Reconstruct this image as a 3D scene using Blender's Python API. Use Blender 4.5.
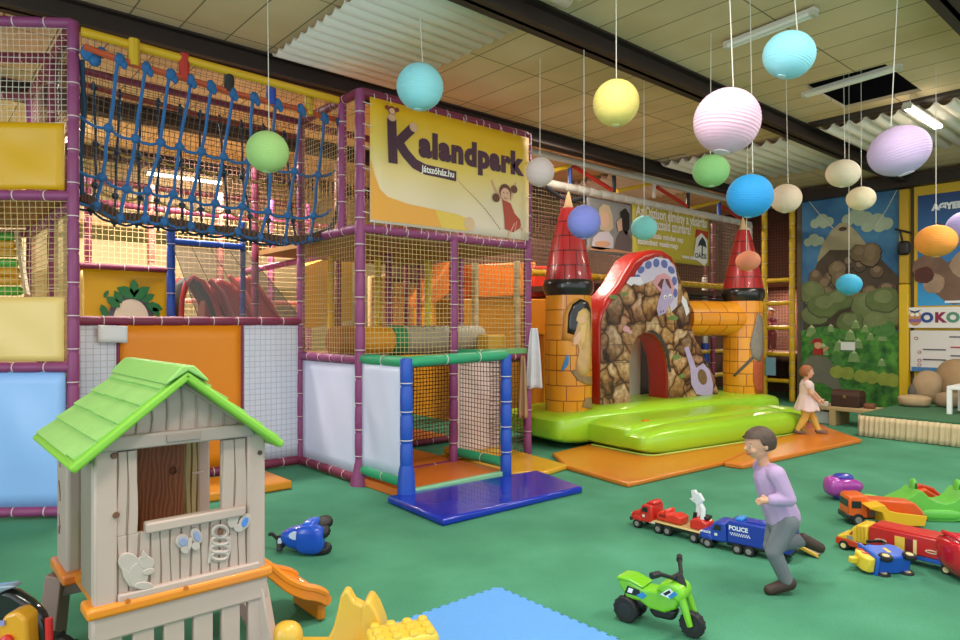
import bpy, bmesh, math, random
from mathutils import Vector, Matrix, Euler
random.seed(7)
SC = bpy.context.scene
COL = SC.collection
for _o in list(bpy.data.objects):
    bpy.data.objects.remove(_o)

# ------------------------------------------------------------------ camera
# World frame: x runs along the front of the play structures, y into them,
# origin on the floor under the corner post of the banner tower.
YAW = math.radians(41.1)
CAM = Vector((-3.48, -5.815, 1.6))
F_PX, CX, CY = 667.0, 480.0, 325.0
cam_d = bpy.data.cameras.new('camera')
cam_d.sensor_width = 36.0
cam_d.lens = 36.0 * F_PX / 960.0
cam_d.shift_y = (CY - 320.0) / 960.0
cam_d.clip_start = 0.05
cam = bpy.data.objects.new('camera', cam_d)
COL.objects.link(cam)
cam.location = CAM
cam.rotation_euler = (math.pi / 2, 0, -YAW)
SC.camera = cam

# ------------------------------------------------------------------ world, lights, exposure
W = bpy.data.worlds.new('daylight')
SC.world = W
W.use_nodes = True
W.node_tree.nodes['Background'].inputs[0].default_value = (0.86, 0.94, 1.0, 1)
W.node_tree.nodes['Background'].inputs[1].default_value = 1.25

def area(name, loc, sx, sy, power, col, rot=(0, 0, 0)):
    l = bpy.data.lights.new(name, 'AREA')
    l.shape = 'RECTANGLE'
    l.size, l.size_y = sx, sy
    l.energy = power
    l.color = col
    o = bpy.data.objects.new(name, l)
    COL.objects.link(o)
    o.location = loc
    o.rotation_euler = rot
    return o
WARM = (1.0, 0.9, 0.76)
NEUT = (1.0, 0.96, 0.9)
COOL = (0.8, 0.9, 1.0)
# area lights without fittings, for mostly unseen fluorescent rows under the ceiling (behind / above the camera and in the bays)
area('ceiling_lamp', (-3.6, -4.9, 4.25), 1.4, 0.3, 75, NEUT)
area('ceiling_lamp', (-0.9, -3.5, 4.25), 1.4, 0.3, 80, NEUT)
area('ceiling_lamp', (0.8, -5.6, 4.25), 1.4, 0.3, 75, NEUT)
area('ceiling_lamp', (4.6, -5.2, 4.25), 1.4, 0.3, 85, NEUT)
area('ceiling_lamp', (6.9, -3.1, 4.16), 1.4, 0.2, 60, WARM)
area('ceiling_lamp', (-1.2, 2.3, 4.15), 1.6, 0.3, 110, NEUT)
area('ceiling_lamp', (9.0, 2.3, 4.15), 1.4, 0.3, 90, WARM)
area('deck_fill_light', (11.5, 1.2, 2.45), 0.6, 0.3, 80, WARM)  # added fill light to brighten the child behind the ladder, no fitting here
area('ceiling_lamp', (3.6, 0.2, 4.3), 1.4, 0.3, 60, WARM)
area('ceiling_lamp', (0.2, 3.9, 4.15), 1.6, 0.4, 210, WARM)
area('ceiling_lamp', (-3.2, 5.2, 4.15), 1.6, 0.3, 190, NEUT)
area('ceiling_lamp', (5.0, 2.3, 4.15), 1.6, 0.4, 80, WARM)
area('window_daylight', (-8.7, -3.2, 1.9), 5.5, 2.4, 170, (0.72, 0.86, 1.0), (0, math.radians(-90), 0))
# tall window far behind the camera
area('window_daylight', (-4.5, -9.8, 2.2), 7.0, 2.6, 330, COOL, (math.radians(-90), 0, 0))

SC.view_settings.view_transform = 'Standard'
SC.view_settings.look = 'None'
SC.view_settings.exposure = 0.3
SC.view_settings.gamma = 1.0
SC.view_settings.use_curve_mapping = False

# ------------------------------------------------------------------ coordinates
_ca, _sa = math.cos(YAW), math.sin(YAW)
def ray(px, py):
    a, c = (px - CX) / F_PX, -(py - CY) / F_PX
    return Vector((a * _ca + _sa, -a * _sa + _ca, c))
def G(px, py, z=0.0):
    r = ray(px, py); return CAM + r * ((z - CAM.z) / r.z)
def PV(px, py, v):
    r = ray(px, py); return CAM + r * ((v - CAM.y) / r.y)
def PU(px, py, u):
    r = ray(px, py); return CAM + r * ((u - CAM.x) / r.x)
def PD(px, py, d):
    return CAM + ray(px, py) * d

# ------------------------------------------------------------------ materials
def lin(h):
    h = h.lstrip('#')
    out = []
    for i in (0, 2, 4):
        c = int(h[i:i + 2], 16) / 255
        out.append(c / 12.92 if c <= 0.04045 else ((c + 0.055) / 1.055) ** 2.4)
    return (*out, 1.0)
_M = {}
def mat(h, rough=0.5, var=0.0, scale=8.0, bump=0.0, metal=0.0, emit=0.0, coat=0.0, trans=0.0):
    """plain procedural material: one colour with optional noise wear and bump"""
    key = (h, rough, var, scale, bump, metal, emit, coat, trans)
    if key in _M:
        return _M[key]
    m = bpy.data.materials.new('paint_' + h)
    m.use_nodes = True
    nt = m.node_tree
    b = nt.nodes['Principled BSDF']
    c = lin(h)
    b.inputs['Base Color'].default_value = c
    b.inputs['Roughness'].default_value = rough
    b.inputs['Metallic'].default_value = metal
    b.inputs['Coat Weight'].default_value = coat
    if trans:
        b.inputs['Subsurface Weight'].default_value = trans
        b.inputs['Subsurface Radius'].default_value = (0.05, 0.05, 0.05)
    if emit:
        b.inputs['Emission Color'].default_value = c
        b.inputs['Emission Strength'].default_value = emit
    if var or bump:
        tc = nt.nodes.new('ShaderNodeTexCoord')
        n = nt.nodes.new('ShaderNodeTexNoise')
        n.inputs['Scale'].default_value = scale
        n.inputs['Detail'].default_value = 4
        nt.links.new(tc.outputs['Object'], n.inputs['Vector'])
        if var:
            mx = nt.nodes.new('ShaderNodeMix'); mx.data_type = 'RGBA'
            mx.inputs[6].default_value = tuple(x * (1 - var) for x in c[:3]) + (1,)
            mx.inputs[7].default_value = tuple(min(1, x * (1 + var)) for x in c[:3]) + (1,)
            nt.links.new(n.outputs['Fac'], mx.inputs[0])
            nt.links.new(mx.outputs[2], b.inputs['Base Color'])
        if bump:
            bp = nt.nodes.new('ShaderNodeBump')
            bp.inputs['Strength'].default_value = bump
            bp.inputs['Distance'].default_value = 0.02
            nt.links.new(n.outputs['Fac'], bp.inputs['Height'])
            nt.links.new(bp.outputs['Normal'], b.inputs['Normal'])
    _M[key] = m
    return m
def nodes_mat(name, rough=0.5):
    m = bpy.data.materials.new(name); m.use_nodes = True
    nt = m.node_tree
    b = nt.nodes['Principled BSDF']; b.inputs['Roughness'].default_value = rough
    def N(t, **kw):
        n = nt.nodes.new(t)
        for k, v in kw.items():
            if k in n.inputs.keys(): n.inputs[k].default_value = v
            else: setattr(n, k, v)
        return n
    return m, nt, b, N
def ramp(N, stops, interp='LINEAR'):
    r = N('ShaderNodeValToRGB')
    e = r.color_ramp; e.interpolation = interp
    while len(e.elements) < len(stops): e.elements.new(0.5)
    for el, (p, h) in zip(e.elements, stops):
        el.position = p; el.color = lin(h)
    return r

# ------------------------------------------------------------------ mesh builder
class MB:
    def __init__(s):
        s.v = []; s.f = []; s.mi = []; s.mats = []; s.cur = 0; s.M = Matrix.Identity(4)
    def use(s, m):
        if m not in s.mats: s.mats.append(m)
        s.cur = s.mats.index(m); return s
    def at(s, o=(0, 0, 0), ex=None, ey=None, ez=None):
        if ex is None: s.M = Matrix.Translation(Vector(o)); return s
        ex = Vector(ex).normalized(); ey = Vector(ey).normalized()
        ez = ex.cross(ey) if ez is None else Vector(ez).normalized()
        s.M = Matrix((( ex.x, ey.x, ez.x, o[0]), (ex.y, ey.y, ez.y, o[1]), (ex.z, ey.z, ez.z, o[2]), (0, 0, 0, 1)))
        return s
    def rot(s, o, e):
        s.M = Matrix.Translation(Vector(o)) @ Euler(e).to_matrix().to_4x4(); return s
    def add(s, vs, fs):
        n = len(s.v)
        s.v += [tuple(s.M @ Vector(p)) for p in vs]
        s.f += [tuple(i + n for i in f) for f in fs]
        s.mi += [s.cur] * len(fs)
        return s
    def box(s, c, d):
        x, y, z = c; a, b, e = d[0] / 2, d[1] / 2, d[2] / 2
        return s.add([(x + i * a, y + j * b, z + k * e) for k in (-1, 1) for j in (-1, 1) for i in (-1, 1)],
                     [(0, 2, 3, 1), (4, 5, 7, 6), (0, 1, 5, 4), (2, 6, 7, 3), (0, 4, 6, 2), (1, 3, 7, 5)])
    def bx(s, lo, hi):
        return s.box([(a + b) / 2 for a, b in zip(lo, hi)], [abs(b - a) for a, b in zip(lo, hi)])
    def prism(s, poly, h0, h1):
        """polygon in local xy, extruded along local z from h0 to h1"""
        n = len(poly)
        return s.add([(p[0], p[1], h0) for p in poly] + [(p[0], p[1], h1) for p in poly],
                     [tuple(range(n - 1, -1, -1)), tuple(range(n, 2 * n))] + [(i, (i + 1) % n, n + (i + 1) % n, n + i) for i in range(n)])
    def tube(s, pts, r, n=8, caps=True, closed=False):
        pts = [Vector(p) for p in pts]
        k = len(pts)
        rs = r if isinstance(r, (list, tuple)) else [r] * k
        vs = []; fs = []
        up = None
        for i, p in enumerate(pts):
            a = pts[(i - 1) % k] if (closed or i) else p
            b = pts[(i + 1) % k] if (closed or i < k - 1) else p
            t = (b - a)
            t = t.normalized() if t.length > 1e-9 else Vector((0, 0, 1))
            if up is None:
                up = t.orthogonal().normalized()
            up = (up - t * up.dot(t))
            up = up.normalized() if up.length > 1e-6 else t.orthogonal().normalized()
            w = t.cross(up)
            for j in range(n):
                an = 2 * math.pi * (j + .5) / n
                vs.append(p + (up * math.cos(an) + w * math.sin(an)) * rs[i])
        for i in range(k if closed else k - 1):
            for j in range(n):
                a, b = i * n + j, i * n + (j + 1) % n
                c, d = ((i + 1) % k) * n + (j + 1) % n, ((i + 1) % k) * n + j
                fs.append((a, b, c, d))
        if caps and not closed:
            fs.append(tuple(range(n - 1, -1, -1))); fs.append(tuple((k - 1) * n + j for j in range(n)))
        return s.add(vs, fs)
    def lathe(s, prof, n=20):
        """profile (r, z) about local z"""
        vs = []; fs = []
        for r, z in prof:
            for j in range(n):
                an = 2 * math.pi * j / n
                vs.append((r * math.cos(an), r * math.sin(an), z))
        for i in range(len(prof) - 1):
            for j in range(n):
                fs.append((i * n + j, i * n + (j + 1) % n, (i + 1) * n + (j + 1) % n, (i + 1) * n + j))
        fs.append(tuple(range(n - 1, -1, -1))); fs.append(tuple((len(prof) - 1) * n + j for j in range(n)))
        return s.add(vs, fs)
    def sell(s, c, r, e1=1.0, e2=1.0, n=24, m=14, fn=None):
        """superellipsoid: small e = boxy, 1 = ellipsoid"""
        def p(x, e): return math.copysign(abs(x) ** e, x)
        vs = [(0, 0, -1)]; fs = []
        for i in range(1, m):
            ph = -math.pi / 2 + math.pi * i / m
            for j in range(n):
                th = 2 * math.pi * (j + .5) / n
                vs.append((p(math.cos(ph), e1) * p(math.cos(th), e2), p(math.cos(ph), e1) * p(math.sin(th), e2), p(math.sin(ph), e1)))
        vs.append((0, 0, 1))
        if fn: vs = [fn(*q) for q in vs]
        vs = [(c[0] + q[0] * r[0], c[1] + q[1] * r[1], c[2] + q[2] * r[2]) for q in vs]
        for j in range(n): fs.append((0, 1 + (j + 1) % n, 1 + j))
        for i in range(m - 2):
            for j in range(n):
                a = 1 + i * n
                fs.append((a + j, a + (j + 1) % n, a + n + (j + 1) % n, a + n + j))
        a = 1 + (m - 2) * n
        for j in range(n): fs.append((a + j, a + (j + 1) % n, len(vs) - 1))
        return s.add(vs, fs)
    def cyl(s, p0, p1, r, n=16):
        return s.tube([p0, p1], r, n)
    def grid(s, nx, ny, fn):
        vs = [fn(i / nx, j / ny) for j in range(ny + 1) for i in range(nx + 1)]
        w = nx + 1
        return s.add(vs, [(j * w + i, j * w + i + 1, (j + 1) * w + i + 1, (j + 1) * w + i) for j in range(ny) for i in range(nx)])
    def mesh(s, name):
        me = bpy.data.meshes.new(name)
        me.from_pydata(s.v, [], s.f)
        for m in s.mats: me.materials.append(m)
        me.polygons.foreach_set('material_index', s.mi)
        bm = bmesh.new(); bm.from_mesh(me)
        bmesh.ops.recalc_face_normals(bm, faces=bm.faces)
        bm.to_mesh(me); bm.free()
        return me
    def build(s, name, parent=None, m=None, smooth=True, bevel=0, sub=0, loc=None, segs=2, solid=0):
        if m is not None:
            s.mats = [m]; s.mi = [0] * len(s.f)
        me = s.mesh(name)
        if smooth:
            me.polygons.foreach_set('use_smooth', [True] * len(me.polygons))
            me.set_sharp_from_angle(angle=math.radians(38))
        o = bpy.data.objects.new(name, me); COL.objects.link(o)
        if loc is not None:
            o.location = loc
        if parent is not None: attach(o, parent)
        if solid:
            k = o.modifiers.new('thickness', 'SOLIDIFY'); k.thickness = solid; k.offset = 0
        if bevel:
            k = o.modifiers.new('bevel', 'BEVEL'); k.width = bevel; k.segments = segs; k.limit_method = 'ANGLE'; k.angle_limit = math.radians(40)
        if sub:
            k = o.modifiers.new('subd', 'SUBSURF'); k.levels = sub; k.render_levels = sub
        return o
def attach(o, parent):
    """parent without moving (the mesh stays in world or in the parent's own coordinates)"""
    o.parent = parent
    if parent.get('_world'):
        o.matrix_parent_inverse = parent['_inv'] and Matrix([parent['_inv'][i * 4:i * 4 + 4] for i in range(4)])
def tag(o, label, cat, group=None, kind=None):
    o['label'] = label; o['category'] = cat
    if group: o['group'] = group
    if kind: o['kind'] = kind
    return o
ROOTS = []
def thing(name, label, cat, loc=(0, 0, 0), rz=0.0, group=None, local=False, rot=None, scale=None):
    """Empty at the base of a thing. local=True: parts are modelled around the Empty."""
    o = bpy.data.objects.new(name, None); COL.objects.link(o)
    o.empty_display_size = 0.1
    o.location = loc
    o.rotation_euler = rot if rot else (0, 0, rz)
    if scale: o.scale = (scale,) * 3
    tag(o, label, cat, group)
    if not local: ROOTS.append(o)
    return o
def part(mb, name, parent, m=None, **kw):
    """part modelled in world coordinates under a thing whose Empty stands somewhere else"""
    o = mb.build(name, None, m, **kw)
    top = parent
    while top.parent: top = top.parent
    o.parent = parent
    if parent is top and top in ROOTS:
        o.matrix_parent_inverse = Matrix.Translation(-top.location)
    return o
def struct(mb, name, m=None, parent=None, **kw):
    o = mb.build(name, parent, m, **kw); o['kind'] = 'structure'; return o
def copy_tree(o, parent=None):
    c = o.copy(); COL.objects.link(c)
    if parent is not None: c.parent = parent; c.matrix_parent_inverse = o.matrix_parent_inverse
    for ch in list(o.children): copy_tree(ch, c)
    return c
def text_mb(mb, txt, size, o, ex, ey, depth=0.002, bold=0.0, align='LEFT', width=None, gap=1.0):
    cu = bpy.data.curves.new('lettering', 'FONT')
    cu.body = txt; cu.size = size; cu.align_x = align; cu.offset = bold; cu.resolution_u = 3; cu.space_character = gap
    ob = bpy.data.objects.new('lettering', cu); COL.objects.link(ob)
    bpy.context.view_layer.update()
    me = bpy.data.meshes.new_from_object(ob.evaluated_get(bpy.context.evaluated_depsgraph_get()))
    vs = [v.co.copy() for v in me.vertices]; fs = [tuple(p.vertices) for p in me.polygons]
    bpy.data.objects.remove(ob); bpy.data.curves.remove(cu); bpy.data.meshes.remove(me)
    if width and vs:
        x0 = min(v.x for v in vs); x1 = max(v.x for v in vs); k = width / (x1 - x0)
        vs = [Vector(((v.x - x0) * k, v.y, v.z)) for v in vs]
    mb.at(o, ex, ey)
    mb.add([(v.x, v.y, depth) for v in vs], fs)
    mb.at()
    return mb
# padded (foam-sleeved) pole with a seam every so often and cable ties
TIE = mat('D9C9C0', .6)
def foam(mb, p0, p1, r, m, seg=0.27, ties=True, n=12):
    p0, p1 = Vector(p0), Vector(p1); d = p1 - p0; L = d.length
    k = max(1, round(L / seg)); pts = []; rs = []
    for i in range(k):
        a, b = i / k, (i + 1) / k; e = 0.012 / L
        for t, q in ((a + e * .3, .86), (a + e * 1.6, 1.0), ((a + b) / 2, 1.03), (b - e * 1.6, 1.0), (b - e * .3, .86)):
            pts.append(p0 + d * t); rs.append(r * q)
    mb.at().use(m).tube(pts, rs, n)
    if ties:
        mb.use(TIE)
        for i in range(1, k):
            t = i / k + 0.03 / L
            mb.tube([p0 + d * (t - .004 / L), p0 + d * (t + .004 / L)], r * 1.06, n)
    return mb
def net(mb, o, ex, ey, w, h, cell, r=0.0028, sag=0.0):
    """knotted net as real strands: lattice of thin square cords in the plane (o; ex, ey)"""
    ex, ey = Vector(ex).normalized(), Vector(ey).normalized(); o = Vector(o); nz = ex.cross(ey)
    nx, ny = max(1, round(w / cell)), max(1, round(h / cell))
    mb.at()
    def pt(a, b):
        s = sag * math.sin(math.pi * a) * math.sin(math.pi * b)
        return o + ex * (w * a) + ey * (h * b) + nz * s + ex * (.006 * math.sin(9 * b + 3 * a)) + ey * (.006 * math.sin(8 * a + b))
    ka = 3
    for i in range(nx + 1):
        mb.tube([pt(i / nx, j / ka) for j in range(ka + 1)], r, 3, caps=False)
    for j in range(ny + 1):
        mb.tube([pt(i / ka, j / ny) for i in range(ka + 1)], r, 3, caps=False)
    return mb
def sheet(mb, o, ex, ey, w, h, t=0.006, wave=0.01, seed=0, nx=14, ny=10):
    """tarpaulin panel with slight waves and real thickness"""
    ex, ey = Vector(ex).normalized(), Vector(ey).normalized(); nz = ex.cross(ey); o = Vector(o)
    mb.at()
    rnd = random.Random(seed); ph = [rnd.uniform(0, 6) for _ in range(4)]
    def f(off):
        def g(a, b):
            e = min(a, b, 1 - a, 1 - b) * 4; e = min(1, e)
            d = wave * e * (math.sin(5 * a + ph[0]) * math.sin(4 * b + ph[1]) + .5 * math.sin(11 * a + 7 * b + ph[2]))
            return o + ex * (w * a) + ey * (h * b) + nz * (d + off)
        return g
    mb.grid(nx, ny, f(t / 2)); mb.grid(nx, ny, f(-t / 2))
    mb.box_edges = None
    return mb
# ================================================================== SETTING
m_floor, nt, b, N = nodes_mat('green_carpet', 0.95)
tc = N('ShaderNodeTexCoord')
n1 = N('ShaderNodeTexNoise', Scale=1.3, Detail=5); n2 = N('ShaderNodeTexNoise', Scale=90.0, Detail=3)
nt.links.new(tc.outputs['Object'], n1.inputs['Vector']); nt.links.new(tc.outputs['Object'], n2.inputs['Vector'])
mx = N('ShaderNodeMath', operation='ADD'); ml = N('ShaderNodeMath', operation='MULTIPLY'); ml.inputs[1].default_value = .45
nt.links.new(n2.outputs['Fac'], ml.inputs[0]); nt.links.new(n1.outputs['Fac'], mx.inputs[0]); nt.links.new(ml.outputs[0], mx.inputs[1])
r = ramp(N, [(.40, '347359'), (.72, '438967'), (1.0, '529A7B')])
nt.links.new(mx.outputs[0], r.inputs[0]); nt.links.new(r.outputs[0], b.inputs['Base Color'])
bp = N('ShaderNodeBump', Strength=.25, Distance=.005); nt.links.new(n2.outputs['Fac'], bp.inputs['Height']); nt.links.new(bp.outputs['Normal'], b.inputs['Normal'])
struct(MB().bx((-9, -10, -.12), (13, 8, 0)), 'floor', m_floor, smooth=False)

# ceiling tiles with an opening where boards are missing
ZC = 4.4
m_ceil, nt, b, N = nodes_mat('ceiling_boards', 0.8)
tc = N('ShaderNodeTexCoord'); mp = N('ShaderNodeMapping')
mp.inputs['Location'].default_value = (.21, .58, 0)
br = N('ShaderNodeTexBrick', Scale=1.0); br.offset = 0.0
br.inputs['Mortar Size'].default_value = .008; br.inputs['Mortar Smooth'].default_value = .2
br.inputs['Brick Width'].default_value = .425; br.inputs['Row Height'].default_value = 1.2
br.inputs['Color1'].default_value = lin('E6CDA6'); br.inputs['Color2'].default_value = lin('DEC49C'); br.inputs['Mortar'].default_value = lin('857558')
nz = N('ShaderNodeTexNoise', Scale=.7, Detail=3); mxx = N('ShaderNodeMix', data_type='RGBA', blend_type='MULTIPLY')
rr = ramp(N, [(.3, 'E6DFCF'), (.6, 'FFFFFF')])
nt.links.new(tc.outputs['Object'], mp.inputs[0]); nt.links.new(mp.outputs[0], br.inputs['Vector'])
nt.links.new(tc.outputs['Object'], nz.inputs['Vector']); nt.links.new(nz.outputs['Fac'], rr.inputs[0])
mxx.inputs[0].default_value = 1.0
nt.links.new(br.outputs['Color'], mxx.inputs[6]); nt.links.new(rr.outputs[0], mxx.inputs[7]); nt.links.new(mxx.outputs[2], b.inputs['Base Color'])
holes = [(4.5, 5.75, -3.28, -2.42), (6.2, 6.36, .2, 1.0)]
us = sorted({-9, 13} | {h[0] for h in holes} | {h[1] for h in holes})
vs_ = sorted({-10, 8} | {h[2] for h in holes} | {h[3] for h in holes})
mb = MB()
for i in range(len(us) - 1):
    for j in range(len(vs_) - 1):
        cu, cv = (us[i] + us[i + 1]) / 2, (vs_[j] + vs_[j + 1]) / 2
        if any(h[0] < cu < h[1] and h[2] < cv < h[3] for h in holes): continue
        mb.bx((us[i], vs_[j], ZC), (us[i + 1], vs_[j + 1], ZC + .04))
struct(mb, 'ceiling', m_ceil, smooth=False)
struct(MB().bx((-9, -10, 5.0), (13, 8, 5.1)), 'ceiling_void', mat('1B1714', .9), smooth=False)

m_beam = mat('33241D', .6, .2, 6)
for v in (-6.55, -4.33, -1.82, .78, 3.4, 5.9):
    mb = MB().bx((-9, v, 4.2), (10.6, v + .2, 4.225)).bx((-9, v + .08, 4.2), (10.6, v + .12, 4.4)).bx((-9, v, 4.38), (10.6, v + .2, 4.4))
    struct(mb, 'trim_beam', m_beam, smooth=False)
struct(MB().bx((10.3, -10, 4.12), (10.6, .3, 4.3)), 'trim_wall_beam', m_beam, smooth=False)
struct(MB().bx((6.0, -4.1, 4.36), (6.18, -1.85, 4.4)), 'trim_bay_edge', m_beam, smooth=False)

# corrugated roof-light bays set into the ceiling
m_cor = mat('EBDFD0', .55, .06, 3)
BAYS = []
def bay(u0, u1, v0, v1, n, dep=.085):
    BAYS.append((u0, u1, v0, v1, ZC - .03 - dep * .5))
    mb = MB(); w = (v1 - v0) / n
    K = 8
    def f(a, bq):
        t = bq * n; q = t - math.floor(t)
        z = ZC - .02 - dep * math.sin(math.pi * q) ** .7
        return (u0 + (u1 - u0) * a, v0 + (v1 - v0) * bq, z)
    mb.grid(1, n * K, f)
    struct(mb, 'ceiling_corrugated_bay', m_cor, solid=.012)
bay(-.6, .85, -1.4, .72, 13, .05)
bay(-.6, .85, -4.1, -1.9, 13, .05)
bay(6.35, 8.6, -1.5, .75, 11)
bay(6.2, 8.6, -4.1, -1.9, 11)
bay(6.35, 8.6, 1.05, 3.3, 14)

# walls
m_peach = mat('EBCFA0', .8, .05, 1.2)
struct(MB().bx((-9, 7.5, 0), (13, 7.6, 4.4)), 'wall_back', m_peach, smooth=False)
struct(MB().bx((-9.1, 2.0, 0), (-9, 7.6, 4.4)), 'wall_left', m_peach, smooth=False)
m_rwall = mat('6B5A45', .85, .1, 2)
struct(MB().bx((10.6, -10, 0), (10.7, .3, 4.4)), 'wall_right', m_rwall, smooth=False)
struct(MB().bx((10.7, .2, 0), (12.4, .3, 4.4)), 'wall_alcove', mat('4A2F25', .85, .1, 2), smooth=False)
m_dark = mat('55382C', .85, .15, 2)
struct(MB().bx((12.4, .2, 0), (12.5, 7.6, 4.4)), 'wall_far_right', m_dark, smooth=False)

# ------------------------------------------------------------------ light fittings
def fitting(label, p0, p1, lit, drop=.0, col='F3EFE4'):
    p0, p1 = Vector(p0), Vector(p1)
    t = thing('fluorescent_light', label, 'ceiling light', ((p0 + p1) / 2))
    ex = (p1 - p0).normalized(); L = (p1 - p0).length; ey = Vector((0, 0, 1)).cross(ex)
    part(MB().at((p0 + p1) / 2 + Vector((0, 0, .035)), ex, ey).box((0, 0, .0), (L, .08, .035)), 'housing', t, mat('D8D2C2', .5), bevel=.008)
    mm = mat('FFF3DC', .4, emit=9.0) if lit else mat(col, .35)
    mb = MB().at()
    for s in (-.028, .028): mb.tube([p0 + ex * .05 + ey * s, p1 - ex * .05 + ey * s], .019 + .006 * lit, 8)
    part(mb, 'tube', t, mm)
    for q in (p0 + ex * .03, p1 - ex * .03):
        part(MB().at(q, ex, ey).box((0, 0, 0), (.04, .1, .045)), 'end_cap', t, mat('CFC8B4', .5))
    if drop:
        for q in (p0 + ex * .15, p1 - ex * .15): part(MB().tube([q + Vector((0, 0, .04)), q + Vector((0, 0, drop))], .006, 6), 'hanger', t, mat('B9B2A2', .5))
    return t
fitting('glowing fluorescent batten under the corrugated bay near the stage', (5.55, -3.17, 4.2), (6.85, -3.17, 4.2), True, .17)
fitting('unlit white fluorescent batten on the boards above the pink lantern', (2.66, -2.45, 4.33), (2.57, -3.36, 4.33), False)
fitting('unlit batten hanging across the dark gap of missing ceiling boards', (4.76, -2.3, 4.36), (4.62, -3.4, 4.36), False)
fitting('glowing fluorescent batten far behind the rope bridge', (-.2, 7.0, 4.3), (1.2, 7.0, 4.3), True)
fitting('small glowing batten high behind the top of the rope bridge', (-1.6, 4.6, 4.3), (-1.6, 5.6, 4.3), True)

# ------------------------------------------------------------------ mural wall at the far right
UM = 10.56
def UP(px, py, u=UM):
    p = PU(px, py, u); return (.18 - p.y, p.z)
def onwall(mb, u):   # local x to the right along the wall, y up, z towards the room
    return mb.at((u, .18, 0), (0, -1, 0), (0, 0, 1), (-1, 0, 0))
def disc(cx, cy, r, n=16, rnd=None, sx=1.0, sy=1.0):
    return [(cx + sx * r * math.cos(2 * math.pi * i / n) * (1 + (rnd.uniform(-.1, .1) if rnd else 0)),
             cy + sy * r * math.sin(2 * math.pi * i / n) * (1 + (rnd.uniform(-.1, .1) if rnd else 0))) for i in range(n)]
mural = thing('wall_mural', 'tall painted mural of a boulder mountain above a green forest', 'mural', (UM, -.7, 0))
def layer(name, polys, m, k, label=None):
    mb = onwall(MB(), UM)
    for i, p in enumerate(polys): mb.prism(p, k * .002, k * .002 + .002 + .0001 * i)
    o = part(mb, name, mural, m, smooth=False)
    if label: o['label'] = label
    return o
R1 = random.Random(3)
m_sky, nt, b, N = nodes_mat('mural_sky', .7)
tc = N('ShaderNodeTexCoord'); nz = N('ShaderNodeTexNoise', Scale=2.2, Detail=4)
rr = ramp(N, [(.3, '2E5F8E'), (.7, '4C86AF')]); nt.links.new(tc.outputs['Object'], nz.inputs['Vector']); nt.links.new(nz.outputs['Fac'], rr.inputs[0]); nt.links.new(rr.outputs[0], b.inputs['Base Color'])
layer('canvas', [[(0, 0), (1.78, 0), (1.78, 4.12), (0, 4.12)]], m_sky, 0)
for cx, cy, r in ((822, 222, 9), (814, 241, 8), (857, 218, 11), (877, 224, 11)):
    c = UP(cx, cy); rr_ = r * 13 / 667
    layer('painted_cloud', [disc(c[0] + dx * rr_, c[1] + dy * rr_, rr_ * s, 14) for dx, dy, s in ((-.75, -.1, .55), (0, .25, .7), (.75, -.05, .55), (.2, -.25, .5))], mat('A9B79C', .7, .2, 6), 2)
layer('painted_peak', [[UP(*p) for p in ((817, 262), (822, 245), (832, 230), (840, 223), (848, 223), (857, 232), (868, 246), (874, 262))]], mat('A79A78', .7, .25, 5), 3)
layer('painted_crater', [disc(*UP(843, 229), .06, sx=1.3, sy=.7)], mat('4B3527', .7), 5)
bl = []
for i in range(26):
    x = R1.uniform(812, 893); y = R1.uniform(252, 300); c = UP(x, y)
    bl.append(disc(c[0], c[1], R1.uniform(.11, .2), 10, R1))
layer('painted_slope', [[UP(*p) for p in ((803, 300), (818, 262), (830, 250), (872, 250), (890, 268), (900, 278), (901, 330), (803, 330))]], mat('4E3E30', .7, .3, 6), 4)
bm_ = [mat('6B5642', .7, .35, 5), mat('57473A', .7, .35, 5), mat('7A6548', .7, .35, 5)]
def grow(p, k, dy=0):
    cx = sum(q[0] for q in p) / len(p); cy = sum(q[1] for q in p) / len(p)
    return [(min(1.77, max(0.0, cx + (q[0] - cx) * k)), cy + (q[1] - cy) * k + dy) for q in p]
mInkB = mat('33261E', .7)
for k in range(3):
    layer('painted_boulder_outlines', [grow(p, 1.1, -.012) for p in bl[k::3]], mInkB, 5 + 2 * k)
    layer('painted_boulders', bl[k::3], bm_[k], 6 + 2 * k)
    layer('painted_boulder_tops', [grow(p, .55, .045) for p in bl[k::3]], mat('8A7258', .7, .35, 5), 6.6 + 2 * k)
moss = []
for (x, y, r) in ((812, 292, .24), (825, 305, .26), (815, 315, .2), (838, 300, .22), (868, 305, .27), (884, 300, .24), (893, 315, .2), (850, 322, .22), (876, 322, .26)):
    c = UP(x, y); moss.append(disc(c[0], c[1], r * 1.05, 16, R1, sx=1.0 + R1.uniform(0, .35), sy=.9))
for k in (0, 1):
    layer('painted_moss_outlines', [grow(p, 1.07, -.015) for p in moss[k::2]], mat('4A5432', .7), 12 + 2 * k)
    layer('painted_mossy_rocks', [grow(p, 1.0) for p in moss[k::2]], mat(('6F7A4B', '62713F')[k], .7, .35, 4), 12.5 + 2 * k)
    layer('painted_moss_tops', [grow(p, .55, .06) for p in moss[k::2]], mat('788253', .7, .35, 5), 13 + 2 * k)
m_grass, nt, b, N = nodes_mat('mural_grass', .7)
tc = N('ShaderNodeTexCoord'); nz = N('ShaderNodeTexNoise', Scale=7.0, Detail=6)
rr = ramp(N, [(.3, '1E4A1E'), (.5, '3C7A2A'), (.68, '5C9A38')]); nt.links.new(tc.outputs['Object'], nz.inputs['Vector']); nt.links.new(nz.outputs['Fac'], rr.inputs[0]); nt.links.new(rr.outputs[0], b.inputs['Base Color'])
layer('painted_meadow', [[(0, 0), (1.78, 0), (1.78, UP(900, 332)[1]), UP(880, 326), UP(850, 331), UP(825, 326), (0, UP(803, 331)[1])]], m_grass, 16)
tr = []
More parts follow.
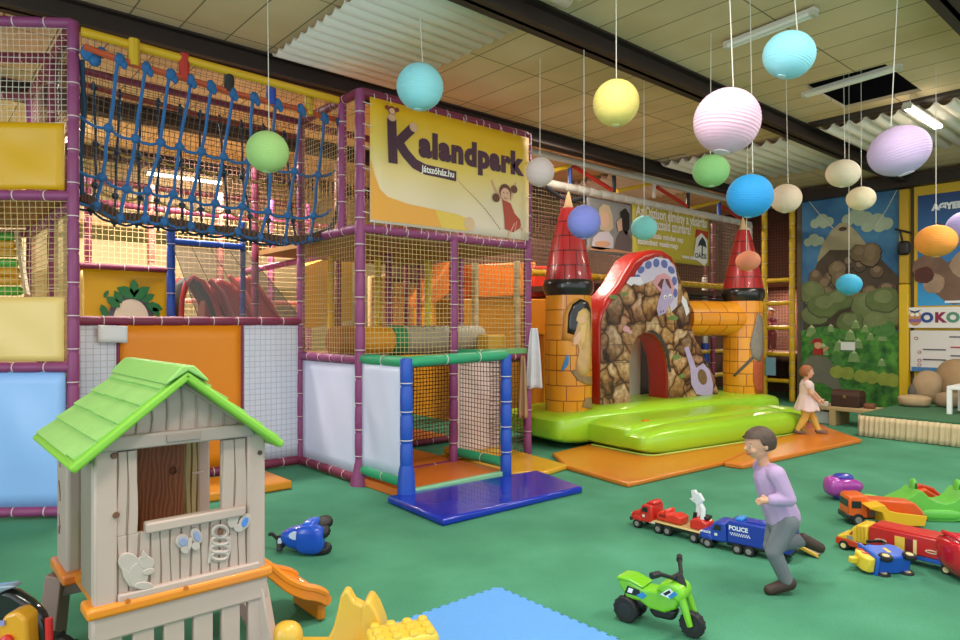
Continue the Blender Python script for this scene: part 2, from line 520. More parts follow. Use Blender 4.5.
for i in range(34):
    x = R1.uniform(805, 899); y = R1.uniform(322, 368); c = UP(x, y); s = R1.uniform(.07, .12)
    if c[0] + s < 1.76 and c[0] - s > .02: tr.append([(c[0] - s, c[1] - s), (c[0] + s, c[1] - s), (c[0] + s * .6, c[1] + s * .5), (c[0], c[1] + s * 1.1), (c[0] - s * .6, c[1] + s * .5)])
layer('painted_trees', tr[::2], mat('7F9A5E', .7, .35, 9), 18)
layer('painted_tree_tips', [[(p[4][0] * .5 + p[3][0] * .5, p[4][1]), (p[2][0], p[2][1]), (p[3][0], p[3][1])] for p in tr[::2]], mat('B5C48E', .7, .2, 9), 18.7)
layer('painted_trees', tr[1::2], mat('4C7E3C', .7, .35, 9), 19)
layer('painted_grey_rock', [[UP(*p) for p in ((803, 365), (812, 355), (828, 357), (836, 368), (842, 388), (838, 392), (826, 384), (812, 382), (803, 392))]], mat('6F6C5C', .7, .25, 4), 20)
layer('painted_shrubs', [disc(*UP(x, y), .13, 12, R1) for x, y in ((838, 372), (848, 373), (862, 376), (873, 377), (885, 379), (893, 380))], mat('8F9A3C', .7, .35, 7), 22)
c = UP(819, 345)
layer('painted_figure_shirt', [[(c[0] - .1, c[1] - .2), (c[0] + .1, c[1] - .2), (c[0] + .09, c[1] - .06), (c[0] - .09, c[1] - .06)]], mat('A8281E', .7), 22)
layer('painted_figure_arm', [[(c[0] + .07, c[1] - .12), (c[0] + .18, c[1] - .02), (c[0] + .21, c[1] - .05), (c[0] + .09, c[1] - .17)]], mat('C98F6A', .7), 22)
layer('painted_figure_face', [disc(c[0], c[1], .075)], mat('D8A27C', .7), 23)
layer('painted_figure_hat', [[(c[0] - .15, c[1] + .02), (c[0] - .08, c[1] + .13), (c[0] + .06, c[1] + .13), (c[0] + .09, c[1] + .04), (c[0], c[1] + .06)]], mat('9A2320', .7), 24)
nt_ = MB().at((UM - .055, PU(849, 346, UM).y, PU(849, 346, UM).z), (0, -1, 0), (0, 0, 1), (-1, 0, 0)).box((0, 0, 0), (.26, .16, .006))
o = nt_.build('paper_notice', None, mat('E9E6DF', .6)); tag(o, 'small white paper notice pinned on the painted forest', 'notice')

# yellow frame columns, film-style poster, owl sign and timetable board
t = thing('yellow_column', 'square yellow padded column between the mural and the blue poster', 'column', (10.5, -1.7, 0))
part(MB().bx((10.42, -1.78, 0), (10.56, -1.62, 2.35)), 'lower_pad', t, mat('E0B414', .5, .06, 3), bevel=.02)
part(MB().bx((10.42, -1.78, 2.36), (10.56, -1.62, 4.1)), 'upper_pad', t, mat('C69C20', .5, .06, 3), bevel=.02)
t = thing('yellow_surround', 'yellow painted boarding around the blue poster', 'wall panel', (10.55, -3.1, 0))
part(MB().bx((10.53, -4.6, .3), (10.58, -1.84, 4.12)), 'board', t, mat('D6AC22', .55, .08, 2), smooth=False)
po = thing('poster', 'big blue poster with white lettering behind the orange lantern', 'poster', (10.5, -3.0, 1.95))
def pl(name, polys, m, k):
    mb = MB().at((10.525, -1.9, 0), (0, -1, 0), (0, 0, 1), (-1, 0, 0))
    for i, p in enumerate(polys): mb.prism(p, k * .003, k * .003 + .004 + .0001 * i)
    return part(mb, name, po, m, smooth=False)
m_ps, nt, b, N = nodes_mat('poster_blue', .45)
tc = N('ShaderNodeTexCoord'); sp = N('ShaderNodeSeparateXYZ'); mr = N('ShaderNodeMapRange'); mr.inputs[1].default_value = 1.9; mr.inputs[2].default_value = 4.0
rr = ramp(N, [(0, '2FA0DC'), (.4, '2276B8'), (1, '16386F')]); nt.links.new(tc.outputs['Object'], sp.inputs[0]); nt.links.new(sp.outputs[2], mr.inputs[0]); nt.links.new(mr.outputs[0], rr.inputs[0]); nt.links.new(rr.outputs[0], b.inputs['Base Color'])
pl('print', [[(0, 1.95), (1.9, 1.95), (1.9, 3.95), (0, 3.95)]], m_ps, 0)
mb = MB(); text_mb(mb, 'AGYELE', .15, (10.515, -2.13, 3.66), (0, -1, 0), (0, 0, 1), .006, .012)
part(mb, 'lettering', po, mat('E9EEF2', .5), smooth=False)
pl('printed_rocks', [disc(.2, 2.6, .28, 12, R1), disc(.55, 2.35, .3, 12, R1, sy=1.3), disc(.38, 3.05, .14, 10, R1)], mat('7A5A48', .6, .4, 5), 2)
pl('printed_rocks', [disc(.75, 2.65, .25, 12, R1), disc(1.2, 2.3, .35, 12, R1), disc(.25, 2.35, .18, 12, R1)], mat('A88A72', .6, .4, 5), 3)
pl('printed_rocks', [disc(.1, 2.5, .16, 10, R1), disc(.3, 3.3, .12, 10, R1)], mat('5A2A22', .6, .4, 7), 4)
pl('printed_caption', [[(.42, 1.99), (.95, 1.99), (.95, 2.03), (.42, 2.03)]], mat('E9EEF2', .5), 4)
sg = thing('owl_sign', 'long white sign with coloured letters under the blue poster', 'sign', (10.45, -2.6, 1.55))
part(MB().bx((10.44, -4.0, 1.55), (10.49, -1.68, 1.92)), 'board', sg, mat('EDE8E2', .5))
for i, (ch, hx) in enumerate((('O', '27468F'), ('K', '8E2348'), ('O', '5E8F78'))):
    mb = MB(); text_mb(mb, ch, .235, (10.435, PU((927, 940, 953)[i], 318, 10.435).y, 1.655), (0, -1, 0), (0, 0, 1), .004, .014, align='CENTER')
    part(mb, 'letter', sg, mat(hx, .5), smooth=False)
def sgp(name, polys, m, k):
    mb = MB().at((10.435, -1.68, 1.55), (0, -1, 0), (0, 0, 1), (-1, 0, 0))
    for p in polys: mb.prism(p, k * .002, k * .002 + .003)
    part(mb, name, sg, m, smooth=False)
sgp('owl_emblem_body', [disc(.2, .17, .11, sy=1.2)], mat('C58A4A', .5), 0)
sgp('owl_emblem_band', [[(.1, .16), (.3, .16), (.29, .1), (.11, .1)]], mat('8E5FA0', .5), 1)
sgp('owl_emblem_eyes', [disc(.16, .24, .035), disc(.24, .24, .035)], mat('F2EEE6', .5), 2)
sgp('owl_emblem_crest', [[(.1, .33), (.2, .27), (.3, .33), (.25, .28), (.15, .28)]], mat('3C4F9A', .5), 2)
wb = thing('timetable_board', 'white printed timetable board with a blue foot strip below the owl sign', 'notice board', (10.48, -2.6, .76))
part(MB().bx((10.46, -3.9, .76), (10.5, -1.8, 1.5)), 'board', wb, mat('E4DDD8', .5))
part(MB().bx((10.45, -3.9, .76), (10.462, -1.82, .84)), 'foot_strip', wb, mat('4A7FB5', .5))
mb = MB()
for i, (y0, y1, z, hx) in enumerate(((-2.0, -2.35, 1.15, 0), (-2.0, -2.35, .97, 0), (-2.42, -2.8, 1.2, 1), (-2.42, -2.8, 1.05, 0), (-2.42, -2.8, .93, 1), (-2.4, -2.7, 1.38, 0))):
    mb.use(mat('B23A3A', .6) if hx else mat('55555F', .6)).bx((10.448, y1, z), (10.46, y0, z + .022))
part(mb, 'printed_lines', wb, smooth=False)
mb = MB()
for i, z in enumerate((1.38, 1.13, .98, .9)):
    text_mb(mb, 'o', .13, (10.452, -1.86 - .05 * (i > 0), z - .05), (0, -1, 0), (0, 0, 1), .002)
part(mb, 'printed_rings', wb, mat('A8505A', .6), smooth=False)

# stage with fringe skirt
st = thing('stage', 'low green carpeted stage with a pleated beige skirt', 'stage', (7.0, -4, 0))
part(MB().bx((6.98, -5.6, .27), (10.55, -2.17, .33)), 'deck', st, mat('3E6B48', .95, .2, 20), bevel=.01)
mb = MB(); nP = 520
def skirt(a, bq):
    y = -5.6 + 3.43 * a
    d = .012 * math.sin(a * 330) + .008 * math.sin(a * 170 + 1)
    return (6.955 - d - (1 - bq) * .03, y, .01 + .29 * bq)
mb.grid(nP, 4, skirt)
part(mb, 'skirt', st, mat('CDB893', .9, .15, 14), solid=.006)
mb = MB(); mb.grid(160, 4, lambda a, bq: (6.98 + 3.5 * a, -2.145 + .012 * math.sin(a * 330), .01 + .29 * bq))
part(mb, 'side_skirt', st, mat('CDB893', .9, .15, 14), solid=.006)

# boulders made of cloth on the stage
def boulder(label, c, r, hx, seed, rz=0):
    rn = random.Random(seed); ph = [rn.uniform(0, 6) for _ in range(4)]
    mb = MB().rot((0, 0, 0), (0, 0, rz))
    mb.sell((0, 0, r[2]), r, .85, .85, 24, 14, lambda x, y, z: (x * (1 + .08 * math.sin(3 * y + ph[0])), y * (1 + .1 * math.sin(3 * z + ph[1])), max(-.86, z * (1 + .12 * math.sin(2.5 * x + ph[2])))))
    o = mb.build('prop_boulder', None, mat(hx, .9, .2, 6, .2), loc=(c[0], c[1], .33 - r[2] * .12)); tag(o, label, 'boulder', 'cloth boulders on the stage')
boulder('flat oval beige boulder at the front left corner of the stage', (8.5, -2.42, .33), (.2, .24, .1), 'B79B76', 1)
boulder('upright beige boulder leaning beside the yellow column', (9.15, -2.42, .33), (.2, .2, .27), 'A98D6B', 2)
boulder('largest brown boulder at the back beneath the timetable board', (9.75, -2.75, .33), (.36, .42, .36), 'A58661', 3)
boulder('dark grey boulder on the left edge below the mural', (9.1, -2.26 + .0, .33), (.16, .09, .16), '5E5A50', 4)
boulder('rounded beige boulder just left of the white table', (8.75, -2.8, .33), (.17, .18, .13), '9C8263', 5)
# white table on the stage
wt = thing('side_table', 'small square white table standing on the stage', 'table', (8.1, -3.35, .33), local=True)
mW = mat('E9EAE8', .4)
MB().box((0, 0, .375), (.62, .66, .05)).build('tabletop', wt, mW, bevel=.006)
for sx in (-1, 1):
    for sy in (-1, 1): MB().box((sx * .28, sy * .3, .175), (.06, .06, .35)).build('leg', wt, mW, bevel=.004)
o = MB().rot((0, 0, 0), (0, 0, .2)).box((0, 0, .13), (.2, .16, .26)).build('yellow_box', None, mat('D8AE2A', .5), bevel=.01, loc=(9.0, -3.25, .33)); tag(o, 'yellow box standing behind the white table', 'box')
# pallet bench with boxes
be = thing('pallet_bench', 'low bench of pale planks in front of the mural', 'bench', (8.0, -1.6, 0))
mP = mat('B79B70', .7, .2, 9)
for i in range(3): part(MB().bx((7.72 + .2 * i, -2.1, .24), (7.9 + .2 * i, -.95, .29)), 'plank', be, mP, bevel=.005)
for v in (-2.02, -1.5, -1.0): part(MB().bx((7.72, v - .05, 0), (8.3, v + .05, .24)), 'leg', be, mP, bevel=.005)
o = MB().rot((0, 0, 0), (0, 0, .1)).box((0, 0, .1), (.25, .36, .2)).build('storage_box', None, mat('C9CBCD', .5), bevel=.01, loc=(7.95, -1.27, .0)); tag(o, 'pale grey box tucked under the pallet bench', 'box')
ch = thing('treasure_chest', 'dark brown wooden chest on the pallet bench', 'chest', (8.05, -1.62, .29), local=True)
MB().box((0, 0, .09), (.3, .42, .18)).build('chest_body', ch, mat('3A2118', .6, .2, 8), bevel=.01)
MB().at((0, -.21, .18), (1, 0, 0), (0, 0, 1)).prism([(.15 * math.cos(a), .09 * math.sin(a)) for a in [i * math.pi / 8 for i in range(9)]], -.42, 0).build('lid', ch, mat('45281C', .6, .2, 8))
MB().box((-.155, 0, .17), (.015, .05, .05)).build('lock', ch, mat('8A7440', .4, metal=.6))
for i, (x, y, hx, lab, s) in enumerate(((7.85, -1.12, 'A8352A', 'small red toy car at the left end of the pallet bench', .1), (7.8, -1.33, 'D9D2C2', 'white toy block in front of the dark chest', .08), (8.0, -1.95, '7A4A30', 'brown toy figure block right of the dark chest', .08))):
    o = MB().sell((0, 0, s * .5), (s * .7, s, s * .5), .3, .3, 16, 8).build('toy_block', None, mat(hx, .5), loc=(x, y, .29)); tag(o, lab, 'toy')

# ------------------------------------------------------------------ yellow ladder frame and dark net room behind it
lf = thing('ladder_frame', 'tall yellow padded ladder frame beside the mural', 'ladder', (10.6, .68, 0))
mY = mat('D9AC1E', .5, .06, 5)
for v in (.99, .4): part(foam(MB(), (10.6, v, 0), (10.6, v, 4.2), .06, mY), 'post', lf)
for z in (.42, .98, 1.54, 2.06, 2.55): part(foam(MB(), (10.6, .94, z), (10.6, .45, z), .045, mY, ties=False), 'rung', lf)
part(net(MB(), (10.66, .98, 0), (0, -1, 0), (0, 0, 1), .58, 4.0, .06, .0025), 'net', lf, mat('4B2E24', .8))
o = MB().at((10.52, .82, .72), (0, -1, 0), (0, 0, 1), (-1, 0, 0)).box((0, 0, 0), (.22, .38, .01)).build('information_sheet', None, mat('8FB9CF', .5)); tag(o, 'light blue information sheet tied between two ladder rungs', 'notice')
nr = thing('net_room', 'brown meshed play deck behind the yellow ladder', 'play structure', (11.4, 1.5, 0))
part(MB().bx((10.75, .35, .93), (12.3, 2.6, 1.0)), 'deck', nr, mat('5B3A2A', .7))
part(MB().bx((10.75, .35, 2.5), (12.3, 2.6, 2.57)), 'upper_deck', nr, mat('6B4A2A', .7))
for (u, v) in ((12.2, .5), (12.2, 2.5), (10.8, 2.5)): part(foam(MB(), (u, v, 0), (u, v, 4.1), .05, mat('5A231E', .6)), 'post', nr)
part(net(MB(), (12.25, 2.6, 1.0), (0, -1, 0), (0, 0, 1), 2.2, 3.0, .07, .006), 'net', nr, mat('8A4A34', .8))

# ------------------------------------------------------------------ paper lanterns
def top_z(x, y):
    for v in (-6.55, -4.33, -1.82, .78):
        if v - .01 < y < v + .21: return 4.2
    for u0, u1, v0, v1 in holes:
        if u0 < x < u1 and v0 < y < v1: return 5.0
    for u0, u1, v0, v1, dz in BAYS:
        if u0 < x < u1 and v0 < y < v1: return dz
    return ZC
def lantern(px, py, rpx, d, hx, label, squash=.94, tilt=0.0, lean=0.0):
    p = PD(px, py, d); R = rpx * d / F_PX
    t = thing('paper_lantern', label, 'paper lantern', p, group='paper lanterns hanging from the ceiling', local=True, rot=(tilt, lean, random.uniform(0, 3)))
    n = 26; prof = []
    K = n * 3
    for i in range(K + 1):
        a = -math.pi / 2 + math.pi * (.045 + .91 * i / K)
        rib = 1 - .016 * abs(math.sin(math.pi * i / 3))
        prof.append((R * math.cos(a) * rib, R * squash * math.sin(a)))
    mb = MB(); N_ = 40; vs = []; fs = []
    for r_, z_ in prof:
        for j in range(N_):
            an = 2 * math.pi * j / N_; k = 1 - .008 * (1 - abs(math.sin(an * 2.5)) ** .3)
            vs.append((r_ * math.cos(an) * k, r_ * math.sin(an) * k, z_))
    for i in range(len(prof) - 1):
        for j in range(N_): fs.append((i * N_ + j, i * N_ + (j + 1) % N_, (i + 1) * N_ + (j + 1) % N_, (i + 1) * N_ + j))
    mb.add(vs, fs).build('shade', t, mat(hx, .7, .04, 30, 0, trans=.25))
    ro, rz_ = prof[-1]
    bo, bz_ = prof[0]
    hl = tuple(int(int(hx[k:k + 2], 16) * .55 + 255 * .45) for k in (0, 2, 4))  # shade colour paled to imitate light seen through the bottom opening
    MB().at((0, 0, 0)).tube([(0, 0, bz_ - .003), (0, 0, bz_ + .004)], R * (.24 if rpx > 26 else .17), 20).build('bottom_glow_disc', t, mat('%02X%02X%02X' % hl, .7))
    mb = MB().tube([(ro * math.cos(a), ro * math.sin(a), rz_) for a in [k * math.pi / 8 for k in range(16)]], .0025, 5, closed=True)
    mb.tube([(-ro, 0, rz_), (0, 0, rz_ + .02), (ro, 0, rz_)], .002, 5)
    mb.build('wire_ring', t, mat('B9B4AA', .4, metal=.5))
    M_ = (Euler(t.rotation_euler).to_matrix().inverted())
    top = Vector((0, 0, ZC - p.z)); a0 = Vector((0, 0, rz_ + .02))
    top.z = top_z(p.x, p.y) - p.z
    MB().tube([a0, M_ @ top], .0035, 5).build('string', t, mat('E6E0D2', .7))
    return t
L_ = [
 (420, 87, 23.5, 5.9, '8FD4DC', 'pale turquoise paper lantern in front of the yellow banner top', .98, .1, 0),
 (267.5, 152, 21, 5.6, 'A5CB7B', 'light green paper lantern in front of the rope bridge', .98, 0, .1),
 (616, 103, 23, 5.2, 'F0D878', 'yellow paper lantern below the long dark beam', 1.0, .05, 0),
 (727, 121, 32.5, 4.6, 'E9BCD0', 'large pink paper lantern, biggest of those in the middle', .98, .15, .1),
 (789, 55, 25, 4.7, '93D8E4', 'pale aqua paper lantern hanging highest near the top edge', .9, .2, -.25),
 (540, 172, 14.5, 7.0, 'D8C4C0', 'small off-white paper lantern at the right edge of the yellow banner', 1.0, 0, 0),
 (584, 222, 16.8, 6.3, '8187D2', 'violet blue paper lantern before the left castle turret roof', 1.0, 0, 0),
 (711, 171, 18, 6.4, '8FC77C', 'green paper lantern right of and below the big pink one', .88, .1, .1),
 (750, 196, 22.5, 5.6, '2E9FE2', 'bright sky blue paper lantern above the right castle turret', .95, .1, .05),
 (644, 228, 13, 7.6, '84CFCB', 'small mint paper lantern in front of the shopping banner', .93, 0, 0),
 (786, 198.5, 15, 7.4, 'E2C9AE', 'cream paper lantern just right of the bright blue one', .95, .1, .1),
 (843, 173.5, 16, 7.6, 'E0D0B4', 'ivory paper lantern left of the large lilac one', .85, .1, .1),
 (861, 198.5, 13.5, 7.9, 'E6D5B2', 'smallest ivory paper lantern below its slightly larger neighbour', .85, .1, .05),
 (899, 151, 28.5, 5.2, 'D3B7DC', 'large lilac paper lantern below the glowing batten', .85, .1, .25),
 (936, 241, 18.5, 7.2, 'F29A3C', 'orange paper lantern in front of the blue poster', .86, 0, 0),
 (849, 284.5, 12, 8.4, '3FA8CC', 'small blue paper lantern in front of the mural boulders', .88, 0, 0),
 (748, 261, 12, 8.6, 'E08A68', 'small coral paper lantern before the right turret roof', .82, .1, .15),
 (967, 229, 19, 7.9, 'A79AD0', 'purple paper lantern cut by the right edge of the photo', .95, 0, 0),
]
for a in L_: lantern(*a)

br_ = thing('bracket', 'black metal bracket fixed to the yellow column beside the blue poster', 'bracket', tuple(PU(903, 244, 10.4)))
mBr_ = mat('1A1817', .5)
part(MB().tube([PU(895, 229, 10.4), PU(912, 233, 10.4)], .02, 6), 'arm', br_, mBr_)
part(MB().sell(PU(904, 248, 10.38), (.06, .1, .13), .5, .5, 16, 10), 'lamp_head', br_, mBr_)
part(MB().tube([PU(900, 231, 10.4), PU(903, 244, 10.4)], .02, 6), 'stem', br_, mBr_)
for lab, a, b in (('thin white cord slanting to the left above the painted peak', (808, 200), (833, 228)), ('thin white cord slanting to the right above the painted clouds', (897, 190), (876, 226))):
    p, q = PU(*a, 10.5), PU(*b, 10.54)
    o = MB().tube([p, p.lerp(q, .5) - Vector((0, 0, .03)), q], .008, 6).build('hanging_cord', None, mat('D8D4C8', .7)); tag(o, lab, 'cord')
# ================================================================== PLAY STRUCTURES
mPur = mat('8C3E6E', .5, .06, 6)
mMar = mat('7E2B47', .55, .06, 6)
mYel = mat('D8A81C', .5, .06, 6)
mBlu = mat('1F4FB4', .45, .06, 6)
mGrn = mat('2F9F6E', .5, .06, 6)
mNetY = mat('C9B27A', .8)
mNetW = mat('D8CFC0', .8)
mNetG = mat('6F675E', .8)
mNetB = mat('5E4436', .8)
mTarpW = mat('E2E4FF', .35, .03, 3)
RP = .045

# ---------------------------------------------------------------- tower at the left edge
A = Vector((-2.385, .567, 0)); B = PD(-85, CY, 5.44); B.z = 0
e1 = (A - B).normalized(); w1 = (A - B).length; UZ = Vector((0, 0, 1))
lt = thing('climbing_tower', 'purple framed play tower cut by the left edge, with yellow and pale blue panels', 'play structure', tuple(A))
C1 = PU(53, 260, -2.385); C1.z = 0; C2 = PU(31, 260, -2.385); C2.z = 0
part(foam(MB(), A, A + UZ * 4.12, .044, mPur), 'post', lt)
part(foam(MB(), B, B + UZ * 4.12, .044, mPur), 'post', lt)
for c in (C1, C2): part(foam(MB(), c, c + UZ * 4.1, .045, mPur if c is C2 else mMar), 'post', lt)
B2 = B + (C2 - A)
part(foam(MB(), B2, B2 + UZ * 4.1, .045, mMar), 'post', lt)
for z in (4.1, 2.67, 1.25, .06): part(foam(MB(), B + UZ * z, A + UZ * z, .042, mPur), 'rail', lt)
for z, m in ((4.1, mMar), (2.6, mPur), (1.25, mPur)):
    part(foam(MB(), A + UZ * z, C2 + UZ * z, .045, m), 'rail', lt)
    part(foam(MB(), C2 + UZ * z, B2 + UZ * z, .045, mMar), 'rail', lt)
part(foam(MB(), C1 + UZ * 4.1, C1 + UZ * 4.1 - e1 * w1, .045, mMar), 'rail', lt)
part(foam(MB(), C1 + UZ * 3.45, C1 + UZ * 3.45 - e1 * w1, .045, mMar), 'rail', lt)
B0 = B - Vector((0, .01, 0))
part(sheet(MB(), B + UZ * 2.72, e1, UZ, w1 - .07, .55, wave=.012, seed=1), 'yellow_panel', lt, mat('DBA60A', .4, .06, 3), solid=.008)
part(sheet(MB(), B + UZ * 1.30, e1, UZ, w1 - .07, .53, wave=.02, seed=2), 'cream_panel', lt, mat('EBC878', .4, .05, 3), solid=.008)
part(sheet(MB(), B + UZ * .1, e1, UZ, w1 - .06, 1.12, wave=.02, seed=3), 'pale_blue_panel', lt, mat('93BDF2', .35, .04, 3), solid=.008)
part(net(MB(), B + UZ * 3.27, e1, UZ, w1, .83, .048, .0032), 'net', lt, mNetW)
part(net(MB(), B + UZ * 1.83, e1, UZ, w1, .84, .05, .003), 'net', lt, mNetY)
d2 = (C2 - A)
part(net(MB(), A + UZ * 1.25, d2, UZ, d2.length, 1.4, .05, .003), 'net', lt, mNetY)
part(net(MB(), A + UZ * 2.7, d2, UZ, d2.length, 1.4, .05, .003), 'net', lt, mNetB)
part(net(MB(), C2 + UZ * 1.25, -e1, UZ, w1, 2.85, .05, .003), 'net', lt, mNetY)
mb = MB(); P = [A, C2, B2, B]
mb.prism([(p.x, p.y) for p in P], 2.66, 2.7); part(mb, 'upper_deck', lt, mat('9C6B3A', .7, .1, 5), smooth=False)
mb = MB(); mb.prism([(p.x, p.y) for p in P], 1.17, 1.23); part(mb, 'lower_deck', lt, mat('9C6B3A', .7, .1, 5), smooth=False)
# yellow padded wall inside the upper storey
q = C2 + e1 * -.1
part(sheet(MB(), C2 + UZ * 2.67 - e1 * .9, e1, UZ, .8, .75, seed=5), 'inner_yellow_pad', lt, mat('C99A2A', .5), solid=.03)
part(sheet(MB(), C2 + UZ * 1.25 - e1 * .05, e1, UZ, .6, .95, seed=6), 'inner_cream_pad', lt, mat('DDBE72', .5), solid=.03)
# roller steps seen through the lower net
rs = thing('roller_stairs', 'green and yellow roller steps inside the left tower', 'play equipment', tuple(PD(2, 296, 6.5)))
for i, (y, hx) in enumerate(((291, '4FA83A'), (281, 'D9A02A'), (272, 'D8A31E'), (263, '57AE3E'), (253, 'D9A02A'), (245, 'DFA92C'), (237, '57AE3E'))):
    p = PD(22 - i * 1.3, y, 6.5 + i * .05); p0 = p - e1 * 1.0
    part(MB().tube([p0, p0 + e1 * .02, p - e1 * .02, p], [.03, .045, .045, .03], 10), 'roller', rs, mat(hx, .4))
part(MB().tube([PD(27, 296, 6.45), PD(17, 232, 6.8)], .03, 6), 'side_rail', rs, mat('C9B28A', .5))

# ---------------------------------------------------------------- rope bridge
rb = thing('rope_bridge', 'hanging bridge of knotted blue ropes under a yellow bar', 'rope bridge', (-1.2, .9, 2.5))
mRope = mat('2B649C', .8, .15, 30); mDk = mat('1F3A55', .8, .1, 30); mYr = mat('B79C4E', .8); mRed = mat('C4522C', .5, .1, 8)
n0, n1_ = Vector((-2.34, .52, 4.03)), Vector((-.03, .37, 3.93))
part(MB().tube([n0, n1_], .04, 10), 'yellow_bar', rb, mat('E0AE1E', .45))
tops = [(120, 60), (146, 68), (171, 75), (190, 80), (210, 86), (232, 93), (254, 98), (277, 104), (300, 109), (323, 117)]
bots = [(97, 205), (121, 218), (143, 219), (166, 222), (190, 226), (212, 230), (239, 232), (262, 237), (284, 241), (310, 239)]
T = [PV(x, y, .46) for x, y in tops]; Bt = [PV(x, y, .74) for x, y in bots]
T2 = [t + Vector((0, .95, .02)) for t in T]; B2_ = [t + Vector((.05, .42, .02)) for t in Bt]
tube_pts = [PV(84, 47, .46)] + T + [PV(340, 120, .46)]
part(MB().tube(tube_pts, .028, 8), 'red_tube', rb, mRed)
tube2 = [p + Vector((0, .95, .02)) for p in tube_pts]
part(MB().tube(tube2, .028, 8), 'red_tube', rb, mat('8A2E22', .5))
part(MB().tube([n0 + Vector((0, .95, 0)), n1_ + Vector((0, .95, 0))], .035, 8), 'far_bar', rb, mMar)
for x, hx in ((134, 'D8AC1E'), (184, 'BE2F22'), (229, '23211F'), (271, '1F46B0'), (309, 'D8AC1E')):
    t = (x - 84) / (340 - 84); i = t * (len(tube_pts) - 1); k = min(int(i), len(tube_pts) - 2)
    p = None
    for k in range(len(tube_pts) - 1):
        pass
    a = PV(x, 47 + (x - 84) * .285, .46)
    z1 = n0.z + (n1_.z - n0.z) * ((a.x - n0.x) / (n1_.x - n0.x))
    part(MB().at().tube([a + Vector((0, 0, -.04)), Vector((a.x, a.y, z1 + .04))], .045, 8), 'strap', rb, mat(hx, .5))
def rope(name, pts, r, m, knots=None, jit=.012):
    mb = MB().tube(pts, r, 6)
    for kq in (knots or []):
        mb.sell(kq, (r * 2.6,) * 3, 1, 1, 8, 6)
    return part(mb, name, rb, m)
def lerp(a, b, t): return a + (b - a) * t
FR = (0, .44, .78, 1.0)
rg = random.Random(4)
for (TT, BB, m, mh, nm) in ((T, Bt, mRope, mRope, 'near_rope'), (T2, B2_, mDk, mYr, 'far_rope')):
    lv = [[lerp(t, b_, f) + Vector((rg.uniform(-.02, .02), rg.uniform(-.02, .02), -.03 * (f not in (0, 1)))) for t, b_ in zip(TT, BB)] for f in FR]
    for i in range(len(TT)):
        c = [lv[k][i] for k in range(4)]
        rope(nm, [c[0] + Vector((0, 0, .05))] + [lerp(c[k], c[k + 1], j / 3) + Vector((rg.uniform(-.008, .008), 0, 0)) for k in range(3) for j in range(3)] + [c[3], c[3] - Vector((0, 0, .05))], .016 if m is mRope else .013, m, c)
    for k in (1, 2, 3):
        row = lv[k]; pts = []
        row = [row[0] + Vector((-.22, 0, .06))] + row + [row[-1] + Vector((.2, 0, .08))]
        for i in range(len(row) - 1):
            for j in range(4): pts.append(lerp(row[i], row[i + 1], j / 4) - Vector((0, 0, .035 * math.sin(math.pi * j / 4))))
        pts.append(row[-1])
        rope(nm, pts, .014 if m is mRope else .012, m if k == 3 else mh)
for i in range(len(T)):      # big knots over the tube
    part(MB().sell(T[i] + Vector((0, -.01, 0)), (.04, .045, .055), 1, 1, 8, 6).sell(T[i] + Vector((.03, -.02, -.04)), (.025, .03, .04), 1, 1, 8, 6), 'knot', rb, mRope)
cp = PV(88, 53, .5)
part(MB().sell(cp, (.06, .05, .07), 1, 1, 8, 6).sell(cp + Vector((.05, 0, -.05)), (.05, .05, .05), 1, 1, 8, 6).sell(cp + Vector((.1, 0, .03)), (.04, .04, .05), 1, 1, 8, 6), 'knot', rb, mRope)
part(MB().tube([PV(338, 118, .36), PV(345, 160, .45), PV(337, 215, .62), PV(326, 240, .74)], .028, 8), 'end_rope', rb, mDk)
part(MB().tube([PV(82, 60, .56), PV(84, 110, .6), PV(80, 160, .66), PV(82, 195, .74)], .02, 8), 'end_rope', rb, mDk)
# padded floor of the bridge
ext = [PV(82, 197, .74)] + Bt + [PV(330, 232, .74)]
mb = MB(); K = len(ext)
vs = []
for p in ext: vs += [(p.x, p.y + .02, p.z + .05), (p.x + .05, p.y + .42, p.z + .07), (p.x + .05, p.y + .42, p.z + .01), (p.x, p.y + .02, p.z - .01)]
fs = [(4 * i + j, 4 * i + (j + 1) % 4, 4 * i + 4 + (j + 1) % 4, 4 * i + 4 + j) for i in range(K - 1) for j in range(4)]
part(mb.add(vs, fs), 'walkway', rb, mat('5E4A38', .8, .2, 9))
mb = MB()
for i in range(K - 1):
    for j in range(5):
        p = lerp(ext[i], ext[i + 1], j / 5); mb.tube([p + Vector((0, -.005, .05)), p + Vector((0, -.015, -.03)), p + Vector((.02, .03, -.035))], .009, 5)
part(mb, 'lacing', rb, mat('5E4036', .8))
# fine safety net over the near side
mb = MB(); NB = 46
top_l = lambda s: lerp(n0, n1_, s); bot_l = lambda s: lerp(ext[min(int(s * (K - 1)), K - 2)], ext[min(int(s * (K - 1)), K - 2) + 1], s * (K - 1) - min(int(s * (K - 1)), K - 2))
for i in range(NB + 1):
    s = i / NB; mb.tube([lerp(top_l(s), bot_l(s), f) - Vector((0, .015, 0)) for f in (0, .3, .6, 1)], .0024, 3, caps=False)
for j in range(27):
    f = j / 27; mb.tube([lerp(top_l(s / 12), bot_l(s / 12), f) - Vector((0, .015, 0)) for s in range(13)], .0024, 3, caps=False)
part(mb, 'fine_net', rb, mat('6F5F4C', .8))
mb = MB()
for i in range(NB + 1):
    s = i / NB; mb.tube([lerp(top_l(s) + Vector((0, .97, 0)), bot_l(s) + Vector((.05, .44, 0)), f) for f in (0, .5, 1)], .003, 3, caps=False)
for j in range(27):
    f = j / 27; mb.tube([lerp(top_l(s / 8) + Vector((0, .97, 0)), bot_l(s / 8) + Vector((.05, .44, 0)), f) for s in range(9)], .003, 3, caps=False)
part(mb, 'fine_net', rb, mat('4A3A2E', .8))

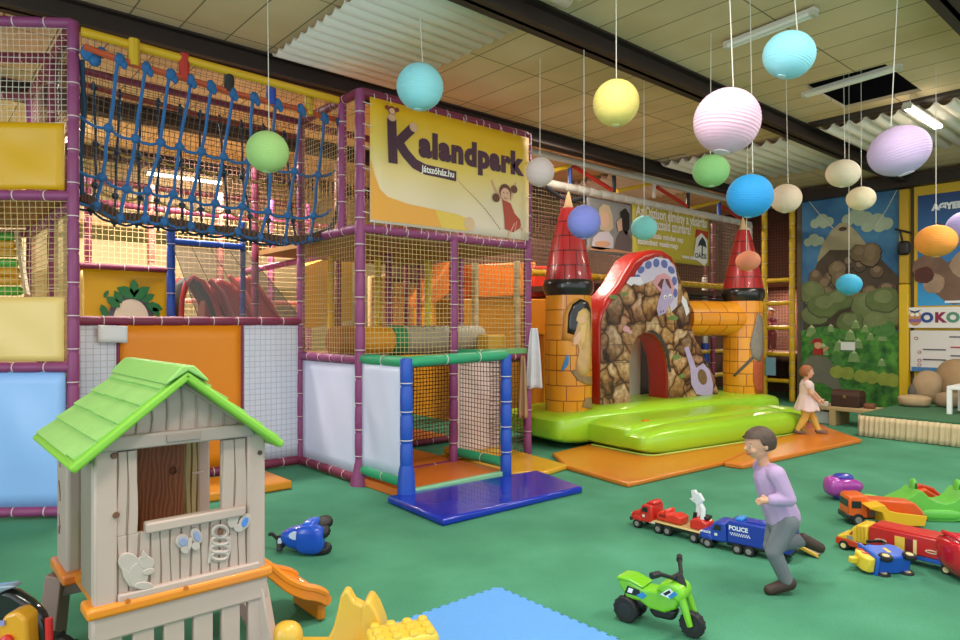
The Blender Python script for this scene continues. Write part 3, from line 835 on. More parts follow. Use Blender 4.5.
# ---------------------------------------------------------------- low padded partition behind the playhouse
pw = thing('padded_partition', 'low partition of white netted and orange panels under the rope bridge', 'partition', (-1.15, 1.3, 0))
V1 = 1.3
part(foam(MB(), (-2.3, V1, 0), (-2.3, V1, 1.66), .05, mPur), 'post', pw)
part(foam(MB(), (-2.3, V1, 1.64), (0, V1, 1.64), .045, mMar), 'top_rail', pw)
part(foam(MB(), (-2.3, V1, .06), (0, V1, .06), .05, mMar), 'bottom_rail', pw)
xs = [PV(x, 400, V1).x for x in (78, 118, 242, 303)]
m_q, nt, b, N = nodes_mat('netted_white', .5)
tc = N('ShaderNodeTexCoord'); br = N('ShaderNodeTexBrick', Scale=1.0); br.offset = 0
br.inputs['Brick Width'].default_value = .06; br.inputs['Row Height'].default_value = .06; br.inputs['Mortar Size'].default_value = .004
br.inputs['Color1'].default_value = lin('DADAE6'); br.inputs['Color2'].default_value = lin('D6D6E4'); br.inputs['Mortar'].default_value = lin('BABAC4')
mp = N('ShaderNodeMapping'); mp.inputs['Rotation'].default_value = (math.radians(90), 0, 0)
nt.links.new(tc.outputs['Object'], mp.inputs[0]); nt.links.new(mp.outputs[0], br.inputs['Vector']); nt.links.new(br.outputs['Color'], b.inputs['Base Color'])
for k, (nm, m) in enumerate((('white_panel', m_q), ('orange_panel', mat('F08C02', .5, .05, 2)), ('white_panel', m_q))):
    part(sheet(MB(), (xs[k] + .01, V1, .1), (1, 0, 0), UZ, xs[k + 1] - xs[k] - .02, 1.5, wave=.012, seed=10 + k), nm, pw, m, solid=.008)
for k in (1, 2): part(MB().tube([(xs[k], V1, .06), (xs[k], V1, 1.62)], .018, 8), 'upright', pw, mMar)
o = sheet(MB(), PV(98, 342, 1.23), Vector((1, 0, -.05)), UZ, .25, .16, wave=.01, seed=3, nx=6, ny=4).build('notice_sheet', None, mat('E4E4E8', .5), solid=.003); tag(o, 'white paper notice hanging on the left white partition panel', 'notice')
o = MB().at((0, 0, 0)).prism([(-1.75, .32), (-.58, .29), (-.59, .95), (-1.75, .98)], 0.0, .085).build('floor_mat', None, mat('DB8A1C', .4, .06, 4), bevel=.02); tag(o, 'small orange mat on the floor just right of the playhouse', 'mat', 'gym mats on the carpet')

# ---------------------------------------------------------------- play area behind the partition
jp = thing('jungle_panel', 'yellow tarpaulin panel with a painted leafy arch', 'panel', (-1.5, 2.6, 0))
VJ = 2.6
p0, p1 = PV(70, 264, VJ), PV(168, 270, VJ); zb = 1.2
part(sheet(MB(), (p0.x, VJ, zb), (1, 0, 0), UZ, p1.x - p0.x, p1.z - zb - .02, wave=.01, seed=21), 'tarpaulin', jp, mat('D3A400', .5, .05, 3), solid=.008)
part(foam(MB(), (p0.x, VJ, p1.z + .0), (p1.x, VJ, p1.z + .0), .035, mMar), 'top_rail', jp)
part(foam(MB(), (p0.x - .02, VJ, 0), (p0.x - .02, VJ, 3.4), .045, mMar), 'post', jp)
def jl(name, polys, m, k):
    mb = MB().at((0, VJ - .022, 0), (1, 0, 0), (0, 0, 1), (0, -1, 0))
    for p in polys:
        mb.prism([(lambda w: (w.x, w.z))(PV(x, y, VJ - .025)) for x, y in p], k * .003, k * .003 + .004)
    part(mb, name, jp, m, smooth=False)
ac, ar = (131, 319), (20, 19)
def arch(rx, ry, n=14): return [(ac[0] + rx * math.cos(math.pi * i / n), ac[1] - ry * math.sin(math.pi * i / n)) for i in range(n + 1)]
jl('painted_arch', [arch(23, 26)], mat('565A68', .6, .2, 12), 1)
jl('painted_opening', [arch(17.5, 20)], mat('E3D6BE', .6), 2)
lf_ = []
for cx, cy, r, an in ((113, 302, 6, 2.5), (118, 297, 5, 2.1), (126, 292, 7, 2.7), (134, 288, 6, 1.6), (141, 293, 7, .6), (148, 298, 5, .5), (154, 307, 6, -.3), (104, 311, 5, 2.0), (156, 312, 4, -1), (106, 294, 3, 1)):
    c, s_ = math.cos(an), -math.sin(an); r *= 1.5
    lf_.append([(cx + r * (c * a - s_ * b_), cy + r * (s_ * a + c * b_)) for a, b_ in ((-1, 0), (-.4, .5), (.4, .45), (1, 0), (.4, -.45), (-.4, -.5))])
jl('painted_leaves', lf_, mat('1F6F3A', .6, .2, 8), 3)
# red wave slide with covering mesh and blue frame
sl = thing('wave_slide', 'red slide with a black hooded mouth under grey mesh', 'slide', (-.6, 2.3, 0))
VS = 2.2
mRs = mat('B93A34', .35, .05, 3)
def px3(x, y, v=VS): return PV(x, y, v)
a0 = [px3(181, 325), px3(182, 300), px3(186, 284), px3(193, 277), px3(203, 282), px3(214, 300), px3(222, 325)]
part(MB().tube(a0, .03, 8), 'hood_hoop', sl, mRs)
part(MB().tube([p + Vector((.0, .5, .0)) for p in a0], .03, 8), 'hood_hoop', sl, mRs)
mb = MB(); mb.grid(len(a0) - 1, 1, lambda a, bq: a0[round(a * (len(a0) - 1))] + Vector((0, .5 * bq, 0)))
part(mb, 'hood', sl, mat('3A3330', .8), solid=.01)
for nm, px, v0, v1 in (('chute', [(212, 282), (221, 277), (233, 284), (247, 303), (262, 326), (206, 326), (206, 300)], VS + .25, VS + .6),
                       ('chute', [(238, 279), (248, 275), (258, 280), (272, 300), (287, 326), (232, 326)], VS + .75, VS + 1.1)):
    mb = MB(); mb.M = Matrix(((1, 0, 0, 0), (0, 0, 1, v0), (0, 1, 0, 0), (0, 0, 0, 1)))
    mb.prism([(lambda w: (w.x, w.z))(PV(x, y, v0)) for x, y in px], 0, v1 - v0); part(mb, nm, sl, mRs, bevel=.06, segs=4)
part(MB().tube([PV(209, 280, VS + .2), PV(222, 292, VS + .2), PV(236, 326, VS + .2)], .035, 8), 'side_wall', sl, mat('C9625A', .3))
part(MB().tube([PV(229, 276, VS + .7), PV(243, 290, VS + .7), PV(262, 326, VS + .7)], .035, 8), 'side_wall', sl, mat('C9625A', .3))
bf = thing('mesh_frame', 'blue pole frame holding a grey mesh over the red slide', 'frame', (-.6, 2.1, 0))
VB = 2.05
part(foam(MB(), (PV(171, 300, VB).x, VB, 0), (PV(171, 300, VB).x, VB, PV(171, 222, VB).z), .045, mBlu), 'post', bf)
pa, pb = PV(171, 241, VB), PV(243, 247, VB)
part(foam(MB(), pa, pb, .035, mBlu), 'top_rail', bf)
part(foam(MB(), (pb.x, VB, 0), (pb.x, VB, PV(243, 222, VB).z), .03, mBlu), 'post', bf)
m_gm, nt, b, N = nodes_mat('grey_mesh', .8)
b.inputs['Base Color'].default_value = lin('3E3A3A'); b.inputs['Alpha'].default_value = .6
e0, e1_ = PV(304, 322, 1.36), PV(245, 322, 1.36)
mb = MB(); mb.grid(10, 8, lambda a, bq: lerp(lerp(pa, pb, a), lerp(PV(200, 322, 1.4), e0, a), bq) - Vector((0, 0, .08 * math.sin(math.pi * bq) * math.sin(math.pi * a))))
o = part(mb, 'mesh_cover', bf, m_gm); o['label'] = 'grey see-through mesh'
mb = MB()
for i in range(5):
    a = i / 4; mb.tube([lerp(pa, pb, a), lerp(PV(200, 322, 1.4), e0, a)], .004, 4)
part(mb, 'mesh_seam', bf, mat('2E2C2C', .8))
# pink posts and nets of the deep hall behind the bridge
dh = thing('rear_play_frame', 'deep maroon and pink padded frame standing behind the partition', 'play structure', (-.8, 4.4, 0))
VD = 4.4
for x, hx, r in ((88, '7E2B47', .045), (151, 'C47A6C', .05), (220, 'C47A6C', .05), (271, '9A4A78', .05), (308, '93407A', .05)):
    u = PV(x, 300, VD).x; part(foam(MB(), (u, VD, 0), (u, VD, 3.6), r, mat(hx, .5)), 'post', dh)
u0, u1 = PV(76, 300, VD).x, PV(345, 300, VD).x
part(net(MB(), (u0, VD - .05, 1.0), (1, 0, 0), UZ, u1 - u0, 2.2, .075, .0035), 'net', dh, mat('D2B58C', .8))
part(foam(MB(), (u0, VD, 3.25), (u1, VD, 3.25), .05, mMar), 'rail', dh)
part(foam(MB(), (u0, VD, 1.95), (u1, VD, 1.95), .045, mat('C77A6E', .5)), 'rail', dh)
part(MB().bx((u0, VD, 2.95), (u1 + 1.5, VD + 1.8, 3.02)), 'upper_deck', dh, mat('B0905E', .7))
part(foam(MB(), (u0, VD + 1.8, 3.9), (u1, VD + 1.8, 3.9), .05, mMar), 'rail', dh)
part(net(MB(), (u0, VD + .02, 3.3), (1, 0, 0), UZ, u1 - u0, .75, .07, .004), 'net', dh, mat('4A2E24', .8))
# sloping ramp rail
part(foam(MB(), PV(243, 272, 2.9), PV(365, 248, 1.8), .04, mat('C76A94', .5)), 'ramp_rail', dh)
# yellow ramp slab inside
rm = thing('yellow_ramp', 'yellow padded ramp rising behind the net of the banner tower', 'ramp', (-.2, 3.0, 0))
part(MB().at((0, 0, 0)).add([tuple(PV(*p)) for p in ((300, 268, 2.9), (352, 250, 2.9), (352, 320, 2.9), (300, 330, 2.9), (300, 262, 3.6), (352, 246, 3.6), (352, 318, 3.6), (300, 328, 3.6))], [(0, 1, 2, 3), (4, 7, 6, 5), (0, 4, 5, 1), (1, 5, 6, 2), (2, 6, 7, 3), (3, 7, 4, 0)]), 'pad', rm, mat('D2A030', .5, .08, 5))

# ---------------------------------------------------------------- banner tower
bt = thing('banner_tower', 'purple padded play tower of three storeys carrying the yellow banner', 'play structure', (0, 0, 0))
UE = 2.37
for (u, v, z0, z1, m) in ((0, 0, 0, 3.96, mPur), (1.2, 0, 0, 2.57, mPur), (UE, 0, 0, 3.96, mPur), (0, .35, 2.57, 3.95, mPur), (0, 1.3, 0, 3.95, mPur),
                        (1.2, 1.3, 0, 3.95, mMar), (UE, 1.3, 0, 3.95, mPur), (0, 2.6, 0, 3.95, mMar), (1.2, 2.6, 0, 3.9, mMar), (UE, 2.6, 0, 3.9, mMar)):
    part(foam(MB(), (u, v, z0), (u, v, z1), .05 if v == 0 else .045, m), 'post', bt)
part(foam(MB(), (0, 0, 3.93), (UE, 0, 3.93), .05, mMar), 'rail', bt)
part(foam(MB(), (0, 0, 2.57), (UE, 0, 2.57), .045, mPur), 'rail', bt)
part(foam(MB(), (1.3, 0, 1.22), (UE, 0, 1.22), .04, mMar), 'rail', bt)
for z, m in ((3.93, mMar), (2.57, mPur), (1.25, mPur), (.06, mMar)): part(foam(MB(), (0, 0, z), (0, 1.3, z), .045, m), 'rail', bt)
for z in (3.9, 2.57): part(foam(MB(), (0, 1.3, z), (UE, 1.3, z), .04, mMar), 'rail', bt); part(foam(MB(), (UE, 0, z), (UE, 2.6, z), .04, mMar), 'rail', bt)
part(foam(MB(), (0, 1.3, .06), (UE, 1.3, .06), .04, mMar), 'rail', bt)
part(foam(MB(), (0, 0, .06), (1.2, 0, .06), .035, mMar), 'rail', bt)
part(MB().tube([(.0, 0, 0), (0, 0, .04), (0, 0, .16), (0, 0, .22)], [.1, .095, .065, .055], 12), 'foot_sleeve', bt, mPur)
mDeck = mat('8A5A34', .7, .1, 5)
part(MB().bx((.03, .04, 1.15), (UE - .03, 2.6, 1.24)), 'lower_deck', bt, mDeck, smooth=False)
part(MB().bx((.03, .04, 2.5), (UE - .03, 2.6, 2.56)), 'upper_deck', bt, mat('9C6F3C', .7, .1, 5), smooth=False)
part(MB().bx((.02, -.03, 1.19), (1.2, .1, 1.28)), 'yellow_deck_edge', bt, mat('DDAA33', .5), bevel=.02)
part(MB().bx((1.22, -.03, 1.24), (UE, .06, 1.32)), 'green_deck_edge', bt, mat('6FA86A', .5), bevel=.02)
part(net(MB(), (0, -.02, 1.26), (1, 0, 0), UZ, 1.2, 1.3, .052, .0032), 'net', bt, mNetY)
part(net(MB(), (1.2, -.02, 1.26), (1, 0, 0), UZ, UE - 1.2, 1.3, .052, .0032), 'net', bt, mNetY)
part(net(MB(), (0, 1.3, 1.26), (0, -1, 0), UZ, 1.3, 1.3, .052, .0032), 'net', bt, mNetY)
part(net(MB(), (0, 1.3, 2.6), (0, -1, 0), UZ, 1.3, 1.32, .052, .003), 'net', bt, mNetY)
part(net(MB(), (0, 2.58, 2.6), (1, 0, 0), UZ, UE, 1.26, .06, .004), 'net', bt, mat('B5834A', .8))
part(net(MB(), (1.75, .0, .05), (1, 0, 0), UZ, .6, 1.15, .05, .004), 'net', bt, mNetB)
part(net(MB(), (0, 1.28, .05), (1, 0, 0), UZ, UE, 1.15, .05, .006), 'net', bt, mat('7A3F2A', .8))
part(sheet(MB(), (.0, 1.24, .1), (0, -1, 0), UZ, 1.16, 1.1, wave=.012, seed=31), 'white_panel', bt, mTarpW, solid=.008)
o = part(sheet(MB(), (1.22, .02, .1), (1, 0, 0), UZ, .7, 1.1, wave=.01, seed=32), 'peach_panel', bt, mat('E6C8BC', .5), solid=.008)
part(MB().bx((0.05, 1.34, .0), (UE, 2.5, .05)), 'floor_pad', bt, mat('C06A2A', .5), bevel=.02)
part(sheet(MB(), (0.05, 2.55, .05), (1, 0, 0), UZ, UE - .1, 1.1, seed=33), 'back_pad', bt, mat('9A5A2C', .6), solid=.03)
# inside the middle storey
for x, y0, y1, v, hx, r in ((378, 262, 332, 1.9, 'D8B51E', .045), (428, 258, 330, 1.7, 'D8C62A', .045), (419, 270, 330, 2.2, '8E3050', .04), (475, 256, 345, 1.5, 'C9B083', .05), (517, 256, 345, .9, 'C9B083', .05), (331, 262, 330, 2.0, 'D0A51E', .04)):
    a, c = PV(x, y0, v), PV(x, y1, v); part(foam(MB(), (a.x, v, 1.24), (a.x, v, 2.5), r, mat(hx, .5)), 'inner_post', bt)
ro = thing('foam_roller', 'long foam roller banded brown, orange, green and grey on the middle deck', 'roller', (1.0, .7, 1.24))
ra, rbn = Vector((.1, .75, 1.42)), PV(484, 341, .75); zc = 1.42; rr0 = .165
ks = [0, .0, .28, .285, .52, .525, .66, .665, 1.0]
def seg(t0, t1, hx, lab, r=rr0):
    p, q_ = lerp(ra, rbn, t0), lerp(ra, rbn, t1); p = Vector((p.x, .75, zc)); q_ = Vector((q_.x, .75, zc)); d = (q_ - p)
    o = part(MB().tube([p, p + d * .03, p + d * .97, q_], [r * .8, r, r, r * .8], 18), 'foam_section', ro, mat(hx, .5, .06, 8)); o['label'] = lab
fx = lambda x: (PV(x, 340, .75 - rr0).x - ra.x) / (rbn.x - ra.x)
seg(0, fx(361), '9A5A1E', 'brown section', .17); seg(fx(361), fx(397), 'DB9418', 'orange section'); seg(fx(397), fx(409), '1F8F5A', 'green section', .175); seg(fx(409), .97, 'A79F8C', 'grey section', .175)
o = MB().bx((2.0, .3, 1.24), (2.3, .54, 1.48)).build('foam_block', None, mat('D9A21E', .5, .06, 5), bevel=.03); tag(o, 'yellow foam block at the right end of the middle deck', 'foam block')

# banner with lettering
bn = thing('banner', 'large yellow vinyl banner with brown lettering and a girl in red', 'banner', (1.18, -.07, 2.6))
BX0, BX1, BZ0, BZ1 = .07, 2.31, 2.63, 3.88
m_bn, nt, b, N = nodes_mat('banner_print', .6)
tc = N('ShaderNodeTexCoord'); sp = N('ShaderNodeSeparateXYZ'); mr = N('ShaderNodeMapRange'); mr.inputs[1].default_value = BZ0; mr.inputs[2].default_value = BZ1
rr = ramp(N, [(0, 'E6D4C4'), (.28, 'E9D4AC'), (.6, 'E9C860'), (.85, 'E3AF14')]); nz = N('ShaderNodeTexNoise', Scale=2.0); ad = N('ShaderNodeMath', operation='MULTIPLY_ADD'); ad.inputs[1].default_value = .25; ad.inputs[2].default_value = -.12
ad2 = N('ShaderNodeMath', operation='ADD')
nt.links.new(tc.outputs['Object'], sp.inputs[0]); nt.links.new(sp.outputs[2], mr.inputs[0]); nt.links.new(tc.outputs['Object'], nz.inputs['Vector']); nt.links.new(nz.outputs['Fac'], ad.inputs[0]); nt.links.new(ad.outputs[0], ad2.inputs[0]); nt.links.new(mr.outputs[0], ad2.inputs[1]); nt.links.new(ad2.outputs[0], rr.inputs[0]); nt.links.new(rr.outputs[0], b.inputs['Base Color'])
VBn = -.075
part(sheet(MB(), (BX0, VBn, BZ0), (1, 0, 0), UZ, BX1 - BX0, BZ1 - BZ0, wave=.004, seed=41), 'sheet', bn, m_bn, solid=.004)
BW, BH = BX1 - BX0, BZ1 - BZ0
def bl_(name, polys, m, k, flip=False):
    mb = MB().at((BX0, VBn - .009, BZ0), (1, 0, 0), (0, 0, 1), (0, -1, 0))
    for i, p in enumerate(polys): mb.prism([(x * BW, y * BH) for x, y in p], k * .002, k * .002 + .0025 + .0004 * i)
    return part(mb, name, bn, m, smooth=False)
def stroke(pts, w):   # thick stroke in banner units -> polygon
    L, Rr = [], []
    for i, p in enumerate(pts):
        a = pts[max(0, i - 1)]; c = pts[min(len(pts) - 1, i + 1)]
        dx, dy = (c[0] - a[0]) * BW, (c[1] - a[1]) * BH; q_ = math.hypot(dx, dy)
        nx_, ny_ = -dy / q_ * w / BW, dx / q_ * w / BH
        L.append((p[0] + nx_, p[1] + ny_)); Rr.append((p[0] - nx_, p[1] - ny_))
    return L + Rr[::-1]
bl_('printed_swoosh', [[(0, .02), (0, .5), (.02, .38), (.05, .27), (.09, .22), (.2, .185), (.35, .17), (.5, .155), (.56, .13), (.57, .02)]], mat('E9A33A', .4), 0)
bl_('printed_swoosh_tip', [[(.4, .02), (.36, .165), (.5, .155), (.56, .13), (.57, .02)]], mat('E4C04A', .4), 1)
bl_('printed_log_end', [disc(.575, .085, .035, 16, sx=1.0, sy=1.8)], mat('D9B48A', .4), 2)
mBr = mat('4A2438', .45)
bl_('printed_letter', [stroke([(.12, .50), (.115, .70), (.112, .86)], .055), stroke([(.145, .68), (.19, .76), (.225, .82)], .05), stroke([(.145, .69), (.19, .6), (.24, .53), (.3, .50), (.42, .495), (.49, .49)], .055)], mBr, 1)
bl_('printed_log_ends', [disc(.232, .835, .022, 12, sy=1.8), disc(.112, .87, .022, 12, sy=1.3)], mat('D8A98A', .45), 2)
mb = MB(); text_mb(mb, 'alandpark', .35, (BX0 + .262 * BW, VBn - .013, BZ0 + .615 * BH), (1, 0, .012), (0, 0, 1), .001, .022, width=.70 * BW, gap=1.12)
part(mb, 'lettering', bn, mBr, smooth=False)
mb = MB(); text_mb(mb, 'Játszóház.hu', .1, (BX0 + .275 * BW, VBn - .016, BZ0 + .475 * BH), (1, 0, 0), (0, 0, 1), .002, .003, width=.2 * BW)
part(mb, 'small_lettering', bn, mat('F0EBE2', .5), smooth=False)
bl_('printed_red_hair', [disc(.112, .93, .022, 10, sy=1.6), disc(.085, .945, .012, 8, sy=1.6), disc(.14, .945, .012, 8, sy=1.6)], mat('7A2F22', .5), 3)
bl_('printed_small_face', [disc(.112, .922, .016, 10, sy=1.6)], mat('E0A98A', .5), 4)
# the girl in the red dress
bl_('printed_dress', [[(.80, .36), (.86, .33), (.89, .24), (.93, .19), (.94, .12), (.88, .06), (.82, .08), (.815, .2)]], mat('B4432E', .5), 2)
bl_('printed_dress_stripe', [stroke([(.86, .06), (.89, .15)], .008), stroke([(.89, .07), (.905, .17)], .006)], mat('E0958A', .5), 3)
bl_('printed_limbs', [stroke([(.79, .36), (.75, .44), (.725, .52)], .012), stroke([(.86, .36), (.885, .46), (.90, .54)], .012), stroke([(.85, .07), (.845, -.0)], .01), stroke([(.93, .13), (.95, .085)], .01)], mat('DDAA88', .5), 3)
bl_('printed_hair', [disc(.82, .43, .042, 14, sy=1.8), disc(.755, .36, .026, 10, sy=1.6), disc(.885, .47, .024, 10, sy=1.6)], mat('6A3A26', .5), 4)
bl_('printed_face', [disc(.82, .405, .034, 14, sy=1.8)], mat('E0AE90', .5), 5)
bl_('printed_features', [disc(.808, .42, .004, 6, sy=1.8), disc(.832, .42, .004, 6, sy=1.8), stroke([(.81, .375), (.82, .367), (.832, .375)], .003)], mat('5A2A20', .5), 6)
dots = []
for i in range(30):
    t = i / 29; dots.append(disc(.5 + .28 * t, .47 - .4 * t ** .8 + .05 * math.sin(3 * t), .0022, 5, sy=1.8))
bl_('printed_dots', dots, mat('6A4A3A', .5), 2)
mb = MB()
for i in range(12):
    u = BX0 + .05 + (BW - .1) * i / 11
    for z, w in ((BZ1 - .02, 3.93), (BZ0 + .02, 2.57)): mb.tube([(u, VBn - .01, z), (u + .01, -.055, w)], .005, 5)
for i in range(6):
    z = BZ0 + .08 + (BH - .16) * i / 5
    for u, w in ((BX0 + .02, .0), (BX1 - .02, UE)): mb.tube([(u, VBn - .01, z), (w, -.055, z + .02)], .005, 5)
part(mb, 'cable_tie', bn, mat('CFC4BC', .5))
# cloths hanging at the right post
def cloth(label, px, y0, y1, w, d, hx, seed):
    a, c = PD(px, y0, d), PD(px, y1, d); ex = Vector((_ca, -_sa, 0))
    mb = MB(); mb.grid(10, 16, lambda s, t: c + (a - c) * t + ex * ((s - .5) * w * (.35 + .65 * (1 - t) ** .6) * 1.0) + Vector((_sa, _ca, 0)) * (.025 * math.sin(s * 11 + seed) * (1 - .5 * t)))
    o = mb.build('hanging_cloth', None, mat(hx, .85, .08, 12), solid=.006); tag(o, label, 'cloth')
cloth('white towel hanging from the right post of the banner tower', 534, 328, 388, .2, 8.1, 'D9D7DB', 1)
cloth('tan cloth hanging beside the dark net right of the entry booth', 523, 356, 418, .12, 8.06, 'B08A66', 3)

# ---------------------------------------------------------------- entry booth
eb = thing('entry_booth', 'low entry booth with blue posts and green padded bars', 'play structure', (.6, -.4, 0))
VE, UB = -.78, 1.27
for u in (0.02, UB): part(foam(MB(), (u, VE, 0), (u, VE, 1.3), .058, mBlu, seg=.28), 'post', eb)
part(MB().tube([(.02, VE, 0.05), (.02, VE, .25), (.02, VE, .32)], [.085, .075, .06], 12), 'foot_sleeve', eb, mBlu)
for a, c in (((0.02, 0, 1.26), (0.02, VE, 1.26)), ((0.02, VE, 1.26), (UB, VE, 1.29)), ((UB, 0, 1.28), (UB, VE, 1.28)), ((.02, 0, .16), (.02, VE, .16)), ((UB, 0, .17), (UB, VE, .17))):
    part(foam(MB(), a, c, .052, mGrn, seg=.4), 'rail', eb)
part(sheet(MB(), (.0, -.04, .2), (0, -1, 0), UZ, -VE - .1, 1.03, wave=.015, seed=51), 'white_panel', eb, mTarpW, solid=.008)
part(net(MB(), (UB, -.03, .2), (0, -1, 0), UZ, -VE - .08, 1.05, .05, .004), 'net', eb, mat('6A5A52', .8))
part(MB().bx((.0, VE + .02, 0), (UB + .02, 1.2, .08)), 'orange_floor', eb, mat('D9702A', .35, .06, 3), bevel=.012)
part(MB().bx((.05, VE - .01, .03), (UB - .03, VE + .05, .088)), 'green_edge', eb, mat('8CC59A', .5), bevel=.01)
bm0 = thing('blue_mat', 'shiny blue gym mat at the mouth of the entry booth', 'mat', (.6, -1.25, 0), group='gym mats on the carpet')
c4 = [G(387, 503), G(443, 527), G(583, 493), G(537, 476)]
part(MB().prism([(p.x, p.y) for p in c4], 0, .065), 'mat_body', bm0, mat('1730B0', .18, .05, 3, coat=.4), bevel=.02)
ym = thing('yellow_mat', 'yellow wedge mat between the blue mat and the castle', 'mat', (1.9, -.3, 0), group='gym mats on the carpet')
part(MB().prism([(1.35, -.74), (1.62, -.98), (2.1, -.9), (2.32, .45), (1.4, .5)], 0, .06), 'mat_body', ym, mat('DFA52A', .3, .06, 3, coat=.3), bevel=.02)
part(MB().bx((1.4, -.1, .06), (2.0, .45, .16)), 'step', ym, mat('DFA92C', .35, .06, 3), bevel=.03)
# ================================================================== BOUNCY CASTLE
CY_ = math.radians(-7.5)
EA = Vector((math.cos(CY_), math.sin(CY_), 0)); EB = Vector((-math.sin(CY_), math.cos(CY_), 0)); OC = Vector((2.806, -.151, 0))
def CW(a, b_, z=0): return OC + EA * a + EB * b_ + Vector((0, 0, z))
def CP(px, py, b_):        # pixel -> castle (a, z) on the plane at depth b_
    r = ray(px, py); n = EB; t = ((OC + EB * b_) - CAM).dot(n) / r.dot(n); p = CAM + r * t
    return ((p - OC).dot(EA), p.z)
bc = thing('bouncy_castle', 'inflatable castle with lime base, orange turrets and a painted rock archway', 'bouncy castle', tuple(CW(2.4, .3)))
mLime = mat('A2D62C', .28, .05, 2.5, coat=.25)
mRedV = mat('B0231C', .3, .08, 3, coat=.2)
mOrV = mat('EE9A1C', .35)
def cast(mb): return mb.at(OC, EA, EB, (0, 0, 1))
def fl(x, y, z): return (x, y, z if z > -.2 else z)
mb = cast(MB()).sell((2.4, .62, .26), (2.44, .66, .235), .45, .18, 56, 16)
part(mb, 'base', bc, mLime)
mb = cast(MB()).sell((2.05, -.28, .22), (1.62, .5, .19), .4, .22, 48, 14)
part(mb, 'entry_step', bc, mLime)
mb = cast(MB()).sell((2.17, -.6, .19), (1.74, .42, .185), .6, .2, 56, 16)
part(mb, 'front_bolster', bc, mLime)
mb = cast(MB()).sell((4.1, -.32, .17), (.28, .42, .17), .7, .5, 24, 12)
part(mb, 'side_bolster', bc, mLime)
mb = cast(MB()).tube([(.46, -.08, .06), (.5, -.9, .06), (.62, -.99, .05), (2.2, -1.01, .05), (3.7, -1.0, .05), (3.88, -.9, .06), (3.9, -.3, .06)], .012, 6)
part(mb, 'piping', bc, mat('B4D860', .5))
o = part(cast(MB()).box((.86, -.62, .40), (.1, .05, .02)), 'orange_tab', bc, mat('E5801E', .5))
# brick print wrapped round the turrets
def brick_cyl(name, c1, c2, mort, bw, bh, off=.5, ms=.012):
    m, nt, b, N = nodes_mat(name, .35)
    tc = N('ShaderNodeTexCoord'); sp = N('ShaderNodeSeparateXYZ'); at = N('ShaderNodeMath', operation='ARCTAN2'); mu = N('ShaderNodeMath', operation='MULTIPLY'); mu.inputs[1].default_value = .36
    cb = N('ShaderNodeCombineXYZ'); br = N('ShaderNodeTexBrick', Scale=1.0); br.offset = off; br.squash = .7; br.squash_frequency = 3
    br.inputs['Brick Width'].default_value = bw; br.inputs['Row Height'].default_value = bh; br.inputs['Mortar Size'].default_value = ms; br.inputs['Mortar Smooth'].default_value = .1
    br.inputs['Color1'].default_value = lin(c1); br.inputs['Color2'].default_value = lin(c2); br.inputs['Mortar'].default_value = lin(mort)
    L = nt.links.new
    L(tc.outputs['Object'], sp.inputs[0]); L(sp.outputs[1], at.inputs[0]); L(sp.outputs[0], at.inputs[1]); L(at.outputs[0], mu.inputs[0]); L(mu.outputs[0], cb.inputs[0]); L(sp.outputs[2], cb.inputs[1]); L(cb.outputs[0], br.inputs['Vector']); L(br.outputs['Color'], b.inputs['Base Color'])
    b.inputs['Coat Weight'].default_value = .2
    return m
mBrick = brick_cyl('orange_brick_print', 'F0A226', 'EA951C', '9A4A0C', .3, .2, ms=.007)
mShing = brick_cyl('red_shingle_print', 'B5282A', 'A82226', '4A0F12', .24, .2, ms=.008)
mBlk = mat('1F1A19', .3, coat=.3)
def tower(px, d, lab):
    c = PD(px, 400, d); R = .312; zb = .40; zr = 2.08
    body = MB().lathe([(R * .93, 0), (R, .06), (R * 1.02, .5), (R * 1.0, 1.0), (R * .99, 1.5), (R * .97, zr - zb)], 36).build('turret', None, mBrick, loc=(c.x, c.y, zb))
    body.parent = bc; body.matrix_parent_inverse = Matrix.Translation(-bc.location)
    rr_ = R * 1.06
    ring = MB().lathe([(rr_ * .8, -.12), (rr_ * .94, -.1), (rr_ * 1.03, -.03), (rr_ * 1.05, .04), (rr_ * 1.0, .1), (rr_ * .88, .13)], 36)
    ring.mi = [0] * len(ring.f)
    rg_ = ring.build('black_rim', body, mBlk, loc=(0, 0, zr - zb + .02))
    cone = MB().lathe([(rr_ * .98, 0), (rr_ * .96, .05), (rr_ * .82, .3), (rr_ * .62, .6), (rr_ * .42, .86), (rr_ * .3, .99), (rr_ * .1, 1.02)], 36).build('roof', body, mShing, loc=(0, 0, zr - zb + .11))
    tip = MB().lathe([(.07, 0), (.05, .1), (.025, .2), (.008, .25)], 12).build('roof_tip', body, mat('C9A878', .5), loc=(0, 0, zr - zb + 1.08))
    return body, c, R
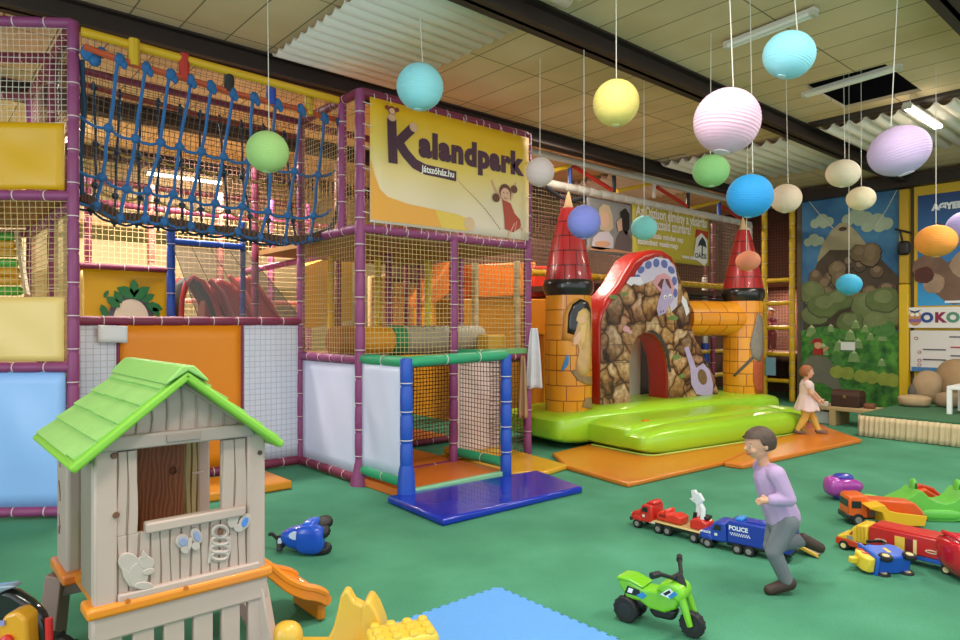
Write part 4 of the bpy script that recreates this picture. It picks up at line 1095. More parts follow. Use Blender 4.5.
def patch(body, c, R, name, poly, m, k=0):
    """print wrapped on the turret skin; poly in photo-side metres (s to the right, z)"""
    f0 = math.atan2(CAM.y - c.y, CAM.x - c.x)
    zs = 0.40
    pts = []
    for i in range(len(poly)):
        a, b_ = poly[i], poly[(i + 1) % len(poly)]
        for j in range(3): pts.append((a[0] + (b_[0] - a[0]) * j / 3, a[1] + (b_[1] - a[1]) * j / 3))
    cx = sum(p[0] for p in pts) / len(pts); cz = sum(p[1] for p in pts) / len(pts)
    vs = []; n = len(pts); rings = (0.0, .35, .7, 1.0)
    def w(s, z, e):
        an = f0 + s / R; r_ = R * 1.02 + .004 + .0025 * k + e
        return (r_ * math.cos(an), r_ * math.sin(an), z - zs)
    vs = [w(cx, cz, 0)]; fs = []
    for q in rings[1:]:
        for p in pts: vs.append(w(cx + (p[0] - cx) * q, cz + (p[1] - cz) * q, 0))
    for j in range(n): fs.append((0, 1 + j, 1 + (j + 1) % n))
    for r_ in range(2):
        for j in range(n):
            a = 1 + r_ * n; fs.append((a + j, a + n + j, a + n + (j + 1) % n, a + (j + 1) % n))
    MB().add(vs, fs).build(name, body, m, solid=.003)
def tp(px, py, c, R, x0, d):     # pixel on the turret face -> (s, z)
    q = max(-.98, min(.98, (px - x0) * d / F_PX / R)); return (R * math.asin(q), CAM.z - (py - CY) * (d - R * math.sqrt(1 - q * q)) / F_PX)
m_pale = mat('D6AC74', .45, .2, 14); m_st = mat('9A7A52', .5, .35, 16)
body, c, R = tower(568.3, 9.05, '')
T1 = lambda pts: [tp(x, y, c, R, 567, 9.05) for x, y in pts]
patch(body, c, R, 'printed_stones', T1([(561, 340), (562, 315), (567, 305), (575, 298), (584, 300), (590, 310), (590, 345), (575, 342)]), mat('D8963E', .5, .12, 14), 0)
patch(body, c, R, 'printed_window', T1([(566, 333), (567, 314), (571, 304), (578, 299), (585, 302), (588, 310), (588, 330), (578, 337)]), mBlk, 1)
patch(body, c, R, 'printed_figure', T1([(570, 341), (574, 330), (578, 312), (583, 308), (587, 313), (588, 345), (587, 370), (583, 376), (577, 375), (574, 366), (577, 350), (575, 343)]), m_pale, 2)
patch(body, c, R, 'printed_hair', T1([(574, 320), (576, 312), (581, 308), (585, 312), (584, 330), (580, 350), (577, 340), (578, 326)]), mat('E3BE78', .5, .2, 20), 3)
patch(body, c, R, 'printed_face', T1([(577, 320), (579, 315), (582, 316), (583, 321), (580, 325)]), mat('E8B894', .5), 4)
patch(body, c, R, 'printed_arm', T1([(572, 338), (578, 330), (580, 334), (576, 344), (571, 346)]), mat('E8B894', .5), 4)
patch(body, c, R, 'printed_bird', T1([(560, 372), (563, 362), (566, 354), (568, 358), (567, 365), (563, 370)]), mat('3E8CC8', .5), 1)
patch(body, c, R, 'printed_stones', T1([(569, 371), (574, 369), (579, 376), (589, 376), (590, 385), (582, 384), (575, 380)]), m_st, 1)
patch(body, c, R, 'printed_stones', T1([(580, 407), (583, 398), (588, 397), (590, 402), (590, 409)]), m_st, 1)
body, c, R = tower(743, 11.2, '')
T2_ = lambda pts: [tp(x, y, c, R, 743, 11.2) for x, y in pts]
patch(body, c, R, 'printed_knight', T2_([(752, 330), (756, 312), (760, 318), (761, 350), (758, 362), (751, 358), (749, 345)]), mat('8A8078', .5, .3, 18), 1)
patch(body, c, R, 'printed_cloak', T2_([(752, 360), (758, 362), (761, 352), (761, 392), (755, 394), (752, 380)]), mat('B0502A', .5, .3, 18), 0)
patch(body, c, R, 'printed_sword', T2_([(734, 376), (750, 357), (752, 359), (736, 377)]), mat('5A5048', .5), 2)
# rock archway
BF = .37
m_rock, nt, b, N = nodes_mat('rock_print', .4)
L = nt.links.new
tc = N('ShaderNodeTexCoord'); nzd = N('ShaderNodeTexNoise', Scale=2.6, Detail=2); mxv = N('ShaderNodeMix', data_type='VECTOR'); mxv.inputs[0].default_value = .3
vo = N('ShaderNodeTexVoronoi', Scale=4.6); vo.feature = 'F1'; ve = N('ShaderNodeTexVoronoi', Scale=4.6); ve.feature = 'DISTANCE_TO_EDGE'
L(tc.outputs['Object'], nzd.inputs['Vector']); L(tc.outputs['Object'], mxv.inputs[4]); L(nzd.outputs['Color'], mxv.inputs[5])
L(mxv.outputs[1], vo.inputs['Vector']); L(mxv.outputs[1], ve.inputs['Vector'])
sx = N('ShaderNodeSeparateColor'); L(vo.outputs['Color'], sx.inputs[0])
rr = ramp(N, [(0, 'AA8B6E'), (.25, 'C9A272'), (.45, 'E3C28C'), (.6, 'CDAA9E'), (.8, 'EDD2AC'), (1, 'B7A494')]); L(sx.outputs[0], rr.inputs[0])
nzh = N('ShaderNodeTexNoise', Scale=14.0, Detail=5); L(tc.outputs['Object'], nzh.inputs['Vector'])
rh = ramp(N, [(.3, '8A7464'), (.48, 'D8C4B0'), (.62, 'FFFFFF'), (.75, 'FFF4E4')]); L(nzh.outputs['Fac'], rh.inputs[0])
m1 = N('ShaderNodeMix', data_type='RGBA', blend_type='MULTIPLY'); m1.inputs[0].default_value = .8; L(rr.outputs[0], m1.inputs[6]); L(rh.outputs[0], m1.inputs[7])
re = ramp(N, [(0, '5A4434'), (.02, '75604C'), (.06, 'D2C0AA'), (.16, 'FFFFFF')]); L(ve.outputs['Distance'], re.inputs[0])
m2 = N('ShaderNodeMix', data_type='RGBA', blend_type='MULTIPLY'); m2.inputs[0].default_value = 1.0; L(m1.outputs[2], m2.inputs[6]); L(re.outputs[0], m2.inputs[7])
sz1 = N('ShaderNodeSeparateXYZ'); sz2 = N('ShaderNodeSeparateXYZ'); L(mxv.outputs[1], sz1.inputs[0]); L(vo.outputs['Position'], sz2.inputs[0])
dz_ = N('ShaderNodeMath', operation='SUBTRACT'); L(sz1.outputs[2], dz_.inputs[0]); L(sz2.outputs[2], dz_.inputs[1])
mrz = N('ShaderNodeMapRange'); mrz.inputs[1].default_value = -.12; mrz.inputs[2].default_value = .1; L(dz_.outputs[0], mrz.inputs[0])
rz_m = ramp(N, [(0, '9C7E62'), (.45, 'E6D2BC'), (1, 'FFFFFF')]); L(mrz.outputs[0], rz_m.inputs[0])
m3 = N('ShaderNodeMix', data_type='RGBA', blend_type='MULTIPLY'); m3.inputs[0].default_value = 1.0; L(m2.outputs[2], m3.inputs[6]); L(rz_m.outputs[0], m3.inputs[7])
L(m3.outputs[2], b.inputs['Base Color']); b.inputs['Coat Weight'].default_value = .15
outline = [(600, 410), (600, 372), (599, 328), (601, 312), (608, 297), (619, 284), (627, 270), (634, 259), (644, 252), (654, 249.5), (664, 250), (673, 256), (679, 268), (681, 284), (687, 294), (690, 306), (690, 325), (694, 338), (701, 350), (706, 364), (713, 376), (719, 398),
           (668, 402), (668, 376), (666, 358), (661, 343), (653, 334), (645, 332), (637, 336), (631, 348), (629, 362), (629, 408)]
op = [CP(x, y, BF) for x, y in outline]
op = [(a, max(z, .42)) if i in (0, 21, 22, 31) else (a, z) for i, (a, z) in enumerate(op)]
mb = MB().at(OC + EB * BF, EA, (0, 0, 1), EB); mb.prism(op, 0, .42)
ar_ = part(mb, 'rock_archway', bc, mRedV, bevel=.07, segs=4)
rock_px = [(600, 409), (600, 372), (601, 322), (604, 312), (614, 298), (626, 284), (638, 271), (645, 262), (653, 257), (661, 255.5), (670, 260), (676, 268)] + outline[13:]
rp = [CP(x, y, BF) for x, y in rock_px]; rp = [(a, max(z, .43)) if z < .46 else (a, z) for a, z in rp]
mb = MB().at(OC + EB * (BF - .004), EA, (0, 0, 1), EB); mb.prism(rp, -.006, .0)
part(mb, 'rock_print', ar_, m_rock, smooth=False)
def fr_(name, polys, m, k):
    mb = MB().at(OC + EB * (BF - .012), EA, (0, 0, 1), -EB)
    for p in polys: mb.prism([CP(x, y, BF - .012) for x, y in p], k * .002, k * .002 + .003)
    part(mb, name, ar_, m, smooth=False)
def ed(cx, cy, rx, ry, n=14, rot=0):
    c_, s_ = math.cos(rot), math.sin(rot)
    return [(cx + rx * math.cos(t) * c_ - ry * math.sin(t) * s_, cy + rx * math.cos(t) * s_ + ry * math.sin(t) * c_) for t in [2 * math.pi * i / n for i in range(n)]]
fr_('printed_seam', [[(600, y), (x1, y + dy), (x1, y + dy + .6), (600, y + .6)] for y, x1, dy in ((324, 689, -.5), (345, 632, -1), (363, 629, -1), (384, 629, -1.5))], mat('4A3A2E', .6), 1)
# printed dinosaur resting on the rocks
mLav = mat('B9A6CF', .45, .15, 14); mInk = mat('2A2230', .5)
fr_('printed_dinosaur_body', [[(633, 284), (636, 272), (644, 262), (656, 257), (668, 259), (675, 268), (678, 284), (677, 306), (671, 312), (668, 300), (662, 285), (654, 280), (646, 283), (640, 286)]], mat('CFC6DE', .45, .12, 12), 1)
fr_('printed_dinosaur_spots', [ed(641, 270, 3, 4, rot=.6), ed(648, 265, 3.4, 4.2, rot=.3), ed(656, 263, 3.2, 4.4), ed(664, 264, 3.2, 4.4, rot=-.3), ed(671, 270, 3.0, 4.4, rot=-.6), ed(674, 281, 2.6, 4.6), ed(675, 293, 2.2, 4.6), ed(637, 277, 2.6, 3, rot=.9)], mat('5E6BAE', .45), 2)
fr_('printed_dinosaur_frill', [[(652, 283), (656, 276), (664, 273), (670, 277), (674, 288), (672, 296), (660, 292)]], mat('D79AA6', .45), 3)
fr_('printed_dinosaur_mouth', [[(657, 285), (661, 279), (668, 279), (671, 288), (664, 292)]], mat('6A3A2E', .45), 4)
fr_('printed_dinosaur_head', [[(662, 284), (664, 278), (666, 284), (671, 291), (673, 300), (668, 306), (665, 313), (658, 316), (656, 309), (658, 300), (661, 292)]], mLav, 5)
fr_('printed_dinosaur_eyes', [ed(664.5, 297, 1.6, 2.2), ed(669.5, 296, 1.6, 2.2)], mat('F2EEF4', .4), 6)
fr_('printed_dinosaur_pupils', [ed(664.7, 297.6, .7, 1), ed(669.4, 296.8, .7, 1), ed(660, 312, .8, .6), ed(662.5, 311, .8, .6)], mInk, 7)
fr_('printed_dinosaur_claws', [[(626, 283), (630, 277), (640, 277), (643, 283), (638, 285), (634, 283), (631, 286)], [(682, 295), (686, 300), (689, 312), (686, 316), (684, 308), (681, 302)]], mat('E6E2EE', .45), 3)
fr_('printed_dinosaur_tail', [[(684, 348), (688, 346), (692, 358), (696, 368), (703, 363), (709, 370), (713, 384), (712, 394), (704, 396), (696, 394), (691, 384), (690, 368), (687, 358)]], mLav, 2)
fr_('printed_dinosaur_tail_tip', [ed(702, 377, 4.5, 8, rot=-.2)], mat('7A5A3A', .5, .3, 14), 3)
fr_('printed_arch_dark_stone', [[(645, 331), (653, 330), (661, 336), (668, 350), (671, 372), (668.5, 372), (666, 356), (661, 343), (653, 334)]], mat('3E332C', .5, .3, 14), 3)  # band of dark stone printed along the arch edge
fr_('printed_flowers', [ed(626, 329, 3.4, 3), ed(630, 332, 2, 2)], mat('D29AA8', .5, .2, 20), 2)
fr_('printed_greenery', [ed(613, 297, 4, 2.2), ed(673, 318, 5, 2.5), ed(676, 357, 4, 2.5), ed(682, 376, 3, 2), ed(624, 294, 3, 2)], mat('6E8A4A', .5, .3, 20), 2)
# orange cross beam
a0_, z0_ = CP(684, 318, .62); mb = MB().at()
pts = [CW(3.3 + (1.0 * i / 6), .6 - .1 * (i / 6), 1.70 + .0 * i) for i in range(7)]
mb.tube([CW(3.2, .72, 1.71), CW(3.5, .66, 1.71), CW(3.8, .6, 1.71), CW(4.1, .52, 1.71), CW(4.35, .46, 1.71)], [.27, .29, .285, .28, .27], 20)
m_bb, nt, b, N = nodes_mat('orange_beam_print', .35)
tc = N('ShaderNodeTexCoord'); mp = N('ShaderNodeMapping'); mp.inputs['Rotation'].default_value = (math.radians(90), 0, 0); br = N('ShaderNodeTexBrick', Scale=1.0)
br.inputs['Brick Width'].default_value = .34; br.inputs['Row Height'].default_value = .2; br.inputs['Mortar Size'].default_value = .008
br.inputs['Color1'].default_value = lin('EFA024'); br.inputs['Color2'].default_value = lin('E8911A'); br.inputs['Mortar'].default_value = lin('A8500F')
nt.links.new(tc.outputs['Object'], mp.inputs[0]); nt.links.new(mp.outputs[0], br.inputs['Vector']); nt.links.new(br.outputs['Color'], b.inputs['Base Color'])
part(mb, 'cross_beam', bc, m_bb)
part(cast(MB()).sell((2.0, 1.14, 1.0), (.62, .08, .72), .3, .3, 24, 12), 'back_pad', bc, mat('C9BFB0', .5))
# orange mats in front of the castle
def fmat(label, px, h, hx, extra=None):
    P_ = [G(x, y) for x, y in px]
    o = MB().prism([(p.x, p.y) for p in P_], 0, h).build('floor_mat', None, mat(hx, .35, .06, 3, coat=.25), bevel=.015)
    tag(o, label, 'mat', 'gym mats on the carpet')
fmat('large orange mat directly in front of the green inflatable step', [(566, 470), (628, 488), (722, 466.5), (790, 436), (640, 440), (592, 447), (552, 457)], .05, 'D97E22')
fmat('orange mat under the walking girl at the right end of the castle', [(724, 467), (743, 469.5), (862, 443), (822, 429), (792, 436)], .055, 'DE7A20')
fmat('thin red-orange mat behind the walking girl', [(793, 436), (818, 431), (826, 427), (806, 424)], .03, 'C8501E')

# ================================================================== frame behind the castle
rf = thing('castle_back_frame', 'padded frame with white rails and coloured braces behind the castle', 'play structure', (6.4, 1.3, 0))
V2 = 1.3
mWh = mat('D6CFC4', .5, .05, 6)
r0, r1 = PV(560, 185, V2), PV(750, 233, V2); r0.z = r1.z = 3.80
part(foam(MB(), Vector((UE, V2, 3.80)), r1, .066, mWh, seg=.3), 'lower_rail', rf)
part(MB().tube([(UE, V2 + .02, 4.24), (10.6, V2 + .02, 4.24)], .062, 10), 'upper_pipe', rf, mat('D2CEC4', .4))
for x0, y0, x1, y1, hx in ((548, 172, 570, 166, 'E0B41E'), (570, 165, 570, 184, '1F46A0'), (573, 166, 612, 190, 'C23026'), (614, 176, 614, 192, '221F1E'), (617, 191, 650, 184, 'DDB01E'), (654, 184, 654, 198, 'D6CFC4'),
                          (657, 187, 687, 206, 'C23026'), (688, 193, 688, 210, '221F1E'), (691, 208, 720, 201, 'DDB01E'), (719, 201, 719, 216, '1F46A0'), (721, 206, 746, 222, 'A8281E')):
    part(MB().tube([PV(x0, y0, V2 + .03), PV(x1, y1, V2 + .03)], .035, 8), 'brace', rf, mat(hx, .45))
part(foam(MB(), (r1.x, V2, 0), r1, .055, mWh, seg=.12), 'white_post', rf)
zD = 2.38
pyl = PV(570, 275, V2)
part(foam(MB(), (3.75, V2, pyl.z), (10.4, V2, pyl.z - .02), .055, mat('C79A1E', .5)), 'yellow_rail', rf)
part(MB().bx((5.2, V2 + .06, 2.2), (10.5, 3.2, 2.3)), 'deck', rf, mat('4A3020', .7))
part(net(MB(), (UE + .03, V2 - .03, 2.45), (1, 0, 0), UZ, 8.1, 1.27, .062, .0055), 'net', rf, mat('6E5644', .8))
part(net(MB(), (UE + .03, 3.2, 2.3), (1, 0, 0), UZ, 8.1, 1.5, .09, .006), 'net', rf, mat('6A4234', .8))
part(sheet(MB(), (UE + .3, 3.4, 2.3), (1, 0, 0), UZ, 7.6, 1.0, seed=61), 'brown_back_panel', rf, mat('5E4234', .7), solid=.02)
part(sheet(MB(), (5.2, 3.2, .0), (1, 0, 0), UZ, 5.2, 2.2, seed=62), 'dark_back_panel', rf, mat('3A2A24', .8), solid=.02)
a, c_ = PV(705, 282, V2 + .3), PV(705, 305, V2 + .3)
part(foam(MB(), (a.x, V2 + .3, 0), (a.x, V2 + .3, 2.6), .06, mWh, seg=.2), 'white_post', rf)
part(MB().tube([PV(705, 343, V2 + .25), PV(705, 362, V2 + .25)], .08, 10), 'blue_pad', rf, mat('1B3F9A', .5))
for z in (.55, 1.05): part(foam(MB(), (8.3, V2 + .2, z), (10.5, V2 + .2, z), .045, mat('C9A02A', .5)), 'yellow_rail', rf)
part(MB().tube([PV(600, 287, V2 - .06), PV(670, 296, V2 - .06), PV(742, 302, V2 - .06)], .02, 6), 'black_rope', rf, mat('1E1A18', .8))
part(MB().tube([PV(546, 187, V2 - .05), PV(560, 197, V2 - .05), PV(572, 201, V2 - .05), PV(585, 197, V2 - .05)], .03, 6), 'black_rope', rf, mat('2A2A30', .8))
for u in (4.6, 6.6, 9.2): part(foam(MB(), (u, V2 + .1, 0), (u, V2 + .1, 3.7), .045, mMar), 'post', rf)
# banners on it
def wall_banner(name, label, x0, x1, ytl, yb, m):
    a, b_ = PV(x0, ytl, V2 - .08), PV(x1, ytl + (x1 - x0) * .2, V2 - .08); zb = PV(x0, yb, V2 - .08).z
    t = thing(name, label, 'banner', ((a.x + b_.x) / 2, V2 - .08, zb))
    part(sheet(MB(), (a.x, V2 - .08, zb), (1, 0, 0), UZ, b_.x - a.x, a.z - zb, wave=.012, seed=71), 'sheet', t, m, solid=.005)
    return t, a.x, b_.x, zb, a.z
pb_, u0_, u1_, zb_, zt_ = wall_banner('photo_banner', 'grey photo banner of two children beside the yellow shopping banner', 587, 632, 197, 252, mat('8F8C8A', .5, .15, 3))
def pz(name, polys, m, k, t=pb_):
    mb = MB().at((0, V2 - .1, 0), (1, 0, 0), (0, 0, 1), (0, -1, 0))
    for p in polys: mb.prism([(lambda w: (w.x, w.z))(PV(x, y, V2 - .1)) for x, y in p], k * .003, k * .003 + .004)
    part(mb, name, t, m, smooth=False)
pz('printed_table', [[(590, 246), (632, 251), (632, 254), (590, 250)]], mat('C98F6A', .5), 1)
pz('printed_shirt', [[(591, 248), (593, 238), (599, 232), (608, 231), (613, 238), (613, 249), (600, 250)]], mat('D0C4CC', .5), 1)
pz('printed_arms', [ed(602, 244, 8, 3.2)], mat('D9A280', .5), 2)
pz('printed_long_hair', [[(599, 208), (603, 204), (609, 206), (612, 215), (613, 228), (609, 232), (600, 230), (598, 218)]], mat('C9B090', .5), 2)
pz('printed_face', [ed(604.5, 220, 4.2, 8)], mat('DDB096', .5), 3)
pz('printed_dark_hair', [[(620, 212), (625, 208), (629, 214), (629, 228), (626, 236), (621, 228)]], mat('2A201E', .5), 2)
pz('printed_face', [[(616, 222), (621, 218), (622, 230), (618, 232)]], mat('D0A68E', .5), 3)
pz('printed_jacket', [[(614, 249), (616, 238), (621, 230), (628, 232), (631, 240), (631, 252)]], mat('6A5A58', .5), 2)
sb, u0_, u1_, zb_, zt_ = wall_banner('shopping_banner', 'yellow shopping banner with white lettering and a palm tree card', 632, 709, 204, 258, mat('C6B440', .5, .15, 2.5))
mWt = mat('F2E8DC', .5)
w_ = u1_ - u0_
for i, (tx, x, z, wd, sz) in enumerate((('Az Oázison élmény a vásárlás', .03, .80, .92, .27), ('utazsald szumara!', .22, .60, .5, .27), ('utazás minden nap', .2, .42, .42, .14), ('szombat vasárnap', .05, .28, .5, .14), ('www.oazis', .6, .1, .2, .12))):
    mb = MB(); text_mb(mb, tx, sz, (u0_ + x * w_, V2 - .105, zb_ + z * (zt_ - zb_)), (1, 0, 0), (0, 0, 1), .002, .006, width=wd * w_)
    part(mb, 'lettering', sb, mWt, smooth=False)
pz('logo_card', [[(693, 258), (696, 238), (701, 233), (707, 240), (707, 262), (704, 266)]], mat('E9E4DC', .5), 2, sb)
pz('logo_red_corner', [[(695, 238), (696, 229), (708, 232), (707.5, 240), (701, 233)]], mat('B8402A', .5), 1, sb)
pz('logo_palm', [[(697, 247), (699, 241), (702, 237), (705, 242), (706, 248), (703, 246), (702.3, 246), (702, 257), (701, 257), (701.2, 246), (700, 245)]], mat('2F3A3F', .5), 3, sb)
mb = MB(); p_ = PV(694.3, 257.5, V2 - .1); text_mb(mb, 'OÁZIS', .13, (p_.x, V2 - .115, p_.z), (1, 0, 0), (0, 0, 1), .002, .002, width=.42)
part(mb, 'logo_lettering', sb, mat('2F3A3F', .5), smooth=False)
# orange inflatable slide and yellow foam gate seen between tower and castle
os_ = thing('inflatable_slide', 'bright orange inflatable slide behind the banner tower', 'slide', tuple(PV(510, 330, 3.3)))
def hull(name, px, v0, v1, hx, parent, rough=.4, bevel=.03):
    mb = MB().at((0, v0, 0), (1, 0, 0), (0, 0, 1), (0, 1, 0)); mb.M = Matrix(((1, 0, 0, 0), (0, 0, 1, v0), (0, 1, 0, 0), (0, 0, 0, 1)))
    mb.prism([(lambda w: (w.x, w.z))(PV(x, y, v0)) for x, y in px], 0, v1 - v0)
    return part(mb, name, parent, mat(hx, rough, .06, 3), bevel=bevel)
hull('orange_cover', [(478, 264), (536, 262), (536, 296), (478, 298)], 2.75, 3.3, 'EE7A1E', os_)
hull('red_cover', [(534, 266), (549, 266), (552, 296), (534, 297)], 2.7, 3.2, 'D8321E', os_)
hull('lower_body', [(455, 299), (550, 297), (550, 430), (455, 440)], 2.8, 4.0, 'D08A1E', os_)
hull('chute', [(418, 308), (448, 262), (456, 262), (452, 292), (436, 304)], 2.9, 3.4, 'E07A2A', os_)
hull('rear_panel', [(370, 276), (448, 266), (446, 330), (370, 330)], 4.0, 4.1, 'E2B98A', os_)
fg = thing('foam_gate', 'tall yellow foam gate between the banner tower and the left turret', 'gate', tuple(PV(540, 420, .95)))
hull('pad', [(530, 299), (549, 299), (549, 418), (544, 420), (544, 335), (536, 334), (535, 424), (530, 426)], .95, 1.2, 'D98A1E', fg, bevel=.015)
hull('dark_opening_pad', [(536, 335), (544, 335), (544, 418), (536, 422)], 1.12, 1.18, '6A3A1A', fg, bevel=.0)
# ================================================================== PEOPLE
def blob(name, mb, m, parent, voxel=.007, smooth=4):
    o = mb.build(name, None, m)
    k = o.modifiers.new('r', 'REMESH'); k.mode = 'VOXEL'; k.voxel_size = voxel; k.use_smooth_shade = True
    k = o.modifiers.new('s', 'SMOOTH'); k.iterations = smooth; k.factor = .5
    bpy.context.view_layer.update()
    me = bpy.data.meshes.new_from_object(o.evaluated_get(bpy.context.evaluated_depsgraph_get()))
    me.materials.clear(); me.materials.append(m)
    me.polygons.foreach_set('use_smooth', [True] * len(me.polygons))
    bpy.data.objects.remove(o)
    n = bpy.data.objects.new(name, me); COL.objects.link(n); n.parent = parent
    return n
V = Vector
def limb(mb, pts, rs):
    P_, R_ = [], []
    pts = [V(p) for p in pts]
    for i in range(len(pts) - 1):
        for j in range(5):
            t = j / 5; P_.append(pts[i].lerp(pts[i + 1], t)); R_.append(rs[i] + (rs[i + 1] - rs[i]) * t)
    P_.append(pts[-1]); R_.append(rs[-1])
    mb.tube(P_, R_, 10)
    for p, r in zip(pts, rs): mb.sell(p, (r,) * 3, 1, 1, 10, 8)
def hand(mb, wrist, d, side, s):
    """palm, four unequal curled fingers and a thumb from the side of the palm"""
    d = V(d).normalized(); sd = V(side); sd = (sd - d * sd.dot(d)).normalized(); nn = d.cross(sd)
    w = V(wrist)
    mb.tube([w, w + d * .2 * s, w + d * .5 * s], [.16 * s, .22 * s, .2 * s], 8)
    for k, (off, ln) in enumerate(((-.17, .36), (-.06, .46), (.06, .43), (.17, .33))):
        b0 = w + d * .48 * s + sd * off * s; b1 = b0 + d * ln * .55 * s + nn * .05 * s; b2 = b1 + d * ln * .35 * s + nn * .16 * s
        mb.tube([b0 - d * .1 * s, b0, b1, b2], [.075 * s, .075 * s, .07 * s, .055 * s], 6)
    t0 = w + d * .15 * s - sd * .16 * s; t1 = t0 + (d * .6 - sd * .7).normalized() * .24 * s; t2 = t1 + d * .17 * s + nn * .05 * s
    mb.tube([t0, t1, t2], [.085 * s, .075 * s, .06 * s], 6)
def head(mb, c, r, fwd):
    """skull, jaw, nose, ears: part of the one continuous body mesh"""
    f = V(fwd).normalized(); s_ = V((0, 0, 1)).cross(f).normalized(); u = f.cross(s_); c = V(c)
    mb.M = Matrix((( f.x, s_.x, u.x, c.x), (f.y, s_.y, u.y, c.y), (f.z, s_.z, u.z, c.z), (0, 0, 0, 1)))
    mb.sell((-.05 * r, 0, .12 * r), (1.0 * r, .84 * r, .92 * r), 1, 1, 18, 12)
    mb.sell((.18 * r, 0, -.42 * r), (.68 * r, .62 * r, .6 * r), 1, 1, 16, 10)
    mb.tube([(.86 * r, 0, .05 * r), (1.02 * r, 0, -.22 * r), (.86 * r, 0, -.3 * r)], [.06 * r, .13 * r, .1 * r], 8)
    for q in (-1, 1):
        mb.sell((-.02 * r, q * .86 * r, -.1 * r), (.16 * r, .1 * r, .24 * r), 1, 1, 10, 8)
        mb.sell((.62 * r, q * .4 * r, -.32 * r), (.24 * r, .24 * r, .24 * r), 1, 1, 10, 8)
    mb.M = Matrix.Identity(4)
    return (f, s_, u)
def face(parent, c, r, fr, lip='B5605A', eye='2B1D18'):
    f, s_, u = fr; c = V(c); M_ = Matrix((( f.x, s_.x, u.x, c.x), (f.y, s_.y, u.y, c.y), (f.z, s_.z, u.z, c.z), (0, 0, 0, 1)))
    for q in (-1, 1):
        mb = MB(); mb.M = M_; mb.use(mat('EDE6E0', .3)).sell((.74 * r, q * .34 * r, 0), (.09 * r, .12 * r, .075 * r), 1, 1, 10, 8)
        mb.use(mat(eye, .3)).sell((.795 * r, q * .34 * r, 0), (.045 * r, .07 * r, .07 * r), 1, 1, 8, 6)
        mb.build('eye', parent)
        mb = MB(); mb.M = M_; mb.tube([(.74 * r, q * .5 * r, .17 * r), (.82 * r, q * .34 * r, .21 * r), (.87 * r, q * .2 * r, .17 * r)], .022 * r, 5); mb.build('eyebrow', parent, mat('5A3A24', .7))
    mb = MB(); mb.M = M_; mb.tube([(.74 * r, -.24 * r, -.54 * r), (.87 * r, -.1 * r, -.58 * r), (.88 * r, .1 * r, -.58 * r), (.74 * r, .24 * r, -.54 * r)], .055 * r, 6); mb.build('mouth', parent, mat(lip, .5))
SKIN = mat('D9A183', .55, .04, 10, trans=.1)
def figure(name_label, loc, rz, J, hr, sk, cloth_fn, hair_fn, fwd=(1, 0, 0)):
    t = thing('person', name_label, 'person', loc, rz, local=True)
    mb = MB()
    limb(mb, [J['hip'], J['belly'], J['chest']], [.085 * sk, .083 * sk, .085 * sk])
    limb(mb, [J['sL'], J['sR']], [.042 * sk, .042 * sk])
    limb(mb, [J['chest'], J['neck'], J['head']], [.06 * sk, .036 * sk, .036 * sk])
    for q in 'LR':
        limb(mb, [J['s' + q], J['e' + q], J['w' + q]], [.038 * sk, .03 * sk, .021 * sk])
        limb(mb, [J['h' + q], J['k' + q], J['a' + q]], [.066 * sk, .046 * sk, .03 * sk])
        limb(mb, [J['a' + q], J['t' + q]], [.032 * sk, .024 * sk])
        hand(mb, J['w' + q], V(J['w' + q]) - V(J['e' + q]), (0, 0, -1) if abs((V(J['w' + q]) - V(J['e' + q])).normalized().z) < .8 else (1, 0, 0), .1 * sk)
    fr = head(mb, J['head'], hr, fwd)
    blob('body', mb, SKIN, t, .0052, 3)
    face(t, J['head'], hr, fr)
    cloth_fn(t, J); hair_fn(t, J['head'], hr, fr)
    return t
def hairpart(t, c, r, fr, hx, back=1.0, low=-.55, fringe=.42):
    f, s_, u = fr; c = V(c); mb = MB()
    mb.M = Matrix((( f.x, s_.x, u.x, c.x), (f.y, s_.y, u.y, c.y), (f.z, s_.z, u.z, c.z), (0, 0, 0, 1)))
    def fn(x, y, z):
        lim = fringe if x > .35 else (low if x < .1 else low + (fringe - low) * (x - .1) / .25)
        return (x, y, max(z, lim))
    mb.sell((-.08 * r, 0, .12 * r), (1.1 * r, .95 * r, 1.04 * r), 1, 1, 36, 24, fn)
    o = mb.build('hair', t, mat(hx, .6, .3, 40, .3)); return o

